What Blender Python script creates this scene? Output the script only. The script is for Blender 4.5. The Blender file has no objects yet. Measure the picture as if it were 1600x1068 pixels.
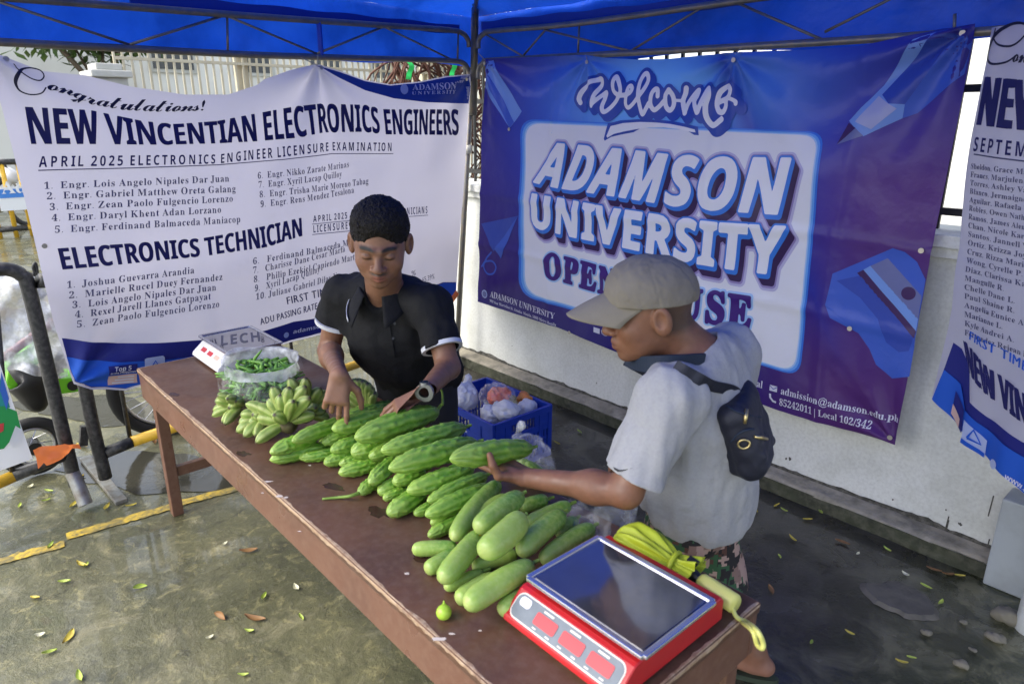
import bpy, bmesh, math, random
import numpy as np
from mathutils import Vector, Matrix
from mathutils.geometry import tessellate_polygon

scene = bpy.context.scene
col = scene.collection
R = math.radians
random.seed(7); rng = np.random.default_rng(7)

# ------------------------------------------------------------------ camera
EYE = np.array([0.0, 0.0, 1.85])
FPX, PITCH, YAW = 1090.0, math.atan((534 - 185) / 1090.0), math.atan2(0.746, 0.666)
cam = bpy.data.cameras.new('camera'); camo = bpy.data.objects.new('camera', cam); col.objects.link(camo)
camo.location = EYE; camo.rotation_euler = (math.pi / 2 - PITCH, 0, YAW)
cam.sensor_width = 36; cam.lens = 36 * FPX / 1600; cam.clip_start = 0.05; cam.clip_end = 400
cam.dof.use_dof = True; cam.dof.focus_distance = 3.3; cam.dof.aperture_fstop = 4.5
scene.camera = camo

# ------------------------------------------------------------------ light
SUN_EL, SUN_DIR = R(50), np.array([-0.40, -1.0])          # where the light comes from, on the ground plane
world = bpy.data.worlds.new('World'); scene.world = world; world.use_nodes = True
wn = world.node_tree; bg = wn.nodes['Background']
sky = wn.nodes.new('ShaderNodeTexSky'); sky.sky_type = 'NISHITA'; sky.sun_disc = False
sky.sun_elevation = SUN_EL; sky.sun_rotation = math.atan2(SUN_DIR[0], SUN_DIR[1])
sky.air_density = 1.0; sky.dust_density = 2.5; sky.ozone_density = 1.0
hs = wn.nodes.new('ShaderNodeHueSaturation'); hs.inputs['Saturation'].default_value = .5   # a thin even overcast takes most of the blue out
wn.links.new(sky.outputs[0], hs.inputs['Color']); wn.links.new(hs.outputs[0], bg.inputs[0]); bg.inputs[1].default_value = 0.15
sun = bpy.data.lights.new('sun', 'SUN'); suno = bpy.data.objects.new('sun', sun); col.objects.link(suno)
sun.energy = 1.0; sun.angle = R(60); sun.color = (1.0, 0.93, 0.80)
_d = Vector((-SUN_DIR[0], -SUN_DIR[1], 0)).normalized() * math.cos(SUN_EL) + Vector((0, 0, -math.sin(SUN_EL)))
suno.rotation_euler = _d.to_track_quat('-Z', 'Y').to_euler()
scene.view_settings.view_transform = 'Standard'; scene.view_settings.look = 'None'
scene.view_settings.gamma = 1; scene.view_settings.exposure = 1.7
scene.cycles.max_bounces = 8; scene.cycles.transparent_max_bounces = 16

# ------------------------------------------------------------------ survey: photo pixel -> point on a real plane
AX = np.array([0.666, -0.746]); AX /= np.linalg.norm(AX); AY = np.array([-AX[1], AX[0]])
def ray(x, y):
    a, u = (x - 800) / FPX, (534 - y) / FPX
    d = np.array([a, math.cos(PITCH) + u * math.sin(PITCH), -math.sin(PITCH) + u * math.cos(PITCH)])
    return np.array([d[0] * AX[0] + d[1] * AX[1], d[0] * AY[0] + d[1] * AY[1], d[2]])
def on(x, y, p0, n):
    d = ray(x, y); p0 = np.asarray(p0, float); n = np.asarray(n, float)
    return EYE + d * (np.dot(p0 - EYE, n) / np.dot(d, n))
def onX(x, y, X): return on(x, y, (X, 0, 0), (1, 0, 0))
def onY(x, y, Y): return on(x, y, (0, Y, 0), (0, 1, 0))
def onZ(x, y, Z): return on(x, y, (0, 0, Z), (0, 0, 1))

# ------------------------------------------------------------------ materials
MATS = {}
def mat(name, c, rough=.6, metal=0.0, var=None, bump=None, spec=.5, trans=0.0, transl=None, alpha=None, sub=0.0, coat=0.0, rvar=None, attr=None, ior=1.45):
    m = bpy.data.materials.new(name); m.use_nodes = True; MATS[name] = m
    nt = m.node_tree; N = nt.nodes; L = nt.links; b = N['Principled BSDF']; out = N['Material Output']
    b.inputs['Base Color'].default_value = (*c, 1); b.inputs['Roughness'].default_value = rough
    b.inputs['Metallic'].default_value = metal; b.inputs['Specular IOR Level'].default_value = spec
    b.inputs['Transmission Weight'].default_value = trans; b.inputs['IOR'].default_value = ior
    b.inputs['Coat Weight'].default_value = coat
    if sub: b.inputs['Subsurface Weight'].default_value = sub; b.inputs['Subsurface Scale'].default_value = .01; b.inputs['Subsurface Radius'].default_value = (1, .35, .2)
    tc = N.new('ShaderNodeTexCoord')
    csock = None
    if attr:
        at = N.new('ShaderNodeAttribute'); at.attribute_name = attr; csock = at.outputs['Color']
    if var:
        for k in range(0, len(var), 3):
            sc, c2, amt = var[k:k + 3]
            nz = N.new('ShaderNodeTexNoise'); nz.inputs['Scale'].default_value = sc; nz.inputs['Detail'].default_value = 6; nz.inputs['Roughness'].default_value = .62
            L.new(tc.outputs['Object'], nz.inputs['Vector'])
            rp = N.new('ShaderNodeMapRange'); rp.inputs[1].default_value = .42; rp.inputs[2].default_value = .66; rp.inputs[4].default_value = amt
            L.new(nz.outputs[0], rp.inputs[0])
            mx = N.new('ShaderNodeMix'); mx.data_type = 'RGBA'; L.new(rp.outputs[0], mx.inputs[0])
            if csock: L.new(csock, mx.inputs[6])
            else: mx.inputs[6].default_value = (*c, 1)
            mx.inputs[7].default_value = (*c2, 1); csock = mx.outputs[2]
    if csock: L.new(csock, b.inputs['Base Color'])
    if rvar:
        nz = N.new('ShaderNodeTexNoise'); nz.inputs['Scale'].default_value = rvar[0]; nz.inputs['Detail'].default_value = 4
        L.new(tc.outputs['Object'], nz.inputs['Vector']); rp = N.new('ShaderNodeMapRange')
        rp.inputs[1].default_value = .35; rp.inputs[2].default_value = .65; rp.inputs[3].default_value = rvar[1]; rp.inputs[4].default_value = rvar[2]
        L.new(nz.outputs[0], rp.inputs[0]); L.new(rp.outputs[0], b.inputs['Roughness'])
    if bump:
        nz = N.new('ShaderNodeTexNoise'); nz.inputs['Scale'].default_value = bump[0]; nz.inputs['Detail'].default_value = 5
        bp = N.new('ShaderNodeBump'); bp.inputs['Strength'].default_value = bump[1]; bp.inputs['Distance'].default_value = bump[2]
        L.new(tc.outputs['Object'], nz.inputs['Vector']); L.new(nz.outputs[0], bp.inputs['Height']); L.new(bp.outputs[0], b.inputs['Normal'])
    s = b.outputs[0]
    if transl:                                                # light passes through thin cloth or leaf
        t = N.new('ShaderNodeBsdfTranslucent'); t.inputs[0].default_value = (*transl[0], 1)
        if csock: L.new(csock, t.inputs[0])
        mx = N.new('ShaderNodeMixShader'); mx.inputs[0].default_value = transl[1]; L.new(s, mx.inputs[1]); L.new(t.outputs[0], mx.inputs[2]); s = mx.outputs[0]
    if alpha is not None:                                     # clear film: see-through with a glossy skin
        t = N.new('ShaderNodeBsdfTransparent'); mx = N.new('ShaderNodeMixShader')
        nz = N.new('ShaderNodeTexNoise'); nz.inputs['Scale'].default_value = 22; nz.inputs['Detail'].default_value = 3
        L.new(tc.outputs['Object'], nz.inputs['Vector']); rp = N.new('ShaderNodeMapRange'); rp.inputs[1].default_value = .4; rp.inputs[2].default_value = .7
        rp.inputs[3].default_value = alpha[0]; rp.inputs[4].default_value = alpha[1]; L.new(nz.outputs[0], rp.inputs[0]); L.new(rp.outputs[0], mx.inputs[0])
        L.new(t.outputs[0], mx.inputs[1]); L.new(s, mx.inputs[2]); s = mx.outputs[0]
    L.new(s, out.inputs[0])
    return m
def M(n): return MATS[n]

# ------------------------------------------------------------------ objects
def wloc(o):
    v = Vector(o.location)
    while o.parent: o = o.parent; v = v + Vector(o.location)
    return v
def meta(o, label=None, cat=None, group=None, kind=None):
    if label: o['label'] = label
    if cat: o['category'] = cat
    if group: o['group'] = group
    if kind: o['kind'] = kind
    return o
def thing(name, loc, label, cat, group=None):
    o = bpy.data.objects.new(name, None); o.empty_display_size = .1; col.objects.link(o); o.location = loc
    return meta(o, label, cat, group)
def mobj(name, verts, faces, m, parent=None, loc=None, smooth=False, colors=None, midx=None):
    v = np.asarray(verts, dtype=float).reshape(-1, 3)
    if loc is None: loc = wloc(parent) if parent else Vector((v[:, 0].mean(), v[:, 1].mean(), v[:, 2].min()))
    loc = Vector(loc); me = bpy.data.meshes.new(name)
    me.from_pydata((v - np.array(loc)).tolist(), [], [tuple(int(i) for i in f) for f in faces]); me.update()
    for mm in (m if isinstance(m, (list, tuple)) else [m]): me.materials.append(mm if not isinstance(mm, str) else MATS[mm])
    if smooth: me.polygons.foreach_set('use_smooth', np.ones(len(me.polygons), bool))
    if midx is not None: me.polygons.foreach_set('material_index', np.asarray(midx, dtype=np.int32))
    if colors is not None:
        a = me.color_attributes.new('tint', 'FLOAT_COLOR', 'POINT')
        a.data.foreach_set('color', np.concatenate([colors, np.ones((len(colors), 1))], 1).astype(np.float32).ravel())
    o = bpy.data.objects.new(name, me); col.objects.link(o)
    if parent: o.parent = parent; o.location = loc - wloc(parent)
    else: o.location = loc
    return o
def copy_tree(o, parent=None):
    c = o.copy(); col.objects.link(c); c.parent = parent
    for ch in o.children: copy_tree(ch, c)
    return c

def frame_from(d):
    d = np.asarray(d, float); d = d / np.linalg.norm(d)
    u = np.cross(d, (0, 0, 1) if abs(d[2]) < .9 else (1, 0, 0)); u /= np.linalg.norm(u)
    return u, np.cross(d, u), d
class MB:
    def __init__(s): s.v, s.f = [], []
    def add(s, v, f):
        k = len(s.v); s.v += [tuple(map(float, p)) for p in v]; s.f += [tuple(i + k for i in q) for q in f]; return s
    def box(s, lo, hi, rot=0.0, M4=None):
        (a, b, c), (d, e, g) = lo, hi
        p = [(a, b, c), (d, b, c), (d, e, c), (a, e, c), (a, b, g), (d, b, g), (d, e, g), (a, e, g)]
        if rot:
            cx, cy = (a + d) / 2, (b + e) / 2; cs, sn = math.cos(rot), math.sin(rot)
            p = [(cx + (x - cx) * cs - (y - cy) * sn, cy + (x - cx) * sn + (y - cy) * cs, z) for x, y, z in p]
        if M4 is not None: p = [tuple(M4 @ Vector(q)) for q in p]
        return s.add(p, [(3, 2, 1, 0), (4, 5, 6, 7), (0, 1, 5, 4), (1, 2, 6, 5), (2, 3, 7, 6), (3, 0, 4, 7)])
    def bar(s, p, q, w, h):                               # rectangular bar from p to q
        p, q = np.array(p, float), np.array(q, float); u, v, d = frame_from(q - p)
        P = [c + u * a * w / 2 + v * b * h / 2 for c in (p, q) for a, b in ((-1, -1), (1, -1), (1, 1), (-1, 1))]
        return s.add(P, [(3, 2, 1, 0), (4, 5, 6, 7), (0, 1, 5, 4), (1, 2, 6, 5), (2, 3, 7, 6), (3, 0, 4, 7)])
    def tube(s, pts, r, n=10, caps=True):
        pts = np.array(pts, float); m = len(pts); rr = np.broadcast_to(np.asarray(r, float), (m,))
        T = np.gradient(pts, axis=0); T /= np.linalg.norm(T, axis=1)[:, None] + 1e-12
        u = frame_from(T[0])[0]; V = []
        for i in range(m):
            u = u - T[i] * np.dot(u, T[i]); u /= np.linalg.norm(u) + 1e-12; w = np.cross(T[i], u)
            for k in range(n):
                a = 2 * math.pi * k / n; V.append(pts[i] + rr[i] * (math.cos(a) * u + math.sin(a) * w))
        F = [(i * n + k, i * n + (k + 1) % n, (i + 1) * n + (k + 1) % n, (i + 1) * n + k) for i in range(m - 1) for k in range(n)]
        if caps: F += [tuple(range(n - 1, -1, -1)), tuple((m - 1) * n + k for k in range(n))]
        return s.add(V, F)
    def prism(s, poly, z0, z1):
        n = len(poly); P = [(x, y, z0) for x, y in poly] + [(x, y, z1) for x, y in poly]
        return s.add(P, [tuple(range(n - 1, -1, -1)), tuple(range(n, 2 * n))] + [(i, (i + 1) % n, n + (i + 1) % n, n + i) for i in range(n)])
    def disc(s, c, nrm, r, n=20, d=.002):
        u, v, w = frame_from(nrm); c = np.array(c, float)
        return s.tube([c, c + w * d], r, n)
    def build(s, name, m, parent=None, loc=None, smooth=False, bevel=0.0, seg=2, **k):
        o = mobj(name, s.v, s.f, m, parent, loc, smooth, **k)
        if bevel:
            bm = bmesh.new(); bm.from_mesh(o.data)
            es = [e for e in bm.edges if len(e.link_faces) == 2 and e.calc_face_angle(0) > R(28)]
            bmesh.ops.bevel(bm, geom=es, offset=bevel, segments=seg, affect='EDGES', profile=.6, clamp_overlap=True)
            bm.to_mesh(o.data); bm.free()
        return o
def smooth_path(pts, n=8):                                # Catmull-Rom
    P = np.array(pts, float); P = np.vstack([2 * P[0] - P[1], P, 2 * P[-1] - P[-2]]); out = []
    for i in range(1, len(P) - 2):
        for t in np.linspace(0, 1, n, endpoint=False):
            a, b, c, d = P[i - 1:i + 3]
            out.append(.5 * (2 * b + (c - a) * t + (2 * a - 5 * b + 4 * c - d) * t * t + (3 * b - a - 3 * c + d) * t ** 3))
    return np.array(out + [P[-2]])
def sheet(nu, nv, fn):                                     # grid mesh from fn(u, v)
    V = [fn(i / nu, j / nv) for j in range(nv + 1) for i in range(nu + 1)]
    F = [(j * (nu + 1) + i, j * (nu + 1) + i + 1, (j + 1) * (nu + 1) + i + 1, (j + 1) * (nu + 1) + i) for j in range(nv) for i in range(nu)]
    return V, F

# value noise on arrays of points
_perm = rng.integers(0, 1 << 30, 4096)
def vnoise(P, s, seed=0):
    Q = np.asarray(P) * s + seed * 17.31; I = np.floor(Q).astype(np.int64); f = Q - I; f = f * f * (3 - 2 * f); r = 0
    for dx in (0, 1):
        for dy in (0, 1):
            for dz in (0, 1):
                h = _perm[((I[..., 0] + dx) * 73 + (I[..., 1] + dy) * 1291 + (I[..., 2] + dz) * 3571) & 4095] / float(1 << 30)
                r = r + h * (f[..., 0] if dx else 1 - f[..., 0]) * (f[..., 1] if dy else 1 - f[..., 1]) * (f[..., 2] if dz else 1 - f[..., 2])
    return r * 2 - 1

# ------------------------------------------------------------------ implicit shapes -> one smooth mesh
def cap(a, b, ra, rb=None):
    a, b = np.array(a, float), np.array(b, float); rb = ra if rb is None else rb; ab = b - a; L2 = max(ab @ ab, 1e-9)
    def f(P):
        t = np.clip((P - a) @ ab / L2, 0, 1)
        return np.linalg.norm(P - a - t[:, None] * ab, axis=1) - (ra + (rb - ra) * t)
    return f
def ell(c, r, Rm=None):
    c, r = np.array(c, float), np.array(r, float)
    def f(P):
        q = P - c
        if Rm is not None: q = q @ Rm
        k0 = np.linalg.norm(q / r, axis=1); k1 = np.linalg.norm(q / (r * r), axis=1) + 1e-9
        return k0 * (k0 - 1) / k1
    return f
def rbox(c, h, rd, Rm=None):
    c, h = np.array(c, float), np.array(h, float) - rd
    def f(P):
        q = P - c
        if Rm is not None: q = q @ Rm
        q = np.abs(q) - h
        return np.linalg.norm(np.maximum(q, 0), axis=1) + np.minimum(q.max(1), 0) - rd
    return f
def half(p, n):                                            # inside = opposite side of the normal
    p, n = np.array(p, float), np.array(n, float); n = n / np.linalg.norm(n)
    return lambda P: (P - p) @ n
def smin(a, b, k):
    h = np.maximum(k - np.abs(a - b), 0) / k; return np.minimum(a, b) - h * h * k * .25
class Blob:
    def __init__(s): s.ops = []
    def add(s, f, k=.02): s.ops.append((f, k, 1)); return s
    def cut(s, f, k=.004): s.ops.append((f, k, -1)); return s
    def keep(s, f, k=.004): s.ops.append((f, k, 0)); return s
    def bumps(s, g): s.ops.append((g, 0, 2)); return s
    def __call__(s, P):
        d = None
        for f, k, m in s.ops:
            e = f(P)
            if d is None: d = e
            elif m == 1: d = smin(d, e, k)
            elif m == -1: d = -smin(-d, e, k)
            elif m == 0: d = -smin(-d, -e, k)
            else: d = d + e
        return d
def surface(fn, lo, hi, h, B=8):
    lo = np.array(lo, float); n = (np.ceil((np.array(hi, float) - lo) / h / B).astype(int)) * B; nb = n // B
    bi = np.stack(np.meshgrid(*[np.arange(k) for k in nb], indexing='ij'), -1).reshape(-1, 3)
    fc = fn(lo + (bi * B + (B - 1) / 2) * h)
    F = np.where(fc < 0, -1.0, 1.0).astype(np.float32).reshape(nb); F = np.repeat(np.repeat(np.repeat(F, B, 0), B, 1), B, 2)
    act = bi[np.abs(fc) < B * h * 1.05]
    off = np.stack(np.meshgrid(*[np.arange(B)] * 3, indexing='ij'), -1).reshape(-1, 3)
    for c in range(0, len(act), 400):
        I = (act[c:c + 400, None, :] * B + off[None]).reshape(-1, 3); F[I[:, 0], I[:, 1], I[:, 2]] = fn(lo + I * h)
    S = F < 0
    cs = [(a, b, c) for a in (0, 1) for b in (0, 1) for c in (0, 1)]
    sub = lambda A, o: A[o[0]:n[0] - 1 + o[0], o[1]:n[1] - 1 + o[1], o[2]:n[2] - 1 + o[2]]
    al = np.ones(n - 1, bool); an = np.zeros(n - 1, bool)
    for o in cs: q = sub(S, o); al &= q; an |= q
    C = np.argwhere(an & ~al); acc = np.zeros((len(C), 3)); cnt = np.zeros(len(C))
    vid = np.full(n - 1, -1, np.int32); vid[C[:, 0], C[:, 1], C[:, 2]] = np.arange(len(C))
    g = lambda o: F[C[:, 0] + o[0], C[:, 1] + o[1], C[:, 2] + o[2]]
    G = {o: g(o) for o in cs}
    for o in cs:
        for ax in range(3):
            if o[ax]: continue
            p = list(o); p[ax] = 1; p = tuple(p); a, b = G[o], G[p]; mk = (a < 0) != (b < 0)
            t = np.where(mk, a / np.where(mk, a - b, 1), 0); q = np.tile(np.array(o, float), (len(C), 1)); q[:, ax] += t
            acc += q * mk[:, None]; cnt += mk
    V = lo + (C + acc / cnt[:, None]) * h; faces = []
    for ax in range(3):
        o1 = [0, 0, 0]; o1[ax] = 1
        A = S[:n[0] - o1[0], :n[1] - o1[1], :n[2] - o1[2]]; Bv = S[o1[0]:, o1[1]:, o1[2]:]
        E = np.argwhere(A != Bv); E = E[(E.min(1) > 0) & (E < n - 1).all(1)]
        s0 = A[E[:, 0], E[:, 1], E[:, 2]]; u, w = [(1, 2), (2, 0), (0, 1)][ax]
        def at(du, dw): q = E.copy(); q[:, u] -= du; q[:, w] -= dw; return vid[q[:, 0], q[:, 1], q[:, 2]]
        Q = np.stack([at(1, 1), at(0, 1), at(0, 0), at(1, 0)], 1); Q[~s0] = Q[~s0][:, ::-1]
        faces.append(Q[(Q >= 0).all(1)])
    return V, np.vstack(faces)

# ------------------------------------------------------------------ the setting
def ground_material():
    m = bpy.data.materials.new('wet concrete'); m.use_nodes = True; N = m.node_tree.nodes; L = m.node_tree.links; b = N['Principled BSDF']; MATS['ground'] = m; b.inputs['Coat Roughness'].default_value = .04; b.inputs['Coat IOR'].default_value = 1.33
    tc = N.new('ShaderNodeTexCoord')
    def nz(sc, det=6, ro=.6, dist=0):
        x = N.new('ShaderNodeTexNoise'); x.inputs['Scale'].default_value = sc; x.inputs['Detail'].default_value = det; x.inputs['Roughness'].default_value = ro; x.inputs['Distortion'].default_value = dist
        L.new(tc.outputs['Object'], x.inputs['Vector']); return x.outputs[0]
    def rng_(s, a, c, lo=0., hi=1.):
        r = N.new('ShaderNodeMapRange'); r.inputs[1].default_value = a; r.inputs[2].default_value = c; r.inputs[3].default_value = lo; r.inputs[4].default_value = hi; L.new(s, r.inputs[0]); return r.outputs[0]
    def mix(f, a, c):
        x = N.new('ShaderNodeMix'); x.data_type = 'RGBA'
        for k, v in ((0, f), (6, a), (7, c)):
            if isinstance(v, tuple): x.inputs[k].default_value = (*v, 1)
            else: L.new(v, x.inputs[k])
        return x.outputs[2]
    def mth(op, a, c):
        x = N.new('ShaderNodeMath'); x.operation = op
        for k, v in ((0, a), (1, c)):
            if isinstance(v, (int, float)): x.inputs[k].default_value = v
            else: L.new(v, x.inputs[k])
        return x.outputs[0]
    sep = N.new('ShaderNodeSeparateXYZ'); L.new(tc.outputs['Object'], sep.inputs[0])
    big, midn, fine = nz(1.3, 7, .62, .3), nz(5.5, 8, .68, .6), nz(38, 5, .7)
    c = mix(rng_(big, .38, .62), (.136, .132, .070), (.066, .068, .036))
    c = mix(rng_(midn, .54, .66, 0, .55), c, (.24, .22, .13))
    c = mix(rng_(midn, .44, .36, 0, .7), c, (.045, .045, .028))
    c = mix(rng_(fine, .55, .75, 0, .35), c, (.33, .31, .24))
    grit = nz(13, 9, .75, .8); c = mix(rng_(grit, .52, .64, 0, .55), c, (.062, .062, .036)); c = mix(rng_(grit, .46, .36, 0, .40), c, (.38, .34, .16))
    # darker ground along the wall, mossy towards its edge
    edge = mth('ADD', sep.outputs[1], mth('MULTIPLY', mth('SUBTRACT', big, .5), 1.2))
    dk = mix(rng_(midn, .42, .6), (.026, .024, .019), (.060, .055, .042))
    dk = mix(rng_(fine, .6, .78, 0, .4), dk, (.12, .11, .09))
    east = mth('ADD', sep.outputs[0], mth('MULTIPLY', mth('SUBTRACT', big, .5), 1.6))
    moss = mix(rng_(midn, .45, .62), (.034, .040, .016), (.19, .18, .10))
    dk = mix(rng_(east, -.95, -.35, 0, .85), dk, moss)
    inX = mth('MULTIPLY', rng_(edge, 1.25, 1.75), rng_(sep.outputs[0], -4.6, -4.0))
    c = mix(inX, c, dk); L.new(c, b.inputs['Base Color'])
    wet = rng_(nz(.9, 5, .6, .5), .45, .58); film = rng_(nz(2.1, 6, .62, .8), .45, .56); L.new(mth('MULTIPLY', film, .9), b.inputs['Coat Weight']); L.new(mth('ADD', mth('MULTIPLY', wet, .20), rng_(midn, .3, .7, .07, .30)), b.inputs['Roughness'])
    bp = N.new('ShaderNodeBump'); bp.inputs['Strength'].default_value = .7; bp.inputs['Distance'].default_value = .014
    L.new(mth('ADD', midn, mth('MULTIPLY', fine, .45)), bp.inputs['Height']); L.new(bp.outputs[0], b.inputs['Normal'])
ground_material()
V, F = sheet(12, 12, lambda u, v: ((u - .5) * 160, (v - .5) * 160, 0))
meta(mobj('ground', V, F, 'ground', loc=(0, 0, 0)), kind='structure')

mat('puddle water', (.05, .048, .036), .07, spec=.6, bump=(14, .10, .01))
def blob_outline(cx, cy, rx, ry, rot, n=48, rag=.28, seed=0):
    out = []
    for i in range(n):
        a = 2 * math.pi * i / n; r = 1 + rag * vnoise(np.array([[math.cos(a) * 1.3, math.sin(a) * 1.3, seed]]), 1.7, seed)[0] + .5 * rag * vnoise(np.array([[math.cos(a) * 3, math.sin(a) * 3, seed]]), 2.1, seed + 3)[0]
        x, y = rx * r * math.cos(a), ry * r * math.sin(a); out.append((cx + x * math.cos(rot) - y * math.sin(rot), cy + x * math.sin(rot) + y * math.cos(rot)))
    return out
for i, (px, py, rx, ry, rt) in enumerate([(255, 738, .55, .20, .75), (150, 640, .6, .22, .6), (40, 500, 1.3, .4, .6)]):
    c = onZ(px, py, 0); o = blob_outline(c[0], c[1], rx, ry, rt, seed=i)
    meta(mobj('puddle', [(x, y, .004) for x, y in o], [range(len(o))], 'puddle water'), kind='structure')
mat('yellow road paint', (.62, .43, .05), .5, var=(7, (.11, .105, .065), .9, 34, (.11, .105, .06), .95), bump=(30, .4, .004))
def line_piece(a, b, w, seed):
    a, b = onZ(*a, 0), onZ(*b, 0); d = (b - a) / np.linalg.norm(b - a); nn = np.array([-d[1], d[0], 0]); L_, Rr = [], []
    for t in np.linspace(0, 1, 40):
        p = a + (b - a) * t; j = vnoise(np.array([[t * 9, seed, 0]]), 2.3, seed)[0] * .012
        L_.append(p + nn * (w / 2 + j)); j = vnoise(np.array([[t * 9, seed, 5.]]), 2.7, seed)[0] * .006; Rr.append(p - nn * (w / 2 + j))
    o = [(p[0], p[1], .005) for p in L_ + Rr[::-1]]
    return mobj('road_line', o, [range(len(o))], 'yellow road paint')
for k, (a, b) in enumerate([((-60, 893), (101, 850)), ((104, 839), (275, 790)), ((278, 787), (480, 735))]):
    meta(line_piece(a, b, .062, k), kind='structure')
mat('patch cement', (.135, .122, .095), .8, var=(14, (.08, .074, .06), .8), bump=(30, .5, .006))
c = onZ(1408, 937, 0); o = blob_outline(c[0], c[1], .13, .115, .3, rag=.2, seed=11)
pv = [(x, y, .001) for x, y in o] + [(c[0] + (x - c[0]) * .86, c[1] + (y - c[1]) * .86, .014) for x, y in o]; n = len(o)
meta(mobj('concrete_patch', pv, [(i, (i + 1) % n, n + (i + 1) % n, n + i) for i in range(n)] + [range(n, 2 * n)], 'patch cement'), kind='structure')

# white perimeter wall with a plinth and an iron railing on top
mat('white painted wall', (.70, .71, .66), .75, var=(3.2, (.52, .53, .47), .7, 60, (.25, .24, .2), .22), bump=(40, .25, .004))
mat('mossy plinth', (.05, .055, .032), .9, var=(6, (.025, .026, .018), .8, 26, (.13, .125, .09), .5), bump=(24, .7, .012)); mat('dirty plinth', (.36, .325, .25), .85, var=(5, (.22, .20, .15), .8, 17, (.09, .085, .06), .55), bump=(22, .7, .012))
mat('wall stain', (.05, .048, .04), .9, var=(30, (.22, .21, .18), .6), bump=(40, .5, .004))
wall = thing('perimeter_wall', (-4.4, 3.35, 0), 'low white painted concrete wall with a stained plinth behind the banner', 'wall')
MB().box((-4.4, 3.25, 0), (2.6, 3.47, 1.30)).build('wall_body', M('white painted wall'), wall, bevel=.006)
b = MB().box((-4.43, 3.215, 1.302), (2.6, 3.505, 1.345)).box((-4.45, 3.19, 1.347), (2.6, 3.53, 1.40)); b.build('coping', M('white painted wall'), wall, bevel=.006)
def plinth(u, v):
    x = -4.4 + 7 * u; prof = [(3.262, .100), (3.245, .096), (3.20, .090), (3.172, .084), (3.156, .078), (3.150, .070)]
    i = v * (len(prof) - 1); k = min(int(i), len(prof) - 2); t = i - k; y = prof[k][0] * (1 - t) + prof[k + 1][0] * t; z = prof[k][1] * (1 - t) + prof[k + 1][1] * t
    w = vnoise(np.array([[x, v * .3, 0]]), 7, 2)[0]; return (x, y + .010 * w * min(1, v * 3), z + .010 * vnoise(np.array([[x, v, 3.]]), 9, 5)[0] * min(1, v * 3))
V, F = sheet(280, 5, plinth); mobj('plinth', V, F, 'dirty plinth', wall, smooth=True)
def pface(u, v):
    x = -4.4 + 7 * u; w = vnoise(np.array([[x, v * .9, 7]]), 8, 2)[0]; return (x, 3.149 + .010 * w * min(1, v * 4), .072 * (1 - v) - .012 * v)
V, F = sheet(280, 4, pface); mobj('plinth_face', V, F, 'mossy plinth', wall, smooth=True)
V, F = [], []                                              # grime line where wall meets plinth
for i in range(301):
    x = -4.35 + 6.9 * i / 300; h = .012 + .03 * max(0, vnoise(np.array([[x, 0, 0]]), 6, 9)[0]) + .012 * max(0, vnoise(np.array([[x, 2., 0]]), 31, 4)[0])
    V += [(x, 3.2475, .085), (x, 3.2475, .098 + h)]
    if i: F.append((2 * i - 2, 2 * i, 2 * i + 1, 2 * i - 1))
mobj('grime_line', V, F, 'wall stain', wall)
b = MB()                                                   # pock marks and scratches in the paint
for px, py, r in [(1234, 716, .009), (1228, 716, .007), (1249, 742, .006), (1395, 780, .005), (1500, 818, .008), (1290, 800, .006), (1372, 800, .004), (932, 598, .005), (928, 634, .004), (800, 540, .004), (831, 545, .003), (1445, 822, .005), (1330, 770, .004), (1410, 880, .006), (1270, 775, .004), (1478, 796, .004)]:
    p = onY(px, py, 3.248); o = blob_outline(p[0], p[2], r * .8, r, 0, 10, .5, px)
    b.add([(x, 3.2478, z) for x, z in o], [tuple(range(10))])
for px, py, l in [(1478, 830, .06), (1480, 815, .03), (1548, 790, .05), (1541, 860, .06)]:
    p = onY(px, py, 3.248); b.add([(p[0] - .003, 3.2478, p[2] - l), (p[0] + .002, 3.2478, p[2] - l), (p[0] + .004, 3.2478, p[2] + l), (p[0] - .001, 3.2478, p[2] + l)], [(0, 1, 2, 3)])
b.build('paint_chips', M('wall stain'), wall)
mat('railing iron', (.035, .035, .035), .5, metal=.3)
rail = thing('iron_railing', (-4.3, 3.36, 1.40), 'dark iron railing standing on the white wall above the banners', 'railing')
b = MB()
for z in (1.46, 1.95, 2.62): b.box((-4.3, 3.345, z), (2.5, 3.375, z + .03))
b.build('rail', M('railing iron'), rail)
b = MB(); x = -4.28
while x < 2.45: b.box((x - .008, 3.352, 1.40), (x + .008, 3.368, 2.70)); x += .105
b.build('bars', M('railing iron'), rail)

# grey pier and round pipe at the right
mat('grey pier paint', (.36, .39, .40), .6, var=(6, (.28, .30, .30), .7), bump=(50, .15, .003))
pier = thing('grey_pier', onZ(1560, 905, 0), 'grey painted square post standing against the white wall under the right banner', 'post')
p = onZ(1533, 912, 0); zt = .40
b = MB().box((p[0], p[1] + .01, 0), (p[0] + .34, p[1] + .62, zt)); b.build('base_block', M('grey pier paint'), pier, bevel=.008)
MB().box((p[0] + .07, p[1] + .08, zt + .002), (p[0] + .30, p[1] + .5, 1.9)).build('shaft', M('grey pier paint'), pier, bevel=.006)
c = onZ(1610, 985, 0)
mat('pale pipe', (.50, .52, .50), .5, var=(8, (.38, .39, .36), .7))
b = MB().tube([(c[0], c[1], 0), (c[0], c[1], .5), (c[0] + .01, c[1], 2.1)], .052, 24)
meta(b.build('standing_pipe', M('pale pipe'), smooth=False, bevel=.003), 'pale grey round pipe standing in front of the grey post', 'pipe')

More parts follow.
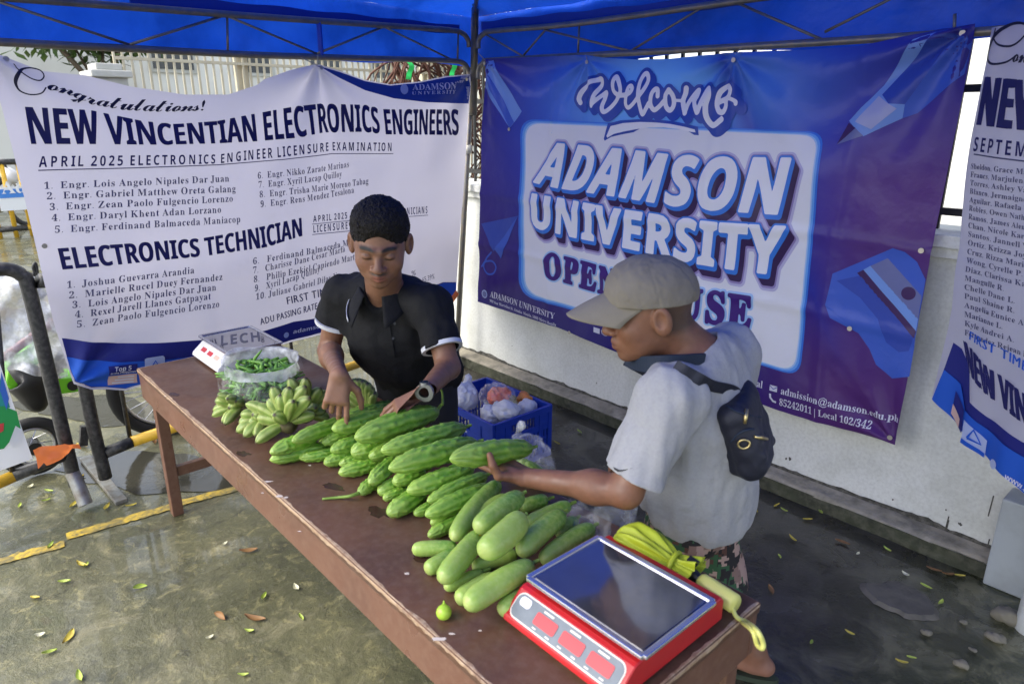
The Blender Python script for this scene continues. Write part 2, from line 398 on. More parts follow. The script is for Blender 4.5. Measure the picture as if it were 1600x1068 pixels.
# letter outlines used on the banners, scales and signs (advance, then closed outlines x, y, ...; 250 units to the em)
GLYPH = {
 'bold': {
  '.': [55,[27,28,17,23,12,13,17,2,27,-2,38,2,42,13,38,23]],
  '0': [143,[71,-3,43,4,24,22,13,51,9,89,11,116,15,139,23,157,35,170,51,178,71,181,99,175,119,157,130,128,134,89,132,63,128,40,120,22,108,9,92,0],[71,28,83,32,91,43,95,62,96,89,95,116,91,135,83,147,71,151,59,147,52,135,48,116,47,89,48,63,52,43,59,32]],
  '2': [143,[10,0,10,26,55,72,67,84,77,95,84,104,89,112,91,120,92,128,91,138,86,144,79,148,71,150,60,148,51,145,41,139,30,131,10,156,17,162,26,168,35,173,46,177,58,180,73,181,90,179,103,175,115,167,123,157,128,146,130,133,128,119,124,106,117,94,107,82,95,69,80,55,57,34,135,32,135,0]],
  '5': [143,[60,-3,47,-2,34,0,22,3,12,7,12,40,22,35,35,32,47,29,59,28,74,30,85,35,91,44,94,57,85,77,58,84,51,83,43,82,36,81,31,80,16,88,23,179,119,179,119,147,56,147,52,112,57,112,61,113,67,114,75,114,90,112,104,108,115,100,124,90,130,76,132,60,127,34,114,14,91,2]],
  'A': [173,[0,0,63,179,109,179,173,0,132,0,119,43,54,43,41,0],[63,74,110,74,97,116,93,127,90,140,88,146,86,152,85,146,83,139,79,125,77,119,76,116]],
  'B': [168,[23,0,23,179,78,179,109,176,132,169,146,155,150,133,148,119,143,108,134,99,123,95,131,91,139,87,146,82,151,74,154,64,155,52,150,30,137,14,117,3,89,0],[60,108,82,108,96,109,105,113,110,119,112,128,110,137,104,143,94,146,80,148,60,148],[60,31,85,31,99,33,109,38,114,46,116,56,114,65,109,72,99,76,84,78,60,78]],
  'C': [159,[95,-3,70,0,49,9,34,23,23,41,17,63,15,89,17,114,24,137,36,155,53,169,73,178,98,181,112,180,125,178,138,174,151,169,138,138,128,142,118,146,108,149,98,150,79,145,65,133,56,114,54,89,56,63,64,45,78,33,98,29,109,30,120,32,131,34,144,39,144,7,132,3,121,0,108,-2]],
  'D': [185,[23,0,23,179,79,179,105,176,127,169,145,156,159,139,168,117,171,91,164,51,145,23,114,6,73,0],[60,31,77,31,118,46,131,90,128,116,118,134,102,144,81,148,60,148]],
  'E': [140,[23,0,23,179,125,179,125,148,60,148,60,108,121,108,121,77,60,77,60,31,125,31,125,0]],
  'G': [181,[98,-3,62,3,36,21,20,50,15,90,17,116,25,138,39,156,57,170,80,178,108,181,122,180,136,178,149,175,161,170,148,140,139,144,130,147,119,149,108,150,92,148,79,142,68,133,60,121,55,106,54,89,55,72,58,58,64,46,73,37,85,31,100,29,107,29,114,30,119,31,124,32,124,69,90,69,90,100,161,100,161,8,147,3,132,0,116,-2]],
  'H': [191,[23,0,23,179,60,179,60,109,131,109,131,179,169,179,169,0,131,0,131,77,60,77,60,0]],
  'I': [97,[8,0,8,22,30,32,30,147,8,157,8,179,89,179,89,157,68,147,68,32,89,22,89,0]],
  'L': [141,[23,0,23,179,60,179,60,31,133,31,133,0]],
  'M': [236,[23,0,23,179,74,179,116,42,162,179,213,179,213,0,178,0,178,85,178,94,178,104,179,125,179,134,180,140,133,0,98,0,55,140,55,134,55,125,55,115,56,104,56,93,56,83,56,0]],
  'N': [203,[23,0,23,179,70,179,148,45,148,57,147,70,147,82,147,94,147,179,181,179,181,0,133,0,55,135,55,122,56,110,56,97,56,84,56,0]],
  'O': [199,[100,-3,73,0,52,9,35,23,24,41,17,64,15,90,17,116,24,138,35,156,52,170,73,178,100,181,126,178,148,170,164,156,175,138,182,115,185,90,182,64,175,41,164,23,148,9,126,0],[100,29,120,33,134,45,142,64,145,90,142,115,134,134,120,146,100,150,79,146,65,134,57,115,54,90,57,64,65,45,79,33]],
  'P': [157,[23,0,23,179,80,179,109,175,130,164,142,146,146,123,144,108,139,94,131,81,118,72,100,66,77,64,60,64,60,0],[60,95,73,95,87,96,98,101,105,109,108,122,100,141,78,148,60,148]],
  'R': [165,[23,0,23,179,75,179,106,175,128,165,141,149,146,125,145,114,141,104,136,95,129,88,121,82,113,78,165,0,123,0,81,69,60,69,60,0],[60,99,73,99,89,101,99,106,105,113,108,124,105,135,99,142,88,146,72,148,60,148]],
  'S': [138,[62,-3,35,0,12,8,12,44,24,38,38,33,51,30,65,29,77,30,85,34,89,40,91,48,88,57,81,64,70,70,56,77,49,80,43,84,35,89,29,94,23,101,18,109,15,119,14,130,18,152,30,168,49,178,74,181,88,180,101,178,114,174,127,169,115,139,103,143,93,147,83,149,73,150,63,148,56,145,52,139,51,132,53,123,59,117,70,110,84,103,97,97,108,90,116,82,123,73,126,62,128,50,123,28,111,12,90,1]],
  'T': [145,[54,0,54,147,5,147,5,179,140,179,140,147,91,147,91,0]],
  'U': [189,[94,-3,62,2,40,16,26,37,21,64,21,179,59,179,59,69,61,51,68,38,79,32,95,29,111,32,122,39,128,52,130,70,130,179,168,179,168,63,166,45,160,30,149,16,135,6,117,0]],
  'V': [163,[61,0,0,179,38,179,72,72,73,68,75,62,77,55,79,47,80,39,81,33,82,39,84,47,86,55,88,62,91,72,124,179,163,179,102,0]],
  'W': [242,[46,0,0,179,37,179,60,81,62,75,63,67,65,58,67,49,68,41,69,34,70,41,71,49,73,58,74,66,77,79,103,179,139,179,165,79,166,73,168,66,169,58,171,49,172,41,173,34,174,41,175,49,177,58,179,67,182,81,205,179,242,179,196,0,153,0,129,94,128,97,127,102,125,114,123,120,122,126,121,136,120,132,119,126,117,114,116,108,115,102,113,97,113,94,89,0]],
  'X': [167,[0,0,59,92,4,179,46,179,84,114,122,179,163,179,107,90,167,0,124,0,82,68,41,0]],
  'Y': [156,[59,0,59,68,0,179,41,179,78,105,115,179,156,179,97,70,97,0]],
  'a': [151,[53,-3,36,0,23,8,14,22,11,41,14,60,26,73,45,81,72,84,95,85,95,91,94,100,90,107,83,111,74,112,64,111,55,109,45,106,36,102,23,127,35,132,48,136,61,138,76,139,100,136,118,127,129,112,132,91,132,0,106,0,99,19,89,9,80,3,68,-1],[67,25,78,27,87,32,93,40,95,52,95,63,81,63,65,61,56,56,51,49,49,41,50,33,54,28,60,26]],
  'd': [158,[63,-3,42,2,26,15,15,37,11,68,15,99,26,121,43,135,64,139,77,138,88,133,97,127,103,119,103,124,103,131,102,138,102,146,102,190,139,190,139,0,110,0,103,18,95,10,87,3,76,-1],[76,27,89,30,98,36,102,48,104,64,104,68,102,85,98,98,89,106,75,109,64,106,56,98,51,85,49,68,51,50,56,37,64,30]],
  'e': [148,[81,-3,62,-1,45,5,31,15,20,28,14,46,11,67,13,89,19,107,29,121,42,131,58,137,76,139,101,135,121,123,133,103,137,77,137,59,49,59,52,45,58,34,69,28,83,25,96,26,107,28,118,31,129,36,129,7,119,3,108,0,96,-2],[50,84,102,84,100,95,96,104,88,110,76,113,66,111,58,106,52,97]],
  'h': [164,[20,0,20,190,57,190,57,151,57,141,56,132,56,124,55,119,64,128,74,134,85,138,97,139,117,136,132,127,142,112,146,89,146,0,108,0,108,80,103,102,86,109,72,106,63,98,58,83,57,64,57,0]],
  'i': [76,[38,154,30,155,24,158,19,163,18,172,19,181,24,186,30,189,38,190,46,189,53,186,57,181,59,172,57,163,53,158,46,154],[20,0,20,137,57,137,57,0]],
  'l': [76,[20,0,20,190,57,190,57,0]],
  'm': [246,[20,0,20,137,48,137,53,119,62,128,72,134,83,138,95,139,109,138,120,134,130,128,136,119,140,119,147,128,157,134,168,138,180,139,200,136,215,127,224,112,227,89,227,0,190,0,190,80,184,102,169,109,156,107,148,99,143,86,142,69,142,0,105,0,105,80,99,102,84,109,71,106,63,98,58,83,57,64,57,0]],
  'n': [164,[20,0,20,137,48,137,53,119,63,128,73,134,85,138,97,139,117,136,132,127,142,112,146,89,146,0,108,0,108,80,107,93,103,102,96,107,86,109,72,106,63,98,58,83,57,64,57,0]],
  'o': [155,[77,-3,59,0,43,6,30,16,20,30,13,47,11,69,16,99,29,121,50,134,78,139,96,137,112,131,125,121,135,107,141,89,144,69,139,38,126,16,105,2],[78,28,90,30,99,38,104,51,106,69,104,86,99,99,90,106,77,109,65,106,56,99,51,86,49,69,51,51,56,38,65,30]],
  'p': [158,[20,-60,20,137,50,137,55,119,63,126,72,133,82,138,96,139,116,135,133,121,143,99,147,69,143,38,132,16,115,2,95,-3,81,-1,71,3,63,9,57,15,56,5,57,-5,57,-60],[84,28,95,30,103,38,107,51,109,69,103,99,84,109,71,107,63,100,59,89,57,73,57,69,58,51,63,38,71,30]],
  'r': [114,[20,0,20,137,48,137,53,114,62,123,72,132,83,137,96,139,99,139,102,139,106,138,106,103,100,104,97,104,85,103,76,101,68,96,62,90,58,81,57,70,57,0]],
  's': [124,[57,-3,43,-2,32,-1,22,2,12,6,12,36,23,32,35,28,47,26,58,25,67,26,73,28,77,32,78,37,78,40,76,43,73,46,68,49,60,53,49,58,37,63,28,69,20,75,15,82,12,90,11,101,15,118,26,130,43,137,65,139,78,138,90,137,101,133,113,128,102,102,92,105,83,109,74,111,65,112,52,109,48,103,49,99,50,97,54,94,59,91,66,87,77,83,88,78,97,73,105,67,110,60,114,52,115,41,111,22,100,9,82,0]],
  't': [109,[66,-3,55,-2,44,2,36,7,29,15,25,27,24,43,24,109,6,109,6,124,26,137,37,166,61,166,61,137,99,137,99,109,61,109,61,43,62,36,65,31,70,28,77,27,83,28,89,29,95,30,101,32,101,4,94,1,86,-1,76,-2]],
  'u': [164,[67,-3,47,0,32,9,22,25,19,48,19,137,56,137,56,57,57,44,61,35,68,29,78,27,92,30,101,39,106,53,108,72,108,137,145,137,145,0,116,0,111,18,102,8,91,2,80,-1]],
  'v': [142,[52,0,0,137,39,137,65,59,67,52,69,44,70,37,71,31,73,45,77,59,103,137,142,137,90,0]],
  'w': [214,[41,0,3,137,40,137,55,76,57,69,58,61,61,44,62,37,63,31,64,35,65,41,66,47,67,53,69,64,69,68,87,137,128,137,144,71,145,66,146,60,147,52,149,44,149,37,150,31,151,36,153,44,154,52,155,61,157,69,159,76,175,137,212,137,172,0,132,0,121,48,118,60,116,69,114,78,112,88,110,96,108,103,107,108,105,103,104,96,100,78,95,60,94,53,92,47,81,0]],
  'y': [142,[28,-60,22,-60,17,-59,12,-59,9,-58,9,-29,12,-29,15,-30,19,-30,23,-30,34,-28,42,-23,48,-15,52,-6,54,1,0,137,41,137,67,60,68,54,70,48,70,42,71,36,73,42,74,48,75,54,77,60,102,137,142,137,85,-18,75,-36,62,-49,46,-57]],
 },
 'sans': {
  '%': [170,[126,56,140,50,145,36,140,22,126,16,112,22,106,36,112,50],[126,74,98,63,87,36,99,9,126,-3,152,9,164,36,152,63],[151,173,132,173,20,-3,38,-3],[45,173,18,161,6,134,18,107,45,96,71,107,83,134,71,161],[45,154,59,148,64,134,58,120,45,115,31,120,25,134,31,148]],
  '.': [55,[27,28,17,23,12,13,17,2,27,-2,38,2,42,13,38,23]],
  '3': [125,[20,142,36,148,49,150,71,143,79,124,70,106,45,99,45,77,72,69,82,48,74,28,54,21,35,24,16,34,16,8,34,0,52,-2,91,12,106,50,100,74,82,90,98,105,103,128,90,161,53,173,36,171,20,166]],
  '5': [125,[101,171,25,171,25,82,69,78,85,52,75,30,50,21,31,24,13,34,13,8,33,0,54,-2,94,13,110,52,93,92,48,106,48,149,101,149]],
  '6': [125,[79,173,29,120,11,58,26,14,66,-2,101,13,116,49,103,84,69,99,53,96,42,92,62,126,94,154],[37,66,50,73,64,75,84,68,92,49,84,29,65,21,41,33]],
  '9': [125,[47,-2,96,48,115,111,100,155,61,173,23,157,9,122,23,87,57,73,71,74,84,80,67,47,32,16],[34,123,41,142,62,150,82,140,90,119,90,113,89,105,75,98,62,96,42,104]],
  ':': [55,[27,115,17,110,12,100,17,89,27,85,38,89,42,100,38,110],[27,28,17,23,12,13,17,2,27,-2,38,2,42,13,38,23]],
  'A': [167,[91,172,73,172,0,0,25,0,47,50,119,50,142,0,167,0],[82,134,109,72,56,72]],
  'D': [188,[19,0,86,0,152,26,176,85,154,143,85,171,19,171],[44,149,81,149,134,130,151,85,137,46,83,22,44,22]],
  'E': [125,[116,171,19,171,19,0,118,0,118,22,43,22,43,75,113,75,113,97,43,97,43,149,116,149]],
  'F': [117,[110,171,19,171,19,0,44,0,44,79,110,79,110,101,44,101,44,149,110,149]],
  'G': [185,[168,84,111,84,111,62,144,62,144,27,126,22,107,20,57,38,38,85,57,132,104,150,134,146,165,134,165,158,132,170,104,173,39,147,13,84,38,22,103,-2,136,1,168,12]],
  'H': [182,[163,171,139,171,139,96,43,96,43,171,19,171,19,0,43,0,43,74,139,74,139,0,163,0]],
  'I': [62,[44,171,19,171,19,0,44,0]],
  'K': [164,[71,90,146,171,115,171,43,93,43,171,19,171,19,0,43,0,43,84,130,0,164,0]],
  'M': [195,[177,171,155,171,98,101,41,171,18,171,18,0,43,0,43,133,96,67,100,67,152,133,153,0,177,0]],
  'N': [195,[177,171,154,171,154,39,38,171,19,171,19,0,42,0,42,131,156,0,177,0]],
  'P': [128,[18,171,18,0,42,0,42,74,68,74,111,88,125,122,112,156,71,171],[42,149,71,149,94,140,100,123,92,103,70,96,42,96]],
  'R': [151,[19,171,19,0,44,0,44,74,54,74,73,68,99,35,122,0,151,0,138,19,128,34,110,62,90,81,111,97,118,123,103,158,62,171],[44,150,60,150,85,143,93,124,86,105,60,96,44,96]],
  'S': [115,[100,161,81,170,62,173,24,160,10,127,47,80,84,41,77,27,56,20,32,26,11,45,11,14,33,2,59,-2,93,11,107,44,70,95,33,131,40,145,60,151,79,147,100,133]],
  'T': [151,[147,171,4,171,4,149,63,149,63,0,88,0,88,149,147,149]],
  'U': [177,[162,171,138,171,138,71,135,50,127,34,111,24,87,20,67,24,50,35,42,48,40,70,40,171,15,171,15,65,37,14,86,-2,143,17,162,67]],
 },
 'script': {
  '!': [68,[20,136,21,109,28,66,34,50,40,66,46,109,48,136,34,173],[34,28,19,13,34,-2,49,13]],
  'H': [211,[42,-3,10,5,-2,26,5,43,23,49,35,45,40,35,35,26,23,21,16,15,22,8,36,4,62,16,83,51,75,48,63,42,59,40,54,43,63,50,88,61,120,107,88,91,78,94,74,102,82,116,90,127,74,121,55,103,43,92,38,95,41,100,51,110,63,120,73,128,91,135,103,131,108,122,101,104,133,128,160,145,164,142,159,137,145,117,136,97,128,71,146,77,177,119,207,146,233,156,248,151,254,139,234,109,210,93,180,79,167,53,159,35,153,16,158,10,182,16,206,33,228,53,249,68,255,67,245,60,236,52,224,40,210,26,194,14,180,6,152,0,134,8,128,29,130,40,134,54,141,68,126,64,91,15],[185,90,212,106,230,125,236,141,231,149,211,134]],
  'a': [132,[78,-2,67,3,62,15,31,-2,13,5,6,22,12,41,27,59,48,72,70,77,87,66,92,76,120,77,97,30,92,19,90,14,92,11,98,14,107,21,116,28,121,23,97,5],[36,5,54,15,73,41,82,61,79,67,73,70,64,66,52,54,42,39,34,23,31,10,33,6]],
  'g': [132,[117,23,98,10,78,0,41,-55,3,-74,-16,-69,-23,-55,48,-2,53,8,29,-2,11,5,5,22,11,41,26,59,47,72,69,77,86,67,91,76,122,78,84,10,98,17,112,28],[34,5,46,10,60,24,72,43,80,64,74,70,65,65,53,52,41,36,32,20,28,9],[2,-67,19,-54,30,-36,44,-11,6,-31,-7,-56]],
  'i': [86,[69,91,59,93,56,102,61,111,72,115,80,112,84,105,79,95],[72,23,58,10,48,3,32,-2,13,15,18,30,31,55,25,49,18,42,13,47,20,54,30,64,40,75,75,77,50,31,39,10,50,12,68,28]],
  'l': [105,[76,23,55,5,35,-2,21,3,15,16,25,45,29,53,18,42,13,46,30,63,45,82,82,143,112,147,59,49,45,24,41,12,44,8,53,12,71,28]],
  'n': [144,[-1,-2,17,23,29,41,39,57,32,55,19,42,14,47,36,68,55,77,65,60,64,49,106,77,119,72,124,56,120,44,112,32,103,21,97,10,99,8,107,13,125,28,130,23,117,11,108,4,100,0,92,-2,79,4,74,20,76,31,89,49,103,65,103,69,79,53,60,31,37,0]],
  'o': [112,[34,-2,14,5,7,24,12,42,28,59,48,72,70,77,89,71,96,54,91,38,78,21,87,25,96,31,101,26,83,14,66,10],[40,6,52,12,51,16,55,23,65,27,81,62,75,69,63,61,54,50,45,36,38,23,36,13]],
  'r': [103,[88,23,73,9,64,2,51,-2,32,4,25,17,29,31,39,47,55,61,45,61,38,61,29,51,19,42,14,47,22,55,30,62,35,80,40,83,43,82,43,78,43,75,53,70,66,69,76,64,80,56,77,49,71,38,64,28,58,20,54,11,57,8,66,12,84,28]],
  's': [87,[77,26,56,8,40,0,25,-2,7,3,2,16,5,24,13,28,21,25,24,18,21,11,15,8,20,5,34,19,39,34,41,54,41,58,40,63,34,57,26,50,18,42,14,47,25,58,42,74,45,78,52,84,57,81,54,76,52,71,54,66,66,37,60,21,72,31]],
  't': [110,[13,47,29,62,41,76,52,94,80,140,112,142,93,110,110,110,108,102,88,102,70,72,54,44,42,21,39,11,41,8,52,12,71,28,76,23,54,5,33,-2,19,4,14,16,17,28,21,38,31,55,18,42]],
  'u': [147,[134,23,111,4,95,-1,78,3,72,16,73,20,73,23,53,5,33,-1,19,3,14,16,18,30,30,54,23,47,18,42,14,47,27,60,41,75,77,77,51,31,44,14,48,10,69,29,85,49,100,75,136,77,106,24,99,11,103,8,129,28]],
 },
 'serif': {
  '\n': [0,],
  '(': [81,[42,58,78,174,65,174,16,58,65,-58,78,-58]],
  ')': [81,[39,58,3,-58,16,-58,65,58,16,174,3,174]],
  ',': [55,[15,-30,44,7,26,31,12,16,24,3,15,-25]],
  '.': [55,[27,28,12,13,27,-2,42,13]],
  '/': [70,[2,-2,20,-2,69,173,51,173]],
  '0': [140,[70,-3,34,9,14,41,9,90,14,138,34,170,70,181,105,170,125,138,131,90,125,41,105,9],[70,14,88,34,93,90,88,145,70,165,52,145,47,90,52,34]],
  '1': [140,[24,0,24,13,45,13,54,17,57,30,57,155,40,136,25,129,15,134,11,147,27,153,49,167,67,180,95,180,95,30,97,18,107,13,128,13,128,0]],
  '2': [140,[9,0,9,26,46,64,70,91,81,114,84,138,79,159,65,166,47,155,42,123,19,128,10,147,16,164,34,176,65,181,107,170,122,140,119,123,109,105,89,82,58,51,33,28,91,28,104,32,112,45,114,53,128,53,127,0]],
  '3': [140,[61,-3,30,2,13,13,7,28,13,42,28,47,37,23,59,15,74,18,86,30,90,52,80,75,51,85,36,85,36,100,52,100,76,110,84,137,79,158,63,166,49,160,43,146,42,127,18,132,9,149,23,172,64,181,107,170,122,140,111,112,84,95,104,89,121,75,128,52,123,26,107,9,86,0]],
  '4': [140,[45,0,45,13,52,13,67,16,73,31,73,47,3,47,3,62,74,179,109,179,109,63,135,63,135,47,109,47,109,31,115,16,130,13,133,13,133,0],[21,63,73,63,73,107,73,131,74,155,70,147,65,136,59,126,55,119]],
  '5': [140,[61,-3,31,2,15,13,10,28,16,41,30,45,33,31,41,20,58,15,73,19,84,31,88,55,79,83,54,92,39,91,27,88,15,92,23,179,118,179,119,133,105,133,103,142,99,149,91,151,39,151,35,105,47,107,62,109,109,95,127,55,121,28,105,10,84,1]],
  '6': [140,[73,-3,41,7,19,35,11,83,16,121,29,152,51,173,83,181,108,177,122,167,127,154,120,140,97,134,95,149,91,161,80,166,57,149,47,100,60,107,81,110,117,96,131,58,116,14],[74,14,89,24,95,55,89,85,72,94,57,90,47,82,55,30]],
  '7': [140,[41,0,108,151,42,151,28,139,26,126,11,126,12,179,132,179,132,166,62,0]],
  '8': [140,[68,-3,34,4,14,21,8,46,18,72,44,90,21,110,13,136,19,158,37,175,71,181,111,169,125,137,115,114,91,97,123,74,132,47,115,11],[76,105,89,118,93,138,90,152,83,162,70,167,54,159,49,139,56,118],[70,12,90,21,98,43,89,63,61,80,47,66,41,45,49,21]],
  '9': [140,[57,-3,33,2,20,12,16,26,19,35,28,40,39,21,58,13,93,86,79,74,58,69,23,82,9,121,16,152,35,173,66,181,98,172,120,145,128,97,125,58,112,27,90,5],[69,87,84,91,93,104,86,150,68,164,51,154,45,122]],
  '@': [253,[223,2,190,-24,137,-35,59,-10,32,59,61,135,133,165,196,142,221,87,201,36,174,20,166,24,166,35,187,129,165,129,160,110,144,126,124,132,80,108,60,55,73,15,105,0,124,5,142,20,148,5,166,-1,216,27,239,87,209,155,134,182,41,140,14,57,46,-23,137,-53,202,-39,245,2],[83,53,96,96,125,115,146,105,153,79,140,37,110,18,90,28]],
  'A': [163,[-3,0,-3,7,3,8,9,11,14,18,18,28,77,174,84,173,143,32,148,21,153,13,158,8,165,7,165,0,85,0,85,7,100,9,106,17,105,22,102,30,94,49,39,49,29,26,28,22,28,18,32,10,46,7,48,0],[42,60,90,60,66,119]],
  'B': [165,[6,0,6,7,17,8,23,12,27,19,28,31,28,137,27,147,26,154,23,158,19,161,13,163,6,163,6,170,82,170,131,160,148,131,137,105,107,92,144,77,156,49,151,28,138,13,117,3,89,0],[68,94,87,96,98,101,104,112,106,128,105,143,100,154,92,160,81,162,74,161,70,158,68,153,68,146],[83,9,96,11,105,18,110,30,112,48,110,66,103,77,91,84,73,86,68,86,68,24,69,17,71,12,75,10]],
  'C': [174,[96,-4,72,-1,51,7,34,21,21,39,13,60,10,85,13,109,21,131,34,148,52,162,73,170,97,173,115,171,137,164,141,162,144,162,152,165,156,173,163,173,163,115,156,115,146,136,133,152,117,162,99,165,65,145,54,84,66,28,104,9,118,11,133,17,147,26,160,40,167,33,136,5]],
  'D': [184,[8,0,8,7,17,8,23,11,26,17,28,28,28,139,26,151,23,159,16,162,6,163,6,170,83,170,122,164,151,148,168,121,174,85,152,21,85,0],[83,9,104,14,119,28,128,52,131,85,119,142,83,161,75,160,71,158,68,152,68,143,68,27,68,18,71,13,75,10]],
  'E': [165,[5,0,5,6,13,7,19,8,23,11,26,15,27,21,28,29,28,137,27,147,26,154,23,158,19,161,13,163,6,163,6,170,149,170,149,119,143,119,140,133,134,144,127,151,116,156,103,159,86,160,81,160,77,160,74,159,70,157,69,152,68,149,68,145,68,92,72,92,82,92,90,95,97,100,101,107,105,117,107,128,113,128,113,44,107,44,106,53,104,61,102,68,98,73,94,77,90,79,84,81,77,82,69,83,68,25,68,20,70,16,72,13,75,11,79,11,86,10,97,11,108,12,117,14,125,18,132,22,138,28,144,35,149,43,153,53,160,53,150,0]],
  'F': [151,[6,0,6,7,17,9,23,13,27,20,28,31,28,140,27,151,23,158,16,161,5,163,5,170,147,170,147,119,141,119,137,133,132,144,125,151,115,157,102,160,86,161,79,160,74,160,71,159,69,157,68,153,68,148,68,92,71,92,85,94,95,101,102,112,106,129,113,129,113,44,106,44,102,63,96,75,85,81,70,83,68,30,68,22,70,16,73,12,78,9,85,7,96,7,96,0]],
  'G': [189,[100,-4,74,-1,53,7,35,21,21,38,13,60,10,85,13,110,21,131,35,149,52,162,73,170,96,173,116,171,138,164,141,163,144,162,148,163,151,165,154,168,156,173,163,173,163,115,156,115,150,129,142,141,133,151,123,159,111,163,100,165,66,145,54,85,57,50,67,25,82,10,103,5,115,6,122,10,126,17,128,27,128,48,126,57,123,63,115,67,103,68,103,74,186,74,186,68,176,67,170,64,167,58,166,48,166,11,133,0]],
  'H': [195,[6,0,6,7,13,7,19,9,23,12,26,16,27,22,28,30,28,141,27,148,26,154,23,158,19,160,13,162,6,163,6,170,90,170,90,163,84,163,80,162,76,161,73,159,71,157,70,155,69,151,68,147,68,141,68,93,127,93,127,141,127,147,127,151,126,155,124,157,122,159,119,161,116,162,111,163,105,163,105,170,189,170,189,163,181,162,175,160,172,158,169,154,168,148,167,141,167,30,168,22,169,17,172,12,175,9,181,7,189,7,189,0,105,0,105,7,113,7,118,9,123,11,125,15,127,22,127,30,127,82,68,82,68,30,68,22,70,16,72,12,76,9,82,7,90,7,90,0]],
  'I': [97,[5,0,5,7,16,8,23,12,27,18,28,28,28,144,27,154,24,159,17,162,5,163,5,170,91,170,91,163,80,162,73,159,69,154,68,144,68,29,68,22,70,16,72,13,77,10,83,8,92,7,92,0]],
  'J': [123,[41,-24,29,-23,19,-20,11,-15,4,-8,0,0,-1,9,0,17,4,23,10,26,16,28,24,27,30,23,33,17,35,10,34,5,32,-1,29,-5,31,-13,39,-15,47,-14,52,-9,54,-2,55,8,55,137,55,146,53,152,50,157,46,160,39,162,30,163,30,170,117,170,117,163,109,162,103,160,99,157,97,153,95,146,95,137,95,33,81,-10]],
  'K': [190,[6,0,6,7,17,8,24,12,27,19,28,30,28,141,27,151,23,158,17,162,6,163,6,170,90,170,90,163,82,162,76,161,72,158,70,155,68,149,68,141,68,87,120,139,127,148,130,156,124,161,108,163,108,170,181,170,181,163,178,163,154,156,128,134,101,106,173,17,177,13,181,9,186,7,193,7,193,0,105,0,105,7,110,7,114,7,117,7,123,10,124,13,123,18,118,25,74,80,68,74,68,30,69,19,73,12,79,8,90,7,90,0]],
  'L': [159,[6,0,6,7,17,8,23,12,27,19,28,30,28,141,27,152,23,158,17,162,6,163,6,170,93,170,93,163,84,163,78,162,73,159,70,155,68,149,68,141,68,31,68,23,69,18,71,14,74,12,80,11,87,10,104,11,117,15,128,21,138,30,145,42,152,58,159,58,150,0]],
  'M': [236,[5,0,5,7,16,8,23,12,27,19,28,30,28,142,28,149,26,155,24,158,20,161,14,162,6,163,6,170,69,170,118,53,167,170,230,170,230,163,220,161,213,158,210,151,209,141,209,32,209,23,210,16,213,11,217,9,222,7,230,7,230,0,147,0,147,7,155,8,161,9,165,12,168,16,169,23,169,31,169,149,107,0,101,0,39,145,39,30,41,18,45,11,52,8,63,7,63,0]],
  'N': [184,[150,-4,40,130,40,29,40,21,42,15,44,12,48,9,54,7,62,7,62,0,7,0,7,7,12,7,17,8,20,9,23,10,25,12,27,15,27,19,28,24,28,29,28,145,21,153,16,159,14,161,9,163,7,170,58,170,146,63,146,141,145,146,145,151,144,154,142,157,140,159,137,161,134,162,129,163,123,163,123,170,179,170,179,163,171,162,165,161,161,158,159,154,157,148,157,140,157,-4]],
  'O': [196,[97,-4,85,-3,74,-1,63,3,53,8,43,14,35,22,28,30,22,39,17,50,13,61,11,73,10,85,11,97,13,109,17,120,22,130,28,139,35,148,44,155,53,162,63,167,74,171,86,173,99,174,111,173,122,171,133,167,143,162,152,156,161,148,168,140,174,131,179,120,183,109,185,97,186,85,185,73,183,61,179,50,174,39,168,30,160,22,152,14,142,8,132,3,121,-1,109,-3],[99,5,122,13,137,40,141,85,140,109,136,129,129,145,120,156,110,163,97,165,73,156,59,129,54,85,55,61,59,41,66,25,75,14,86,7]],
  'P': [156,[6,0,6,7,13,7,19,9,23,12,26,16,27,22,28,30,28,141,27,148,26,154,23,158,19,160,13,162,6,163,6,170,80,170,99,169,114,167,125,164,133,160,140,154,145,148,149,141,151,133,152,124,151,110,145,99,137,89,124,82,109,78,90,77,68,77,68,30,68,22,70,16,72,12,76,9,82,7,90,7,90,0],[68,86,75,86,86,86,95,89,101,94,105,101,108,110,109,123,108,134,106,144,102,151,97,156,90,159,81,161,76,160,73,159,70,158,68,152,68,148]],
  'Q': [196,[141,-43,97,-32,70,0,52,8,38,19,26,32,17,48,12,66,10,85,12,103,17,120,25,135,35,148,48,159,63,167,80,172,99,174,117,172,133,167,148,159,161,148,171,135,179,120,184,103,186,85,181,56,169,32,149,13,123,0,141,-23,166,-30,174,-29,183,-27,184,-34,162,-41],[99,5,131,25,142,85,139,119,130,145,115,160,97,165,65,145,54,85,57,50,66,25,80,10]],
  'R': [176,[6,0,6,7,17,8,23,12,27,19,28,30,28,141,27,151,23,158,17,162,6,163,6,170,81,170,113,167,137,159,151,145,155,125,146,99,117,83,161,19,165,13,168,10,172,7,178,7,179,0,126,0,75,79,68,79,68,30,69,19,72,12,79,8,90,7,90,0],[68,87,76,87,93,89,104,96,111,108,113,125,106,152,84,161,75,160,71,157,68,152,68,144]],
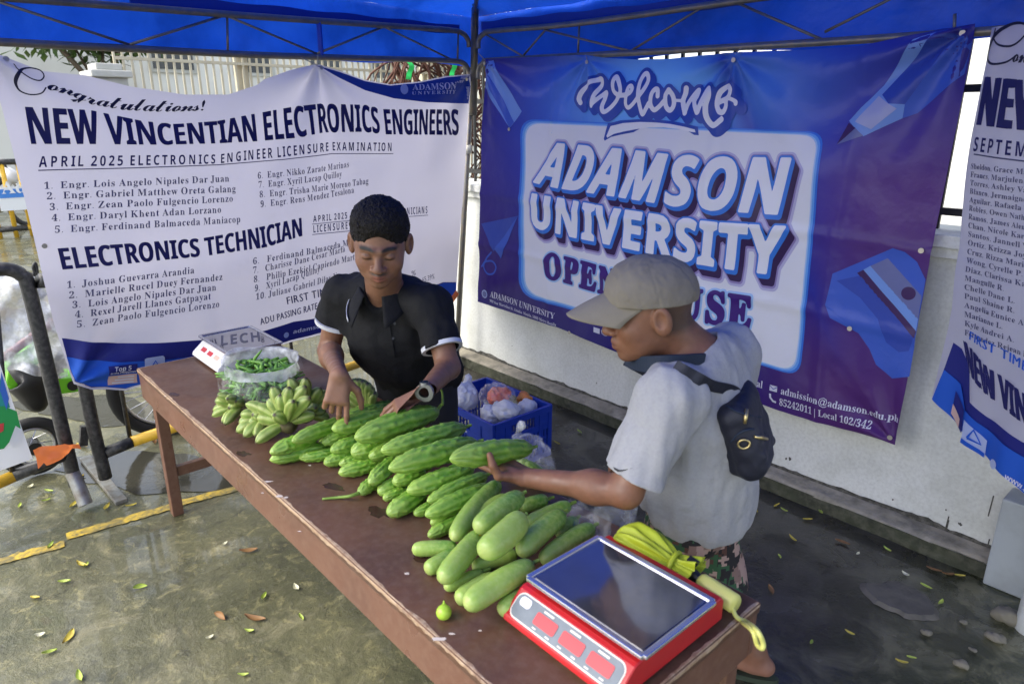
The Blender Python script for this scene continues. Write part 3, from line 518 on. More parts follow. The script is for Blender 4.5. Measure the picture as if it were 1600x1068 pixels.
  'S': [145,[16,-4,16,59,23,59,28,42,34,29,42,19,50,11,61,7,73,6,82,6,90,9,96,13,100,19,103,26,104,33,102,43,95,52,84,60,61,71,47,78,37,86,29,94,23,103,20,113,19,124,19,133,21,142,25,150,30,157,36,163,43,167,51,171,59,173,69,174,74,173,79,173,85,172,92,170,98,169,105,167,109,166,112,166,115,166,118,169,119,174,126,174,126,119,120,119,117,128,114,136,109,143,104,150,99,155,92,160,86,163,79,165,72,166,64,165,58,163,52,159,48,154,45,148,45,142,45,135,47,130,51,125,56,121,62,117,70,113,94,102,104,97,112,92,118,87,123,81,127,76,130,70,132,64,133,57,134,50,133,39,130,30,126,22,120,14,113,8,105,3,95,-1,84,-3,72,-4,67,-4,63,-3,59,-3,55,-2,51,-1,47,0,43,2,39,3,37,4,33,4,29,4,26,3,24,-1,23,-4]],
  'T': [158,[34,0,34,7,46,8,53,12,57,19,58,30,58,161,38,158,24,150,15,137,11,118,4,118,4,170,153,170,153,118,147,118,133,150,100,161,98,30,99,18,103,11,110,8,122,7,122,0]],
  'U': [183,[92,-5,71,-3,55,2,43,11,34,23,29,38,27,58,27,141,27,148,25,154,23,158,19,160,13,162,6,163,6,170,90,170,90,163,84,163,79,162,75,161,72,159,70,157,69,155,68,151,67,147,67,141,67,52,68,39,71,28,76,19,82,13,91,9,102,8,127,14,141,31,146,59,146,141,145,148,144,154,141,158,137,160,131,162,122,163,122,170,177,170,177,163,170,162,165,160,161,157,159,153,158,148,157,141,157,68,155,44,150,26,141,12,129,3,112,-3]],
  'V': [159,[79,-5,16,142,12,150,8,156,3,161,-5,163,-5,170,79,170,79,163,69,163,62,161,58,158,57,153,58,148,60,141,96,53,130,141,131,147,132,152,131,158,127,161,121,163,111,163,111,170,165,170,165,163,157,162,152,159,147,153,142,143,86,-5]],
  'W': [228,[64,-4,12,146,9,154,6,159,1,162,-6,163,-6,170,67,170,67,163,60,163,56,161,53,158,52,153,53,147,55,139,83,57,112,131,107,149,103,156,100,160,94,162,85,163,85,170,164,170,164,163,151,161,146,153,147,149,149,144,177,62,201,138,204,145,204,151,203,157,200,160,195,162,187,163,187,170,232,170,232,163,226,161,221,157,218,150,214,141,166,-4,159,-4,118,115,71,-4]],
  'X': [175,[4,0,4,7,20,11,34,25,72,78,29,144,23,152,18,158,12,162,6,163,5,170,91,170,91,163,85,163,74,161,71,155,72,150,75,145,99,108,120,139,125,148,126,154,122,161,109,163,109,170,171,170,171,163,159,162,150,157,141,150,133,139,105,99,154,21,158,15,162,10,167,7,172,7,173,0,89,0,89,7,104,9,108,15,107,21,102,30,78,68,51,30,47,23,46,17,51,9,65,7,65,0]],
  'Y': [159,[38,0,38,7,49,8,55,12,59,19,60,30,60,67,17,144,11,154,5,160,3,161,-2,163,-5,170,77,170,77,163,73,163,67,162,62,161,59,158,58,155,59,151,61,146,93,84,124,136,128,145,130,152,125,160,111,163,110,170,164,170,164,163,157,161,152,158,147,153,143,146,100,76,100,30,101,19,104,12,111,8,122,7,122,0]],
  'Z': [165,[8,0,8,4,103,160,80,160,65,159,53,156,43,151,35,144,28,133,23,118,16,118,21,170,151,170,151,165,57,11,89,11,112,14,130,23,143,38,152,61,158,61,152,0]],
  'a': [128,[95,-4,75,13,36,-3,15,4,8,24,24,51,74,71,74,90,70,105,55,110,39,102,42,96,46,86,41,75,29,71,17,76,12,88,18,104,35,115,60,119,98,109,109,78,109,23,110,15,113,13,119,16,123,10],[56,13,65,15,74,24,74,63,44,31]],
  'b': [134,[16,-4,16,145,14,160,3,164,3,170,52,170,52,104,82,119,106,111,122,91,127,62,120,28,100,5,72,-4,39,11,20,-4],[68,5,86,18,91,60,86,93,69,104,58,100,52,90,52,26]],
  'c': [109,[58,-4,32,4,14,25,7,56,15,88,36,111,65,119,93,111,103,91,99,80,88,76,73,93,73,97,73,101,63,111,42,70,51,28,76,14,101,27,106,23]],
  'd': [138,[52,-4,29,4,13,25,7,55,13,88,30,111,54,119,83,104,83,149,79,160,66,164,66,170,119,170,119,28,121,15,132,10,132,4,83,-4,83,15],[64,11,75,15,83,28,83,90,77,100,65,105,49,93,44,57,48,22]],
  'e': [112,[57,-4,32,4,14,26,7,59,14,90,32,111,59,119,93,104,105,65,105,62,44,62,74,16,101,32,106,27],[43,72,75,72,75,80,72,103,60,111,43,76]],
  'f': [80,[6,0,6,6,15,8,19,13,20,27,20,103,6,103,6,116,20,116,20,132,32,162,65,173,89,166,98,149,94,137,84,132,73,136,69,146,72,157,73,161,67,165,57,160,55,145,55,116,76,116,76,103,55,103,55,24,59,10,74,6,74,0]],
  'g': [122,[54,-52,18,-45,5,-28,26,-10,9,11,16,28,38,41,8,79,15,100,33,114,59,119,87,113,118,113,118,100,100,100,109,76,103,56,87,43,64,38,58,39,53,39,42,35,38,27,53,18,65,18,96,15,113,5,118,-14,101,-42],[59,46,71,54,74,79,71,103,59,111,46,103,43,79,46,54],[60,-43,98,-25,93,-15,76,-13,36,-13,27,-27,35,-39]],
  'h': [142,[7,0,7,6,17,10,20,21,20,149,17,160,7,164,7,170,55,170,55,99,91,119,123,79,123,21,126,10,135,6,135,0,75,0,75,6,88,21,88,81,85,96,76,101,55,88,55,21,57,10,67,6,67,0]],
  'i': [74,[38,135,24,140,19,154,24,167,38,173,51,167,56,154,51,140],[7,0,7,6,17,10,20,21,20,94,17,106,8,109,8,116,55,116,55,21,58,10,67,6,67,0]],
  'j': [78,[40,135,26,141,21,154,26,168,40,173,53,168,59,154,53,141],[13,-52,-4,-49,-16,-39,-21,-26,-17,-15,-6,-11,6,-15,10,-25,7,-33,4,-38,12,-44,22,-37,24,-20,24,93,21,106,8,110,8,116,59,116,59,-8,47,-41]],
  'k': [133,[7,0,7,6,17,10,20,21,20,148,18,160,8,164,8,170,55,170,55,63,85,92,91,104,78,109,77,116,128,116,128,109,102,97,83,78,129,13,140,6,140,0,79,0,79,6,89,12,86,18,61,55,55,50,55,21,57,10,67,6,67,0]],
  'l': [74,[7,0,7,6,17,10,20,21,20,148,18,160,8,164,8,170,55,170,55,21,58,10,67,6,67,0]],
  'm': [206,[7,0,7,6,17,10,20,21,20,94,17,106,7,110,7,116,55,116,55,99,88,119,119,97,156,119,188,79,188,21,190,10,200,6,200,0,141,0,141,6,150,10,153,21,153,81,150,96,141,101,121,88,121,21,123,10,133,6,133,0,74,0,74,6,84,10,86,21,86,81,84,96,74,101,55,88,55,21,57,10,66,6,66,0]],
  'n': [142,[7,0,7,6,17,10,20,21,20,94,17,106,7,110,7,116,55,116,55,100,91,119,123,79,123,21,126,10,135,6,135,0,75,0,75,6,88,21,88,81,85,96,76,101,55,88,55,21,57,10,67,6,67,0]],
  'o': [125,[63,-4,34,4,14,26,7,57,14,89,34,111,62,119,91,111,111,89,118,57,111,26,91,4],[63,4,78,15,81,30,82,57,77,101,63,111,48,101,44,58,45,30,48,15]],
  'p': [138,[7,-52,7,-46,15,-44,19,-38,20,-24,20,91,17,105,7,110,7,116,53,116,53,98,86,119,109,111,125,90,130,60,125,27,108,4,85,-4,55,12,55,-22,57,-37,62,-44,73,-46,73,-52],[73,11,89,22,94,58,90,92,74,104,55,88,55,26]],
  'r': [107,[7,0,7,6,17,10,20,21,20,94,17,106,8,109,8,116,54,116,54,94,70,112,87,119,103,113,108,99,104,87,92,83,83,86,77,93,70,97,60,90,56,72,56,21,59,9,73,6,73,0]],
  's': [107,[56,-4,32,2,27,3,19,-3,13,-3,13,39,20,39,32,15,52,6,67,10,72,22,58,39,40,48,20,63,14,82,24,108,53,119,62,118,74,115,77,114,86,119,91,119,91,83,85,83,73,103,56,110,43,106,39,97,43,87,55,79,71,71,90,56,96,35,85,7]],
  't': [85,[46,-4,25,4,18,27,18,104,8,104,8,112,33,137,48,158,54,158,54,116,77,116,77,104,54,104,54,31,56,19,62,15,77,28,83,25]],
  'u': [140,[49,-4,24,6,17,36,17,92,15,105,4,110,4,116,53,116,53,28,56,17,66,13,85,25,85,92,82,106,71,110,71,116,121,116,121,26,123,15,134,11,134,5,85,-4,85,15,69,1]],
  'v': [114,[53,-4,14,92,8,105,-1,109,-1,116,61,116,61,110,58,110,48,103,49,100,69,46,88,94,90,101,76,110,76,116,114,116,114,110,103,104,97,91,60,-4]],
  'w': [162,[46,-4,6,99,2,106,-4,109,-4,116,52,116,52,109,45,108,43,103,43,99,45,94,62,47,79,88,75,99,71,107,62,110,62,116,120,116,120,109,110,103,111,98,125,53,142,95,144,103,141,108,133,110,133,116,166,116,166,110,158,106,153,96,113,-4,108,-4,83,73,52,-4]],
  'x': [119,[2,0,2,6,23,21,46,51,16,98,2,109,2,116,63,116,63,110,52,104,56,97,68,77,83,96,87,104,85,108,75,110,75,116,116,116,116,110,95,95,74,69,109,14,113,8,119,6,119,0,58,0,58,6,66,7,69,11,65,22,51,43,36,23,32,13,43,6,44,0]],
  'y': [112,[20,-52,4,-47,-3,-31,2,-20,13,-15,24,-18,28,-28,28,-33,32,-37,43,-28,48,-16,52,-2,14,93,9,102,6,107,-1,109,-2,116,60,116,60,109,51,108,48,102,48,99,50,96,69,44,86,90,88,97,89,102,85,108,76,109,76,116,112,116,112,109,103,105,97,90,60,-9,48,-36,36,-49]],
  'z': [109,[5,0,5,5,62,107,48,107,27,101,16,81,10,81,12,116,102,116,102,108,47,9,57,9,83,16,97,40,103,40,100,0]],
  '|': [65,[23,-58,42,-58,42,171,23,171]],
 },
 'bi': {
  'A': [157,[-15,0,79,179,124,179,142,0,106,0,103,43,45,43,24,0],[60,74,101,74,98,120,97,135,97,140,96,145,97,150,94,146,92,141,91,137,88,132,86,128,84,123]],
  'D': [169,[7,0,44,179,93,179,113,177,130,171,143,161,153,148,159,131,162,111,160,89,156,70,150,52,141,37,130,24,116,14,100,6,82,2,62,0],[50,31,63,31,76,32,87,36,97,42,105,50,112,60,117,71,120,83,123,96,123,109,122,121,119,131,114,138,107,143,99,146,89,148,75,148]],
  'H': [175,[7,0,44,179,82,179,67,109,124,109,139,179,176,179,139,0,101,0,118,77,60,77,44,0]],
  'M': [220,[7,0,44,179,94,179,102,45,170,179,221,179,184,0,149,0,167,85,168,90,170,96,171,103,173,109,174,115,176,122,177,128,179,133,180,138,110,0,76,0,68,138,67,134,66,130,65,124,64,118,63,111,62,104,60,97,59,90,58,83,40,0]],
  'N': [189,[7,0,44,179,88,179,129,47,131,51,132,55,132,60,133,66,134,72,135,78,136,84,137,89,139,94,157,179,190,179,152,0,111,0,67,135,65,128,63,114,62,109,61,104,60,99,59,93,59,89,58,84,40,0]],
  'O': [183,[81,-3,61,0,45,6,32,16,23,30,17,46,15,66,16,79,18,93,21,107,25,120,31,133,38,144,46,155,56,164,67,171,80,177,94,180,110,181,129,179,146,173,158,163,167,150,173,133,175,115,174,100,172,86,169,72,165,58,159,46,152,34,144,24,134,15,123,7,111,2,97,-1],[84,29,93,30,102,34,111,40,118,48,124,57,130,69,134,82,136,97,137,114,136,124,133,133,129,140,123,145,116,149,107,150,99,149,92,147,85,143,79,138,73,132,68,125,64,117,60,108,57,98,55,88,53,77,53,66,54,55,57,46,61,39,67,33,75,30]],
  'S': [133,[49,-3,40,-2,32,-1,24,1,17,3,11,5,5,9,5,42,12,38,20,35,27,32,34,30,41,29,49,29,57,29,64,31,70,34,74,37,77,42,78,48,77,55,75,60,72,65,68,69,62,73,56,77,51,81,46,85,42,89,37,94,34,100,30,105,28,112,26,119,26,127,27,137,29,146,33,155,39,162,46,169,55,174,64,178,75,180,87,181,96,181,105,180,113,178,120,176,128,173,136,169,122,141,110,146,98,149,87,150,81,149,75,147,71,144,67,140,65,135,64,130,65,124,67,119,70,114,74,110,80,106,86,102,95,95,102,88,108,80,112,72,115,63,116,53,114,41,111,31,106,22,100,14,92,8,82,4,72,0,60,-2]],
 },
}

# ------------------------------------------------------------------ tent
LP = np.array([-3.62, .45, 0]); LU = np.array([-.33, 2.68, 0]); LU /= np.linalg.norm(LU); LN = np.array([LU[1], -LU[0], 0])
def onL(x, y, off=0.0): return on(x, y, LP + LN * off, LN)
CY = 3.13
mat('tent pipe', (.20, .20, .185), .45, metal=.5, var=(30, (.30, .23, .16), .7, 9, (.12, .12, .11), .6), bump=(60, .3, .002))
mat('blue tarpaulin', (.010, .085, .62), .38, var=(1.6, (.004, .040, .32), .85, 6, (.014, .10, .66), .5), bump=(7, .6, .02), transl=((.01, .10, .62), .34))
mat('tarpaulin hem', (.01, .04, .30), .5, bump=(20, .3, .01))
tent = thing('canopy_tent', (-1.4, 1.6, 0), 'blue tarpaulin canopy tent on a rusty grey pipe frame over the table', 'tent')
def ext(P, Q, t): return P + (Q - P) * t
cr = on(738, 95, LP, LN)                                      # the back corner of the tent
foot = np.array([-4.13, 3.10, 0])
top = cr + np.array([.02, .02, .42])
bend = lambda px, f: np.array([f(*p) for p in px])
fL = lambda x, y: onL(x, y, -.03); fR = lambda x, y: onY(x, y, CY + .03)
low = bend([(0, 66), (200, 76), (400, 86), (600, 92), (700, 95), (722, 98), (731, 108), (733, 122)], fL); low = np.vstack([ext(low[1], low[0], 1.4), low])
upp = bend([(189, 10), (400, 26), (600, 40), (700, 47), (722, 52), (731, 62), (733, 74)], fL); upp = np.vstack([ext(upp[1], upp[0], 3.2), upp])
b = MB().tube(smooth_path(low, 5), .0165, 12).tube(smooth_path(upp, 5), .0165, 12); b.build('beam', M('tent pipe'), tent, smooth=True)
lowR = bend([(747, 124), (748, 108), (756, 98), (775, 94), (1000, 82), (1300, 65), (1600, 45)], fR); lowR = np.vstack([lowR, ext(lowR[-2], lowR[-1], 2.9)])
uppR = bend([(747, 76), (748, 62), (756, 53), (775, 48), (900, 37), (1150, 2)], fR); uppR = np.vstack([uppR, ext(uppR[-2], uppR[-1], 3.6)])
b = MB().tube(smooth_path(lowR, 5), .0165, 12).tube(smooth_path(uppR, 5), .0165, 12); b.build('beam', M('tent pipe'), tent, smooth=True)
for fn, pts in ((fL, [((-5, 2), (202, 70)), ((202, 70), (352, 24)), ((352, 24), (495, 84)), ((495, 84), (600, 42)), ((600, 42), (703, 92)), ((355, 26), (356, 84)), ((716, 52), (715, 92))]),
                (fR, [((759, 54), (817, 88)), ((817, 88), (852, 47)), ((905, 40), (903, 84)), ((852, 47), (985, 80)), ((985, 80), (1100, 10)), ((1150, 4), (1289, 64)), ((1289, 50), (1420, -16)), ((1492, 22), (1491, 50))])):
    for a_, b_ in pts: MB().tube([fn(*a_), fn(*b_)], .0062, 8).build('strut', M('tent pipe'), tent, smooth=True)
MB().tube([fL(498, 33), fL(502, 87)], .016, 4).build('strut', M('blue tarpaulin'), tent)
A_, B_, C_, D_ = np.array([cr[0] - .10, CY + .13, 2.50]), np.array([1.5, CY + .13, 2.46]), np.array([1.6, -.55, 2.48]), np.array([-3.58, -.55, 2.50]); PK = np.array([-1.3, 1.4, 3.45])
MB().tube([foot, foot + np.array([0, 0, .0]) + (cr - foot) * .55, cr + np.array([0, 0, -.05])], [.020, .020, .020], 12).tube([cr - np.array([0, 0, .35]), top, A_ + (PK - A_) * .06], [.026, .024, .022], 12).build('leg', M('tent pipe'), tent, smooth=True)
MB().tube([foot + np.array([0, 0, .0]), foot + np.array([0, 0, .012])], .06, 16).build('foot_plate', M('tent pipe'), tent)
for q in (B_, C_, D_): MB().tube([(q[0], q[1] - (.12 if q[1] > 2 else 0), 0), (q[0], q[1] - (.12 if q[1] > 2 else 0), 2.42)], .02, 12).build('leg', M('tent pipe'), tent, smooth=True)
for q in (A_, B_, C_, D_): MB().tube([q + (PK - q) * .03 - np.array([0, 0, .03]), PK - np.array([0, 0, .04])], .014, 10).build('rafter', M('tent pipe'), tent, smooth=True)
mat('tape', (.62, .60, .50), .6)
p = cr + (foot - cr) * .26; MB().tube([p + np.array([0, 0, .03]), p - np.array([0, 0, .03])], .028, 12).build('tape_wrap', M('tape'), tent, smooth=True)
V, F = [], []
for q0, q1 in ((D_, A_), (A_, B_), (B_, C_), (C_, D_)):
    def rf(u, v):
        p = (q0 + (q1 - q0) * u) * (1 - v) + PK * v; sag = -.10 * math.sin(math.pi * v) * (1 - .3 * v) * (4 * u * (1 - u)) ** .5
        return (p[0], p[1], p[2] + sag + .012 * vnoise(np.array([p]), 5, 3)[0])
    v_, f_ = sheet(36, 22, rf); k = len(V); V += v_; F += [tuple(i + k for i in q) for q in f_]
mobj('roof_cover', V, F, 'blue tarpaulin', tent, smooth=True)
def valance(p0, p1, zt, zb, nrm):
    def fn(u, v):
        p = p0 + (p1 - p0) * u; z = zt + ((zb[0] + (zb[1] - zb[0]) * u + .012 * math.sin(u * 23)) - zt) * v
        w = .024 * (.3 + .7 * v) * vnoise(np.array([[u * 9, v * 1.5, zt]]), 2.0, 5)[0] + .006 * vnoise(np.array([[u * 30, v * 3, 1]]), 1.3, 6)[0]
        return (p[0] + nrm[0] * w, p[1] + nrm[1] * w, z)
    V, F = sheet(120, 8, fn); mobj('valance', V, F, 'blue tarpaulin', tent, smooth=True)
valance(np.array([D_[0] - .02, -.55, 0]), np.array([A_[0] - .01, CY + .12, 0]), 2.505, (2.135, 2.195), LN)
valance(A_ + np.array([-.02, .02, 0]), B_ + np.array([0, .02, 0]), 2.505, (2.19, 2.10), (0, -1, 0))
valance(B_ + np.array([.02, 0, 0]), C_ + np.array([.02, 0, 0]), 2.47, (2.16, 2.16), (1, 0, 0))
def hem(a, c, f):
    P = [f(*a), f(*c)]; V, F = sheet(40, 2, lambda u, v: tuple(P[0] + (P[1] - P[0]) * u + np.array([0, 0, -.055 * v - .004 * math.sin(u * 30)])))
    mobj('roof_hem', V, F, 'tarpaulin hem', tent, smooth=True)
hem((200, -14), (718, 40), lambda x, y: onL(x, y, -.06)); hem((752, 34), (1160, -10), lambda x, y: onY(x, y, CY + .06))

# ------------------------------------------------------------------ printed banners
_caps, _gl = {}, {}
def glyph(ch, st):
    if (ch, st) not in _gl:
        s = GLYPH[st][ch]; loops = [[Vector((L_[i] / 250, L_[i + 1] / 250, 0)) for i in range(0, len(L_), 2)] for L_ in s[1:]]
        inside = lambda p, L_: sum((a.y > p.y) != (c.y > p.y) and p.x < a.x + (p.y - a.y) * (c.x - a.x) / (c.y - a.y) for a, c in zip(L_, L_[1:] + L_[:1])) % 2 == 1
        pts, tris = [], []
        for A in loops:
            if any(B is not A and inside(A[0], B) for B in loops): continue
            grp = [A] + [B for B in loops if B is not A and inside(B[0], A)]; k = len(pts); tris += [tuple(i + k for i in t) for t in tessellate_polygon(grp)]; pts += [p[:2] for L_ in grp for p in L_]
        _gl[ch, st] = (s[0] / 250, np.array(pts), tris)
    return _gl[ch, st]
def glyphs(s, st, space=1.0, res=3):
    x, V, F, k = 0.0, [], [], 0
    for ch in s:
        if ch == ' ': x += .27 * space; continue
        adv, v, f = glyph(ch, st); V.append(v + np.array([x, 0])); F += [tuple(i + k for i in t) for t in f]; k += len(v); x += adv * space
    return np.vstack(V), F
def capheight(st):
    if st not in _caps: _caps[st] = glyphs('H', st)[0][:, 1].max()
    return _caps[st]
def interp_poly(P, t):
    P = np.asarray(P, float); L_ = np.r_[0, np.cumsum(np.linalg.norm(np.diff(P, axis=0), axis=1))]; L_ /= L_[-1]
    tt = np.clip(t, 0, 1); e = np.stack([np.interp(tt, L_, P[:, k]) for k in range(2)], -1)
    d0, d1 = (P[1] - P[0]), (P[-1] - P[-2]); Lt = np.linalg.norm(np.diff(P, axis=0), axis=1).sum()
    e += np.where(t < 0, t, 0)[:, None] * d0 / np.linalg.norm(d0) * Lt + np.where(t > 1, t - 1, 0)[:, None] * d1 / np.linalg.norm(d1) * Lt
    return e
def refine(v, f, L):
    bm = bmesh.new(); vs = [bm.verts.new((*p, 0)) for p in v]
    for q in f:
        try: bm.faces.new([vs[i] for i in q])
        except ValueError: pass
    for _ in range(7):
        es = [e for e in bm.edges if e.calc_length() > L]
        if not es: break
        bmesh.ops.subdivide_edges(bm, edges=es, cuts=1); bmesh.ops.triangulate(bm, faces=[q for q in bm.faces if len(q.verts) > 3])
    bm.verts.index_update(); v = np.array([q.co[:2] for q in bm.verts]); f = [tuple(x.index for x in q.verts) for q in bm.faces]; bm.free(); return v, f
def level2d(sd, lo, hi, h, lev):
    nx, ny = int((hi[0] - lo[0]) / h) + 2, int((hi[1] - lo[1]) / h) + 2
    gx, gy = np.meshgrid(lo[0] + np.arange(nx) * h, lo[1] + np.arange(ny) * h, indexing='ij'); P = np.stack([gx.ravel(), gy.ravel()], 1)
    D = (sd(P) - lev).reshape(nx, ny); V, F, cache = [], [], {}
    def vert(key, p):
        if key not in cache: cache[key] = len(V); V.append(p)
        return cache[key]
    ins = D < 0; cells = np.argwhere(ins[:-1, :-1] | ins[1:, :-1] | ins[:-1, 1:] | ins[1:, 1:])
    for i, j in cells:
        cs = [(i, j), (i + 1, j), (i + 1, j + 1), (i, j + 1)]; poly = []
        for a in range(4):
            p, q = cs[a], cs[(a + 1) % 4]; dp, dq = D[p], D[q]
            if dp < 0: poly.append(vert(p, (gx[p], gy[p])))
            if (dp < 0) != (dq < 0):
                t = dp / (dp - dq); poly.append(vert((min(p, q), max(p, q)), (gx[p] + (gx[q] - gx[p]) * t, gy[p] + (gy[q] - gy[p]) * t)))
        if len(poly) >= 3: F.append(tuple(poly))
    return np.array(V).reshape(-1, 2), F
def sd_strokes(strokes):
    S = [(np.array(a), np.array(c), ra, rb) for pts, rr in strokes for a, c, ra, rb in zip(pts[:-1], pts[1:], rr[:-1], rr[1:])]
    def f(P):
        d = np.full(len(P), 9.)
        for a, c, ra, rb in S:
            ab = c - a; t = np.clip((P - a) @ ab / max(ab @ ab, 1e-12), 0, 1); d = np.minimum(d, np.linalg.norm(P - a - t[:, None] * ab, axis=1) - (ra + (rb - ra) * t))
        return d
    return f
def sd_mesh2d(v, f):
    cnt = {}
    for q in f:
        for a, c in zip(q, q[1:] + q[:1]): cnt[(min(a, c), max(a, c))] = cnt.get((min(a, c), max(a, c)), 0) + 1
    E = np.array([k for k, n in cnt.items() if n == 1]); A, Bq = v[E[:, 0]], v[E[:, 1]]
    def fn(P):
        d = np.full(len(P), 9.); ins = np.zeros(len(P), bool)
        for a, c in zip(A, Bq):
            ab = c - a; t = np.clip((P - a) @ ab / max(ab @ ab, 1e-12), 0, 1); d = np.minimum(d, np.linalg.norm(P - a - t[:, None] * ab, axis=1))
            ins ^= ((a[1] > P[:, 1]) != (c[1] > P[:, 1])) & (P[:, 0] < a[0] + (P[:, 1] - a[1]) * ab[0] / (ab[1] if abs(ab[1]) > 1e-12 else 1e-12))
        return np.where(ins, -d, d)
    return fn
class Banner:
    def __init__(s, p0, u, disp): s.p0, s.u = np.array(p0, float), np.array(u, float); s.n = np.array([s.u[1], -s.u[0], 0]); s.n *= np.sign(np.dot(EYE - s.p0, s.n)); s.disp = disp; s.parts = {}
    def px(s, x, y): p = on(x, y, s.p0, s.n); return np.array([np.dot((p - s.p0)[:2], s.u[:2]), p[2]])
    def pxs(s, P): return np.array([s.px(*p) for p in P])
    def pos(s, st, layer):
        st = np.asarray(st, float); d = s.disp(st[:, 0], st[:, 1]) + layer * .0020
        return s.p0[None] * np.array([1, 1, 0]) + st[:, :1] * s.u[None] + st[:, 1:] * np.array([0, 0, 1.]) + d[:, None] * s.n[None]
    def put(s, part, m, st, f, layer, L=.03, key=None):
        st, f = refine(st, f, L); b = s.parts.setdefault((part, key), (m, MB())); b[1].add(s.pos(st, layer), f)
    def text(s, part, m, string, st, topp, bot, layer=1, space=1.0, stamps=((0, 0),), L=.03, res=2):
        v, f = glyphs(string, st, space, res); x0, x1 = v[:, 0].min(), v[:, 0].max(); t = (v[:, 0] - x0) / (x1 - x0); k = (v[:, 1] / capheight(st))[:, None]
        e = interp_poly(s.pxs(bot), t) * (1 - k) + interp_poly(s.pxs(topp), t) * k
        key = len(s.parts); rf = refine(e, f, L); s.parts[(part, key)] = (m, MB())
        for i, (dx, dy) in enumerate(stamps): s.parts[(part, key)][1].add(s.pos(rf[0] + np.array([dx, dy]), layer + i * .12), rf[1])
        return e, f
    def poly(s, part, m, P, layer, L=.03, st=False):
        q = np.asarray(P, float) if st else s.pxs(P); tri = tessellate_polygon([[Vector((*p, 0)) for p in q]]); s.put(part, m, q, [tuple(t) for t in tri], layer, L, len(s.parts))
    def line(s, part, m, pts, w, layer):
        q = s.pxs(pts); d = np.gradient(q, axis=0); d /= np.linalg.norm(d, axis=1)[:, None]; nn = np.stack([-d[:, 1], d[:, 0]], 1) * w / 2
        V = np.vstack([q + nn, q - nn]); n = len(q); s.put(part, m, V, [(i, i + 1, n + i + 1, n + i) for i in range(n - 1)], layer, key=len(s.parts))
    def disc(s, part, m, c, r, layer):
        c = s.px(*c); q = [(c[0] + r * math.cos(a), c[1] + r * math.sin(a)) for a in np.linspace(0, 2 * math.pi, 24, endpoint=False)]; s.poly(part, m, q, layer, st=True)
    def cloth(s, part, m, topp, bot, left, right, nu, nv, color=None, parent=None):
        T, Bt = s.pxs(topp), s.pxs(bot); Lf, Rt = s.pxs(left), s.pxs(right); U = np.linspace(0, 1, nu + 1); W = np.linspace(0, 1, nv + 1)
        by = lambda P, k, x: np.interp(x, P[:, k][np.argsort(P[:, k])], P[:, 1 - k][np.argsort(P[:, k])])
        S, Z = [], []
        for w in W:
            sl = by(Lf, 1, Lf[0, 1] + (Lf[-1, 1] - Lf[0, 1]) * w); sr = by(Rt, 1, Rt[0, 1] + (Rt[-1, 1] - Rt[0, 1]) * w); ss = sl + (sr - sl) * U
            zt, zb = by(T, 0, T[0, 0] + (T[-1, 0] - T[0, 0]) * U), by(Bt, 0, Bt[0, 0] + (Bt[-1, 0] - Bt[0, 0]) * U); S.append(ss); Z.append(zt + (zb - zt) * w)
        st = np.stack([np.array(S).ravel(), np.array(Z).ravel()], 1); F = [(j * (nu + 1) + i, j * (nu + 1) + i + 1, (j + 1) * (nu + 1) + i + 1, (j + 1) * (nu + 1) + i) for j in range(nv) for i in range(nu)]
        return mobj(part, s.pos(st, 0), F, m, parent, smooth=True, colors=None if color is None else color(st))
    def finish(s, parent):
        for (k, _), (m, b) in s.parts.items(): b.build(k, m, parent, smooth=True)
def pins(P, amp, reach, freq):                              # creases that fan out from tied corners
    def f(S, Z):
        d = np.zeros_like(S)
        for (a, c, ph) in P:
            dx, dz = S - a, Z - c; r = np.hypot(dx, dz) + 1e-6; an = np.arctan2(dz, dx); d = d + amp * np.exp(-r / reach) * np.minimum(1, r / .08) * np.sin(freq * an + ph)
        return d
    return f
def n2(S, Z, s, seed): return vnoise(np.stack([S, Z, np.zeros_like(S) + seed], -1), s, seed)
CB = dict(bump=(5, .25, .02), rough=.42)
def cloth_mat(name, c, attr=None, rough=.40, tl=.22, bm=.25):
    return mat(name, c, rough, attr=attr, bump=(9, bm, .015), spec=.28, transl=(c, tl) if tl else None)
cloth_mat('white tarp', (.62, .60, .675), tl=.42); cloth_mat('navy print', (.022, .022, .115), tl=.10); cloth_mat('black print', (.022, .022, .05), tl=.1)
cloth_mat('grey blue print', (.09, .09, .17), tl=.1); cloth_mat('wave blue', (.02, .055, .32), tl=.18); cloth_mat('royal print', (.03, .13, .62), tl=.22); cloth_mat('deep navy print', (.025, .03, .20), tl=.15)
cloth_mat('white print', (.78, .78, .84), tl=.2); cloth_mat('pale blue print', (.52, .60, .82), tl=.2); cloth_mat('salmon print', (.80, .55, .45), tl=.2)
mat('grommet', (.45, .42, .36), .4, metal=.7); mat('cord', (.35, .33, .28), .8)

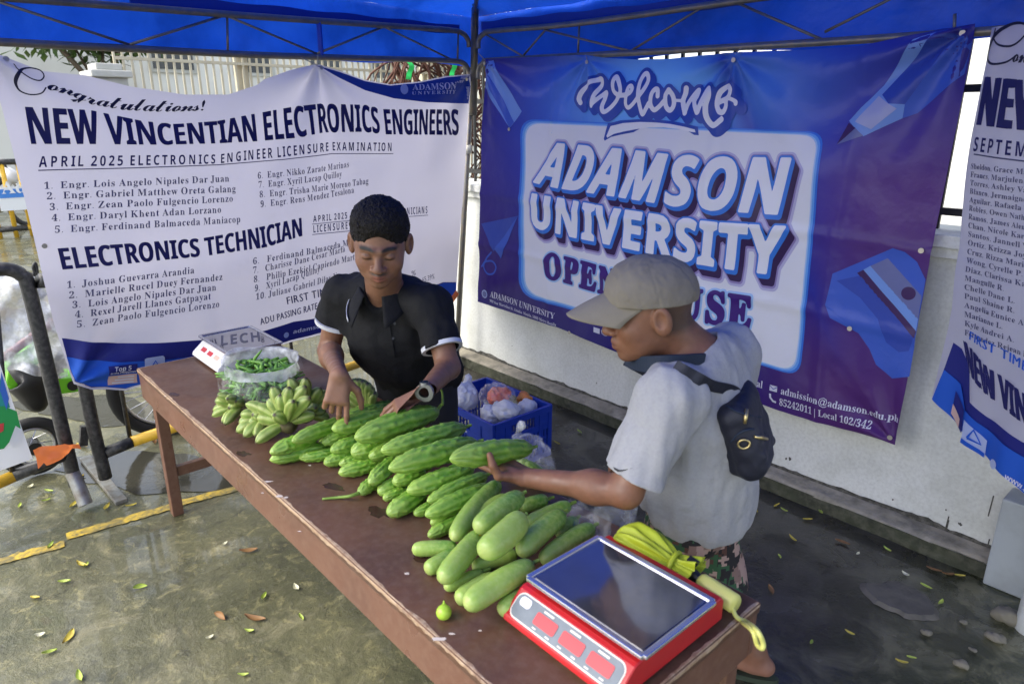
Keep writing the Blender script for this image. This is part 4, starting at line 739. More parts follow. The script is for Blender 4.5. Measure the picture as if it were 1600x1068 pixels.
# --- the left congratulations banner
top_px = [(-22, 80), (0, 85), (67, 111), (135, 118), (202, 135), (286, 148), (354, 148), (400, 133), (412, 124), (452, 110), (491, 101), (500, 101), (533, 111), (571, 125), (609, 132), (651, 128), (698, 119), (736, 116)]
bot_px = [(113, 598), (140, 606), (162, 606), (195, 609), (216, 603), (300, 577), (447, 533), (495, 521), (600, 494), (693, 469), (714, 464)]
tmpB = Banner(LP, LU, lambda S, Z: 0 * S)
pinL = [(*tmpB.px(-22, 80), .4), (*tmpB.px(496, 100), 1.1), (*tmpB.px(736, 116), 2.0), (*tmpB.px(113, 598), .2)]
_pf = pins(pinL, .022, .45, 7)
vf = [tmpB.px(x, 500)[0] for x in (182, 330, 452, 640)]
def dispL(S, Z):
    d = _pf(S, Z) + .010 * n2(S, Z * .5, 2.2, 1) + .004 * n2(S, Z, 7, 2)
    for k, a in enumerate(vf): d = d + (.006 + .004 * (k % 2)) * np.exp(-((S - a) / .05) ** 2) * np.clip(1.5 - Z, 0, 1) * (1 if k % 2 else -1)
    return d + .05 * np.exp(-((Z - 1.1) / .7) ** 2) * np.sin(S * 1.2 + .4)
lb = Banner(LP, LU, dispL)
left_banner = thing('tarpaulin_banner', lb.pos(np.array([lb.px(400, 560)]), 0)[0], 'wide white congratulations banner with two lists of names hung behind the young man', 'banner')
lb.cloth('cloth', M('white tarp'), top_px, bot_px, [(-22, 80), (20, 243), (47, 357), (81, 500), (113, 598)], [(736, 116), (733, 162), (727, 300), (714, 464)], 260, 130, parent=left_banner)
NV, BK, GB = M('navy print'), M('black print'), M('grey blue print')
wv = [(507, 107), (533, 122), (571, 141), (615, 154), (666, 160), (731, 162)]
wt = [(491, 103), (500, 103), (533, 113), (571, 127), (609, 134), (651, 130), (698, 121), (733, 118)]
lb.poly('blue_wave', M('wave blue'), wt + wv[::-1], 1, .04)
nt_ = [(95, 527), (140, 532), (182, 535), (240, 533), (303, 529), (360, 524), (407, 514), (452, 500), (494, 494), (560, 483), (620, 462), (675, 447), (693, 441), (715, 441)]
lb.poly('navy_band', M('deep navy print'), nt_ + [(714, 461), (693, 466), (600, 491), (495, 518), (447, 530), (300, 574), (216, 600), (195, 606), (162, 603), (140, 603), (114, 594)], 1, .025)
lb.poly('royal_band', M('royal print'), [(102, 556), (140, 561), (182, 563), (256, 559), (330, 550), (395, 540), (300, 573), (216, 599), (195, 605), (162, 602), (140, 602), (115, 593)], 4, .025)
lb.poly('royal_band', M('royal print'), [(640, 459), (675, 448), (693, 442), (714, 442), (713, 460), (693, 465), (650, 476)], 4, .025)
d = .0022
lb.text('headline', NV, 'NEW VINCENTIAN ELECTRONICS ENGINEERS', 'bold', [(40, 167), (138, 172), (219, 189), (270, 194), (337, 189), (388, 179), (450, 168), (498, 162), (568, 164), (600, 171), (716, 171)],
        [(49, 225), (140, 225), (249, 226), (330, 224), (392, 221), (456, 216), (501, 207), (568, 206), (600, 210), (716, 211)], 1, 1.0, [(-d, 0), (0, 0), (d, 0)])
lb.text('headline', NV, 'ELECTRONICS TECHNICIAN', 'bold', [(88, 387), (310, 370), (340, 365), (400, 353), (463, 339)], [(96, 420), (313, 398), (345, 393), (405, 385), (464, 367)], 1, 1.0, [(-d, 0), (d, 0)])
lb.text('subtitle', NV, 'APRIL 2025 ELECTRONICS ENGINEER LICENSURE EXAMINATION', 'bold', [(60, 244), (337, 241), (380, 235), (439, 229), (514, 222), (609, 223)], [(59, 261), (337, 255), (380, 250), (439, 245), (514, 235), (609, 236)], 1, 1.35)
lb.line('underline', GB, [(58, 266), (200, 262), (337, 257), (440, 249), (515, 240), (612, 240)], .0045, 1)
lb.text('subtitle', NV, 'APRIL 2025  ELECTRONICS TECHNICIANS', 'bold', [(482, 336), (535, 331), (667, 322)], [(482, 346), (535, 341), (667, 333)], 1, 1.35)
lb.text('subtitle', NV, 'LICENSURE EXAMINATION', 'bold', [(482, 351), (535, 346), (610, 341)], [(482, 362), (535, 357), (610, 351)], 1, 1.35)
lb.line('underline', GB, [(480, 349), (540, 344), (668, 336)], .004, 1); lb.line('underline', GB, [(480, 365), (540, 360), (612, 354)], .004, 1)
names = [('1.  Engr. Lois Angelo Nipales Dar Juan', 67, 295, 352, 283), ('2.  Engr. Gabriel Matthew Oreta Galang', 71, 311, 362, 299), ('3.  Engr. Zean Paolo Fulgencio Lorenzo', 75, 328, 357, 314), ('4.  Engr. Daryl Khent Adan Lorzano', 78, 345, 338, 331), ('5.  Engr. Ferdinand Balmaceda Maniacop', 83, 363, 368, 346),
         ('6.  Engr. Nikko Zarate Marinas', 398, 279, 543, 261), ('7.  Engr. Xyril Lacap Quilloy', 399, 293, 531, 276), ('8.  Engr. Trisha Marie Moreno Tabag', 400, 308, 573, 287), ('9.  Engr. Rens Mendez Tesalona', 401, 323, 550, 301),
         ('1.  Joshua Guevarra Arandia', 102, 449, 297, 425), ('2.  Marielle Rucel Duey Fernandez', 105, 465, 340, 435), ('3.  Lois Angelo Nipales Dar Juan', 110, 480, 330, 451), ('4.  Rexel Jarell Llanes Gatpayat', 114, 495, 322, 465), ('5.  Zean Paolo Fulgencio Lorenzo', 117, 510, 335, 477),
         ('6.   Ferdinand Balmaceda Maniacop', 387, 411, 575, 375), ('7.   Charisse Dane Cesar Marfa', 387, 425, 533, 392), ('8.   Philip Ezekiel Capiendo Martin', 388, 439, 557, 403), ('9.   Xyril Lacap Quilloy', 390, 453, 492, 423), ('10. Juliane Gabriel Dilay V', 392, 466, 520, 434)]
for s_, x0, y0, x1, y1 in names:
    md = ((x0 + x1) / 2, (y0 + y1) / 2 + (1.5 if x0 > 380 else 0)); h = 10.5 if x0 < 380 else 9.8
    lb.text('name_list', GB, s_, 'serif', [(x0, y0 - h), (md[0], md[1] - h), (x1, y1 - h)], [(x0, y0), md, (x1, y1)], 1, 1.12, L=.05)
lb.text('passing_rate', NV, 'FIRST TIME TAKERS', 'sans', [(439, 462), (496, 449), (560, 436)], [(441, 473), (496, 461), (560, 448)], 1, 1.15, [(0, 0), (.002, 0)])
lb.text('passing_rate', NV, 'ADU PASSING RATE: 5', 'sans', [(398, 495), (450, 481), (497, 468)], [(400, 505), (450, 491), (497, 478)], 1, 1.12, [(0, 0), (.002, 0)])
lb.text('passing_rate', NV, '65.39%', 'sans', [(658, 433), (679, 427)], [(659, 441), (679, 435)], 1, 1.0); lb.text('passing_rate', NV, '%', 'sans', [(640, 423), (648, 421)], [(640, 431), (648, 429)], 1)
def wrap(B_, part, m, px, w, layer, n=8): B_.put(part, m, *level2d(sd_strokes([(B_.pxs(smooth_path([(*p, 0) for p in px], n)[:, :2]), w)]), *box2(B_, px, .02), .0035, 0), layer)
def box2(B_, px, pad): q = B_.pxs(px); return q.min(0) - pad, q.max(0) + pad
cpx = [(22, 100), (27, 109), (45, 122), (61, 126), (69, 119), (64, 110), (48, 106), (33, 109), (25, 118), (24, 130), (31, 142), (46, 148), (62, 146), (70, 137)]
npt = (len(cpx) - 1) * 8 + 1; tt = np.linspace(0, 1, npt)
wrap(lb, 'script_heading', BK, cpx, .0026 + .0045 * np.exp(-((tt - .62) / .09) ** 2), 1)
lb.text('script_heading', BK, 'ongratulations!', 'script', [(72, 120), (110, 131), (150, 146), (190, 152), (250, 156), (318, 158)], [(72, 140), (105, 148), (140, 163), (190, 172), (250, 175), (314, 173)], 1, .86, [(0, 0), (.0022, 0)], res=3)
lb.disc('emblem', M('pale blue print'), (630, 139.5), .030, 2); lb.disc('emblem', M('pale blue print'), (630, 139.5), .022, 2.4)
lb.text('emblem_lettering', M('white print'), 'ADAMSON', 'serif', [(642.5, 132.5), (711, 128.5)], [(642.5, 141), (711, 139.6)], 2)
lb.text('emblem_lettering', M('white print'), 'UNIVERSITY', 'serif', [(641.5, 143.5), (712.5, 140.8)], [(641.5, 148), (712.5, 146.3)], 2, 1.3)
lb.poly('ranking_box', M('deep navy print'), [(164, 569), (209, 565), (210, 579), (165, 583)], 6); lb.poly('ranking_strip', M('salmon print'), [(165, 585), (210, 581), (212, 596), (166, 600)], 6)
for k in range(3): lb.poly('ranking_strip_lines', M('white print'), [(180 - 4 * k, 586 + 4.6 * k), (206, 584 + 4.6 * k), (206, 586 + 4.6 * k), (180 - 4 * k, 588 + 4.6 * k)], 8)
lb.text('ranking_lettering', M('white print'), 'Top 5', 'bold', [(173, 569.5), (200, 567.3)], [(173, 577), (200, 575)], 8); lb.text('ranking_lettering', M('white print'), 'in the Philippines', 'bold', [(167, 578.8), (208, 575.4)], [(167, 581.6), (208, 578.4)], 8)
lb.poly('seal_box', M('pale blue print'), [(220, 558), (223, 556), (248, 552), (251, 555), (253, 577), (251, 580), (225, 584), (222, 581)], 6)
lb.line('seal_triangle', M('royal print'), [(230, 573), (236.5, 560), (244, 571), (230, 573)], .008, 8)
lb.disc('web_address', M('pale blue print'), (441, 521), .017, 2); lb.text('web_address', M('white print'), 'adamsonuniversity', 'bold', [(452, 513), (495, 504), (550, 492)], [(452, 519), (495, 510), (550, 498)], 2)
lb.finish(left_banner)
b = MB()
for p in [(66, 383), (500, 106), (727, 124), (10, 92)]: q = lb.pos(np.array([lb.px(*p)]), 4)[0]; b.disc(q, lb.n, .011, 14)
b.build('grommets', M('grommet'), left_banner)
b = MB()
for p, q in [((496, 102), (497, 86)), ((496, 102), (470, 90)), ((734, 118), (738, 108)), ((-14, 84), (-20, 66)), ((733, 126), (744, 116))]: b.tube([onL(*p), onL(*q)], .0025, 6)
b.build('tie_cords', M('cord'), left_banner)

# --- the blue welcome banner
ctop = [(757, 92), (847, 89), (915, 86), (948, 91), (993, 93), (1042, 92), (1097, 86), (1146, 82), (1257, 78), (1352, 71), (1419, 54), (1470, 44), (1524, 37)]
cbot = [(747, 471), (870, 511), (967, 550), (1100, 600), (1216, 641), (1279, 660), (1338, 675), (1398, 695)]
cL = Banner((0, CY, 0), (1, 0, 0), lambda S, Z: 0 * S)
pinC = [(*cL.px(757, 92), .3), (*cL.px(1524, 37), 1.2), (*cL.px(917, 92), .5), (*cL.px(1148, 88), 2.4), (*cL.px(1398, 695), .7)]
_pc = pins(pinC, .018, .42, 9); _tr = pins([(*cL.px(1524, 37), 2.0)], .032, .55, 11)
hf = [cL.px(1300, y)[1] for y in (375, 498)]; vc = [cL.px(1290, 500)[0], cL.px(1090, 500)[0], cL.px(860, 300)[0]]
def dispC(S, Z):
    d = _pc(S, Z) + _tr(S, Z) + .012 * n2(S, Z, 2.4, 4) + .006 * n2(S + Z * .4, Z - S * .3, 6, 6) + .003 * np.abs(n2(S + Z, Z * .6 - S, 9, 9))
    for a in hf: d = d + .008 * np.exp(-((Z - a - .02 * np.sin(S * 3)) / .028) ** 2)
    for a in vc: d = d + .008 * np.exp(-((S - a - .02 * np.sin(Z * 4)) / .028) ** 2)
    return d
cb = Banner((0, CY, 0), (1, 0, 0), dispC)
def colC(st):
    S, Z = st[:, 0], st[:, 1]; c0, c1 = cb.px(1030, 150), cb.px(1000, 480)
    purple, royal, sky_, deep = np.array([.052, .024, .17]), np.array([.024, .065, .52]), np.array([.17, .46, .92]), np.array([.020, .016, .17])
    g = np.exp(-(((S - c0[0]) / .62) ** 2 + ((Z - c0[1]) / .30) ** 2)); g2 = np.exp(-(((S - c0[0]) / 1.15) ** 2 + ((Z - c0[1] + .1) / .75) ** 2))
    c = purple + (royal - purple) * np.clip(g2 * 1.5, 0, 1)[:, None]; c = c + (sky_ - c) * np.clip(g * 1.1, 0, 1)[:, None]
    low = np.clip((.86 + .02 * S - Z) / .25, 0, 1) * np.clip((-1.3 - S) / .5, 0, 1); c = c + (deep - c) * (low * .8)[:, None]
    plum = np.array([.115, .035, .17]); k = np.clip((S + 1.75) / .5, 0, 1) * np.clip((2.1 - Z) / .5, 0, 1); c = c + (plum - c) * (k * .75)[:, None]
    bl = np.exp(-np.abs((S + 1.62) * .8 + (Z - 1.45) * .45) / .09) * np.clip((Z - .7) / .4, 0, 1) * .8; c = c + (np.array([.015, .035, .36]) - c) * (np.clip(bl, 0, 1))[:, None]
    return c
cloth_mat('welcome print', (.1, .1, .5), attr='tint', rough=.30, tl=.14, bm=.45)
for n_, c_ in (('panel glow', (.05, .20, .72)), ('panel edge', (.16, .42, .86)), ('panel white', (.86, .85, .86)), ('letter white', (.92, .91, .91)), ('letter blue', (.05, .22, .70)), ('letter plum', (.045, .020, .085)), ('soft lilac', (.56, .53, .72)), ('lilac', (.33, .26, .52)), ('open plum', (.065, .022, .20)), ('open glow', (.40, .62, .90)),
               ('shape blue', (.06, .13, .55)), ('shape mid blue', (.045, .085, .42)), ('shape light blue', (.20, .35, .74)), ('shape pale', (.42, .45, .68)), ('shape slate', (.17, .19, .38)), ('shape dark', (.06, .025, .11)), ('welcome edge', (.035, .085, .42))): cloth_mat(n_, c_, rough=.30, tl=.12, bm=.35)
centre_banner = thing('tarpaulin_banner', cb.pos(np.array([cb.px(1050, 580)]), 0)[0], 'blue and purple welcome banner with big white lettering hung on the white wall', 'banner')
cb.cloth('cloth', M('welcome print'), ctop, cbot, [(757, 92), (752, 200), (751, 330), (747, 471)], [(1524, 37), (1497, 179), (1465, 340), (1436, 497), (1398, 695)], 280, 150, colC, centre_banner)
def rquad(q, r, n=7):                                        # rounded quad in pixels
    q = [np.array(p, float) for p in q]; out = []
    for i in range(4):
        p, a, c = q[i], q[i - 1], q[(i + 1) % 4]; a = p + (a - p) / np.linalg.norm(a - p) * r; c = p + (c - p) / np.linalg.norm(c - p) * r
        out += [tuple((1 - t) ** 2 * a + 2 * t * (1 - t) * p + t * t * c) for t in np.linspace(0, 1, n)]
    return out
Q = [(820, 192), (1279, 212), (1243, 580), (822, 456)]; ctr = np.mean(Q, axis=0)
gro = lambda k: [tuple(np.array(p) + (np.array(p) - ctr) / np.linalg.norm(np.array(p) - ctr) * k * 1.35) for p in Q]
for k, (g_, m) in enumerate([(8, 'panel glow'), (5.0, 'panel edge'), (2.0, 'open glow'), (0, 'panel white')]): cb.poly('panel' if g_ == 0 else 'panel_border', M(m), rquad(gro(g_), 26), 1 + k * .6, .028) if g_ == 0 else cb.poly('panel_border_%s' % ('glow', 'edge', 'rim')[k], M(m), rquad(gro(g_), 26), 1 + k * .6, .028)
def level_text(string, st, topp, bot, layers, space, h=.006):
    v, f = glyphs(string, st, space, 3); x0, x1 = v[:, 0].min(), v[:, 0].max(); t = (v[:, 0] - x0) / (x1 - x0); k = (v[:, 1] / capheight(st))[:, None]
    e = interp_poly(cb.pxs(bot), t) * (1 - k) + interp_poly(cb.pxs(topp), t) * k; sd0 = sd_mesh2d(e, f); lo, hi = e.min(0) - .12, e.max(0) + .12
    cache = {}
    nx, ny = int((hi[0] - lo[0]) / h) + 2, int((hi[1] - lo[1]) / h) + 2; gx, gy = np.meshgrid(lo[0] + np.arange(nx) * h, lo[1] + np.arange(ny) * h, indexing='ij'); D = sd0(np.stack([gx.ravel(), gy.ravel()], 1)).reshape(nx, ny)
    def samp(P):
        q = (P - lo) / h; i = np.clip(q.astype(int), 0, [nx - 2, ny - 2]); w = np.clip(q - i, 0, 1)
        return (D[i[:, 0], i[:, 1]] * (1 - w[:, 0]) + D[i[:, 0] + 1, i[:, 1]] * w[:, 0]) * (1 - w[:, 1]) + (D[i[:, 0], i[:, 1] + 1] * (1 - w[:, 0]) + D[i[:, 0] + 1, i[:, 1] + 1] * w[:, 0]) * w[:, 1]
    for part, m, lev, shift, layer in layers:
        def sd(P, shift=shift):
            d_ = samp(P)
            for q in np.linspace(0, 1, 7)[1:]:
                if shift[0] or shift[1]: d_ = np.minimum(d_, samp(P - np.array(shift) * q))
            return d_
        V_, F_ = level2d(sd, lo, hi, h, lev); cb.put(part, M(m), V_, F_, layer, .05)
T1 = ([(852, 222), (873, 225), (970, 234), (1064, 244), (1128, 247), (1238, 248)], [(835, 284), (873, 293), (961, 305), (1040, 318), (1114, 326), (1155, 329), (1233, 334)])
T2 = ([(834, 303), (868, 309), (961, 326), (1055, 340), (1120, 348), (1230, 354)], [(834, 353), (899, 369), (993, 388), (1060, 405), (1102, 412), (1156, 421), (1218, 428)])
for nm, st, (a_, b_), sp in (('ADAMSON', 'bi', T1, 1.06), ('UNIVERSITY', 'bold', T2, 1.06)):
    level_text(nm, st, a_, b_, [('title_shadow_soft', 'soft lilac', .030, (.040, -.055), 3.4), ('title_shadow', 'lilac', .020, (.038, -.052), 4.0), ('title_depth', 'letter plum', .0145, (.036, -.046), 4.6), ('title_outline', 'letter blue', .0150, (.010, -.014), 5.2), ('title_letters', 'letter white', .0065, (0, 0), 5.8)], sp)
level_text('OPEN HOUSE', 'serif', [(855, 394), (900, 405), (940, 416), (1072, 449), (1177, 464)], [(853, 432), (890, 441), (936, 455), (1077, 496), (1172, 514)], [('open_house_glow', 'open glow', .019, (0, 0), 3.4), ('open_house_letters', 'open plum', .0085, (0, 0), 4.6)], 1.12, .005)
Zp = lambda P: [(890 + x / 5.714, 90 + y / 5.714) for x, y in P]
W_ = [([(97, 405), (88, 365), (118, 292), (190, 222), (262, 196), (298, 197), (285, 245), (238, 325), (207, 400), (206, 428)], 22), ([(206, 425), (245, 385), (292, 338), (330, 312), (318, 362), (296, 440), (312, 486), (362, 450), (432, 370), (466, 300), (450, 222), (420, 172), (402, 205), (398, 270), (412, 312), (455, 338), (505, 335)], 20),
      ([(505, 335), (548, 318), (568, 280), (555, 253), (533, 272), (516, 350), (510, 418), (532, 448), (572, 420), (612, 370)], 18), ([(612, 370), (670, 282), (702, 205), (690, 148), (660, 152), (630, 222), (622, 330), (640, 440), (660, 506), (690, 460), (715, 410)], 20),
      ([(792, 345), (792, 290), (768, 284), (738, 330), (730, 415), (760, 468), (802, 440), (842, 392)], 20), ([(888, 288), (858, 345), (862, 436), (898, 472), (926, 420), (922, 345), (892, 290)], 20), ([(928, 382), (985, 385)], 12),
      ([(1036, 275), (1028, 320), (1006, 395), (1032, 494)], 23), ([(1032, 488), (1062, 400), (1138, 295), (1138, 340), (1116, 400), (1150, 490)], 21), ([(1154, 484), (1200, 362), (1246, 278), (1256, 335), (1226, 430), (1232, 540), (1290, 605), (1366, 553)], 23),
      ([(1345, 398), (1430, 352), (1452, 285), (1420, 258), (1352, 312), (1322, 410), (1342, 478), (1380, 488), (1408, 440), (1410, 388)], 21), ([(1400, 378), (1445, 366), (1498, 390), (1502, 416)], 14)]
stk = []
for P, r in W_:
    q = smooth_path([(x, y, 0) for x, y in P], 5)[:, :2]; qq = cb.pxs(Zp(q)); stk.append((qq, np.full(len(qq), r / 5.714 * .0035)))
sdw = sd_strokes(stk); allp = np.vstack([q for q, _ in stk])
sdsh = lambda P: np.minimum(sdw(P), np.minimum(sdw(P - np.array([.014, -.012])), sdw(P - np.array([.027, -.024]))))
for sd_, lev, m, part, ly in ((sdsh, .017, 'welcome edge', 'welcome_outline', 3.4), (sdw, 0, 'letter white', 'welcome_lettering', 4.2)):
    V_, F_ = level2d(sd_, allp.min(0) - .08, allp.max(0) + .08, .006, lev); cb.put(part, M(m), V_, F_, ly, .05)
sw = Zp([(372, 612), (480, 585), (640, 575), (780, 580), (900, 592), (1040, 618), (1132, 642), (1138, 668), (1100, 664), (980, 638), (850, 624), (720, 625), (600, 640), (480, 662), (400, 682), (345, 716), (338, 700)])
sc_ = np.mean(sw, axis=0); cb.poly('welcome_outline', M('welcome edge'), [(p[0] + 4.2 * np.sign(p[0] - sc_[0]), p[1] + (4.6 if p[1] > sc_[1] + (p[0] - sc_[0]) * .03 else -4.2)) for p in sw], 3.4, .05); cb.poly('welcome_lettering', M('letter white'), sw, 4.2, .05)
P_ = cb.poly
P_('pencil', M('shape light blue'), [(1379, 133), (1429, 62), (1464, 50), (1377, 148)], 1); P_('pencil', M('shape light blue'), [(1325, 189), (1379, 133), (1377, 148), (1389, 162), (1414, 163), (1409, 185), (1350, 213)], 1)
P_('pencil_wood', M('shape pale'), [(1336, 190), (1372, 150), (1389, 162), (1402, 170), (1362, 202)], 1.6); P_('pencil_core', M('shape mid blue'), [(1377, 148), (1464, 50), (1503, 44), (1414, 163), (1389, 162)], 1); P_('pencil_side', M('shape blue'), [(1414, 163), (1503, 44), (1518, 66), (1506, 116), (1432, 177), (1409, 185)], 1)
P_('pencil_lead', M('shape dark'), [(1325, 192), (1338, 200), (1308, 226)], 1.6); P_('pencil_lead_side', M('shape slate'), [(1338, 200), (1350, 212), (1308, 226)], 1.6)
P_('corner_eraser', M('shape light blue'), [(757, 97), (769, 94), (815, 174), (797, 200), (756, 137)], 1); P_('corner_eraser_side', M('shape blue'), [(756, 120), (797, 200), (803, 191), (757, 104)], 1.6)
P_('paper_plane', M('shape mid blue'), [(754, 349), (811, 337), (772, 393)], 1); P_('paper_plane_fold', M('shape blue'), [(811, 337), (796, 372), (783, 404), (774, 389)], 1.6)
q6 = smooth_path([(x, y, 0) for x, y in [(768, 394), (760, 404), (756, 416), (762, 427), (771, 427), (775, 417), (769, 408), (758, 409), (753, 416)]], 5)[:, :2]; qq = cb.pxs(q6)
V_, F_ = level2d(sd_strokes([(qq, np.full(len(qq), .0065))]), qq.min(0) - .03, qq.max(0) + .03, .005, 0); cb.put('swirl', M('shape blue'), V_, F_, 1)
P_('sharpener', M('shape blue'), [(1302, 427), (1397, 387), (1415, 393), (1433, 409), (1446, 437), (1421, 588), (1392, 592), (1368, 570), (1358, 545), (1342, 520), (1300, 495), (1292, 475)], 1)
P_('sharpener_inside', M('shape mid blue'), [(1308, 438), (1345, 430), (1428, 527), (1420, 548), (1404, 550), (1384, 535), (1372, 498), (1345, 465)], 1.6); P_('sharpener_blade', M('shape slate'), [(1361, 415), (1388, 403), (1440, 462), (1435, 500)], 1.6)
P_('sharpener_edge', M('shape light blue'), [(1350, 421), (1361, 415), (1435, 498), (1432, 517)], 1.6); P_('sharpener_slot', M('shape dark'), [(1340, 426), (1350, 421), (1432, 517), (1429, 528)], 1.6); cb.disc('sharpener_screw', M('shape dark'), (1420, 458), .028, 2.4)
WP = M('white print')
cb.disc('emblem', M('pale blue print'), (758, 459), .030, 1); cb.disc('emblem_core', M('shape slate'), (758, 459), .023, 1.6)
cb.text('contact_lettering', WP, 'ADAMSON UNIVERSITY', 'serif', [(767, 454), (868, 489)], [(766, 463.5), (867, 498)], 1); cb.text('contact_lettering', WP, '900 San Marcelino St., Ermita, Manila, 1000 Metro Manila', 'serif', [(766, 467), (869, 505)], [(766, 471), (869, 509.5)], 1)
cb.text('contact_lettering', WP, '@T', 'serif', [(942, 510), (962, 516)], [(941, 519), (961, 525)], 1); P_('contact_icon', WP, [(929, 510), (939, 513), (939, 521), (929, 518)], 1); cb.text('contact_lettering', WP, 'icial', 'serif', [(1171, 589), (1193, 595)], [(1170, 600), (1192, 606)], 1)
cb.text('contact_lettering', WP, 'admission@adamson.edu.ph', 'serif', [(1222, 603.5), (1404, 650)], [(1221, 614.5), (1403, 660.5)], 1); cb.text('contact_lettering', WP, '85242011 | Local 102/342', 'serif', [(1219, 621.5), (1362, 659)], [(1218, 632.5), (1361, 669.5)], 1)
P_('contact_icon', WP, [(1204, 600), (1216, 603), (1215, 612), (1203, 609)], 1); cb.line('contact_icon_fold', M('shape mid blue'), [(1204, 601), (1209.5, 607), (1216, 604)], .004, 1.6)
cb.line('contact_icon', WP, [(1204, 614), (1204, 620), (1208, 626), (1213, 628)], .011, 1)
cb.finish(centre_banner)
b = MB()
for p in [(917, 97), (1148, 94), (891, 519), (1392, 682), (1441, 391), (1330, 512), (797, 202), (758, 99), (1504, 52)]: q = cb.pos(np.array([cb.px(*p)]), 4)[0]; b.disc(q, cb.n, .011, 14)
b.build('grommets', M('grommet'), centre_banner)
b = MB()
for p, q in [((917, 92), (915, 84)), ((1148, 84), (1160, 74)), ((1506, 46), (1512, 46)), ((758, 94), (748, 84))]: b.tube([onY(*p, CY), onY(*q, CY + .02)], .0028, 6)
b.build('tie_cords', M('cord'), centre_banner)

# --- the second congratulations banner at the right, gathered and turned
RP, RU = np.array([-.93, 3.07, 0]), np.array([.85, -.53, 0]); RU /= np.linalg.norm(RU)
def dispR(S, Z): return -.10 * np.exp(-np.maximum(S + .02, 0) / .05) + .014 * n2(S * 3, Z * .6, 3, 3) + .006 * n2(S, Z, 9, 8) + .012 * np.sin(S * 38 + Z * 2) * np.clip((1.2 - Z), 0, 1)
rb = Banner(RP, RU, dispR)
right_banner = thing('tarpaulin_banner', rb.pos(np.array([rb.px(1560, 700)]), 0)[0], 'white congratulations banner cut off by the right edge, over the grey post', 'banner')
rtop = [(1528, 44), (1560, 41), (1600, 38), (1660, 34), (1800, 24)]; rbot = [(1457, 622), (1490, 660), (1530, 705), (1600, 771), (1700, 850), (1800, 915)]
rb.cloth('cloth', M('white tarp'), rtop, rbot, [(1528, 44), (1500, 200), (1496, 330), (1488, 480), (1457, 622)], [(1800, 24), (1800, 500), (1800, 915)], 90, 130, parent=right_banner)
rb.poly('navy_band', M('deep navy print'), [(1489, 535), (1500, 545), (1512, 575), (1516, 628), (1540, 650), (1600, 690), (1700, 750), (1795, 800), (1795, 908), (1700, 847), (1600, 768), (1530, 702), (1490, 657), (1460, 624), (1475, 580)], 1, .025)
rb.poly('royal_band', M('royal print'), [(1478, 577), (1500, 600), (1510, 640), (1530, 660), (1600, 712), (1700, 775), (1795, 830), (1795, 908), (1700, 847), (1600, 767), (1530, 701), (1490, 656), (1461, 623)], 4, .025)
rb.text('headline', NV, 'NEW', 'bold', [(1532, 120), (1585, 124), (1640, 129)], [(1518, 195), (1582, 202), (1636, 207)], 1, 1.0, [(-.008, 0), (0, 0), (.008, 0)])
rb.text('headline', NV, 'NEW VINCENTIAN', 'bold', [(1503, 532), (1545, 575), (1600, 612), (1760, 690)], [(1510, 580), (1545, 620), (1600, 660), (1760, 745)], 1, 1.0, [(-.004, 0), (.004, 0)])
rb.text('subtitle', NV, 'SEPTEMBER 2025', 'bold', [(1515, 214), (1600, 222), (1750, 236)], [(1512, 236), (1598, 245), (1750, 260)], 1, 1.3); rb.line('underline', GB, [(1514, 241), (1600, 252), (1760, 268)], .005, 1)
for i, s_ in enumerate(['Sheldon, Grace Mae', 'Francs, Marjulenlyn', 'Torres, Ashley Vale', 'Blanco, Jermaigne K.', 'Aguilar, Rafaela Trish', 'Robles, Owen Nathan', 'Ramos, James Alen M.', 'Chan, Nicole Karol S.', 'Santos, Jannell V.', 'Ortiz, Krizza Joy B.', 'Cruz, Rizza Marie S.', 'Wong, Cyrelle P.', 'Diaz, Clarissa Kaye V.', 'Mangulle R.', 'Chelle Dane L.', 'Paul Shaine R.', 'Angelia Eunice A.', 'Marianne L.', 'Kyle Andrei A.', 'Fernandez Rejean D.']):
    y = 262 + i * 12.9 + i * i * .04; x = 1510 - max(0, i - 8) * .5; sl = .10 + .013 * i; w_ = 5.6 * len(s_)
    rb.text('name_list', GB, s_, 'serif', [(x, y - 7), (x + w_, y - 7 + sl * w_)], [(x - .5, y + 1.5), (x + w_ - .5, y + 1.5 + sl * w_)], 1, 1.05, L=.06)
rb.text('passing_rate', M('royal print'), 'FIRST TIME TAKERS', 'sans', [(1512, 517), (1600, 562), (1700, 610)], [(1511, 530), (1599, 577), (1700, 626)], 1, 1.1, [(0, 0), (.003, 0)])
rq = smooth_path([(x, y, 0) for x, y in [(1550, 45), (1546, 58), (1556, 70), (1578, 72), (1597, 62), (1610, 44), (1596, 36), (1575, 40), (1549, 55), (1533, 78), (1532, 92), (1545, 100), (1570, 97), (1590, 86)]], 7)[:, :2]; qq = rb.pxs(rq); tt = np.linspace(0, 1, len(qq))
V_, F_ = level2d(sd_strokes([(qq, .0035 + .005 * np.exp(-((tt - .65) / .12) ** 2))]), qq.min(0) - .03, qq.max(0) + .03, .0045, 0); rb.put('script_heading', BK, V_, F_, 1)
rb.text('script_heading', BK, 'ongratulations', 'script', [(1583, 72), (1700, 80), (1790, 86)], [(1581, 97), (1700, 106), (1790, 112)], 1, .9, [(0, 0), (.003, 0)])
rb.poly('seal_box', M('pale blue print'), [(1511, 655), (1545, 688), (1540, 715), (1506, 690)], 6); rb.line('seal_triangle', M('royal print'), [(1517, 683), (1527, 671), (1536, 694), (1517, 683)], .010, 8); rb.poly('seal_label', M('royal print'), [(1506.5, 690), (1508, 683), (1542, 708), (1540, 714)], 8)
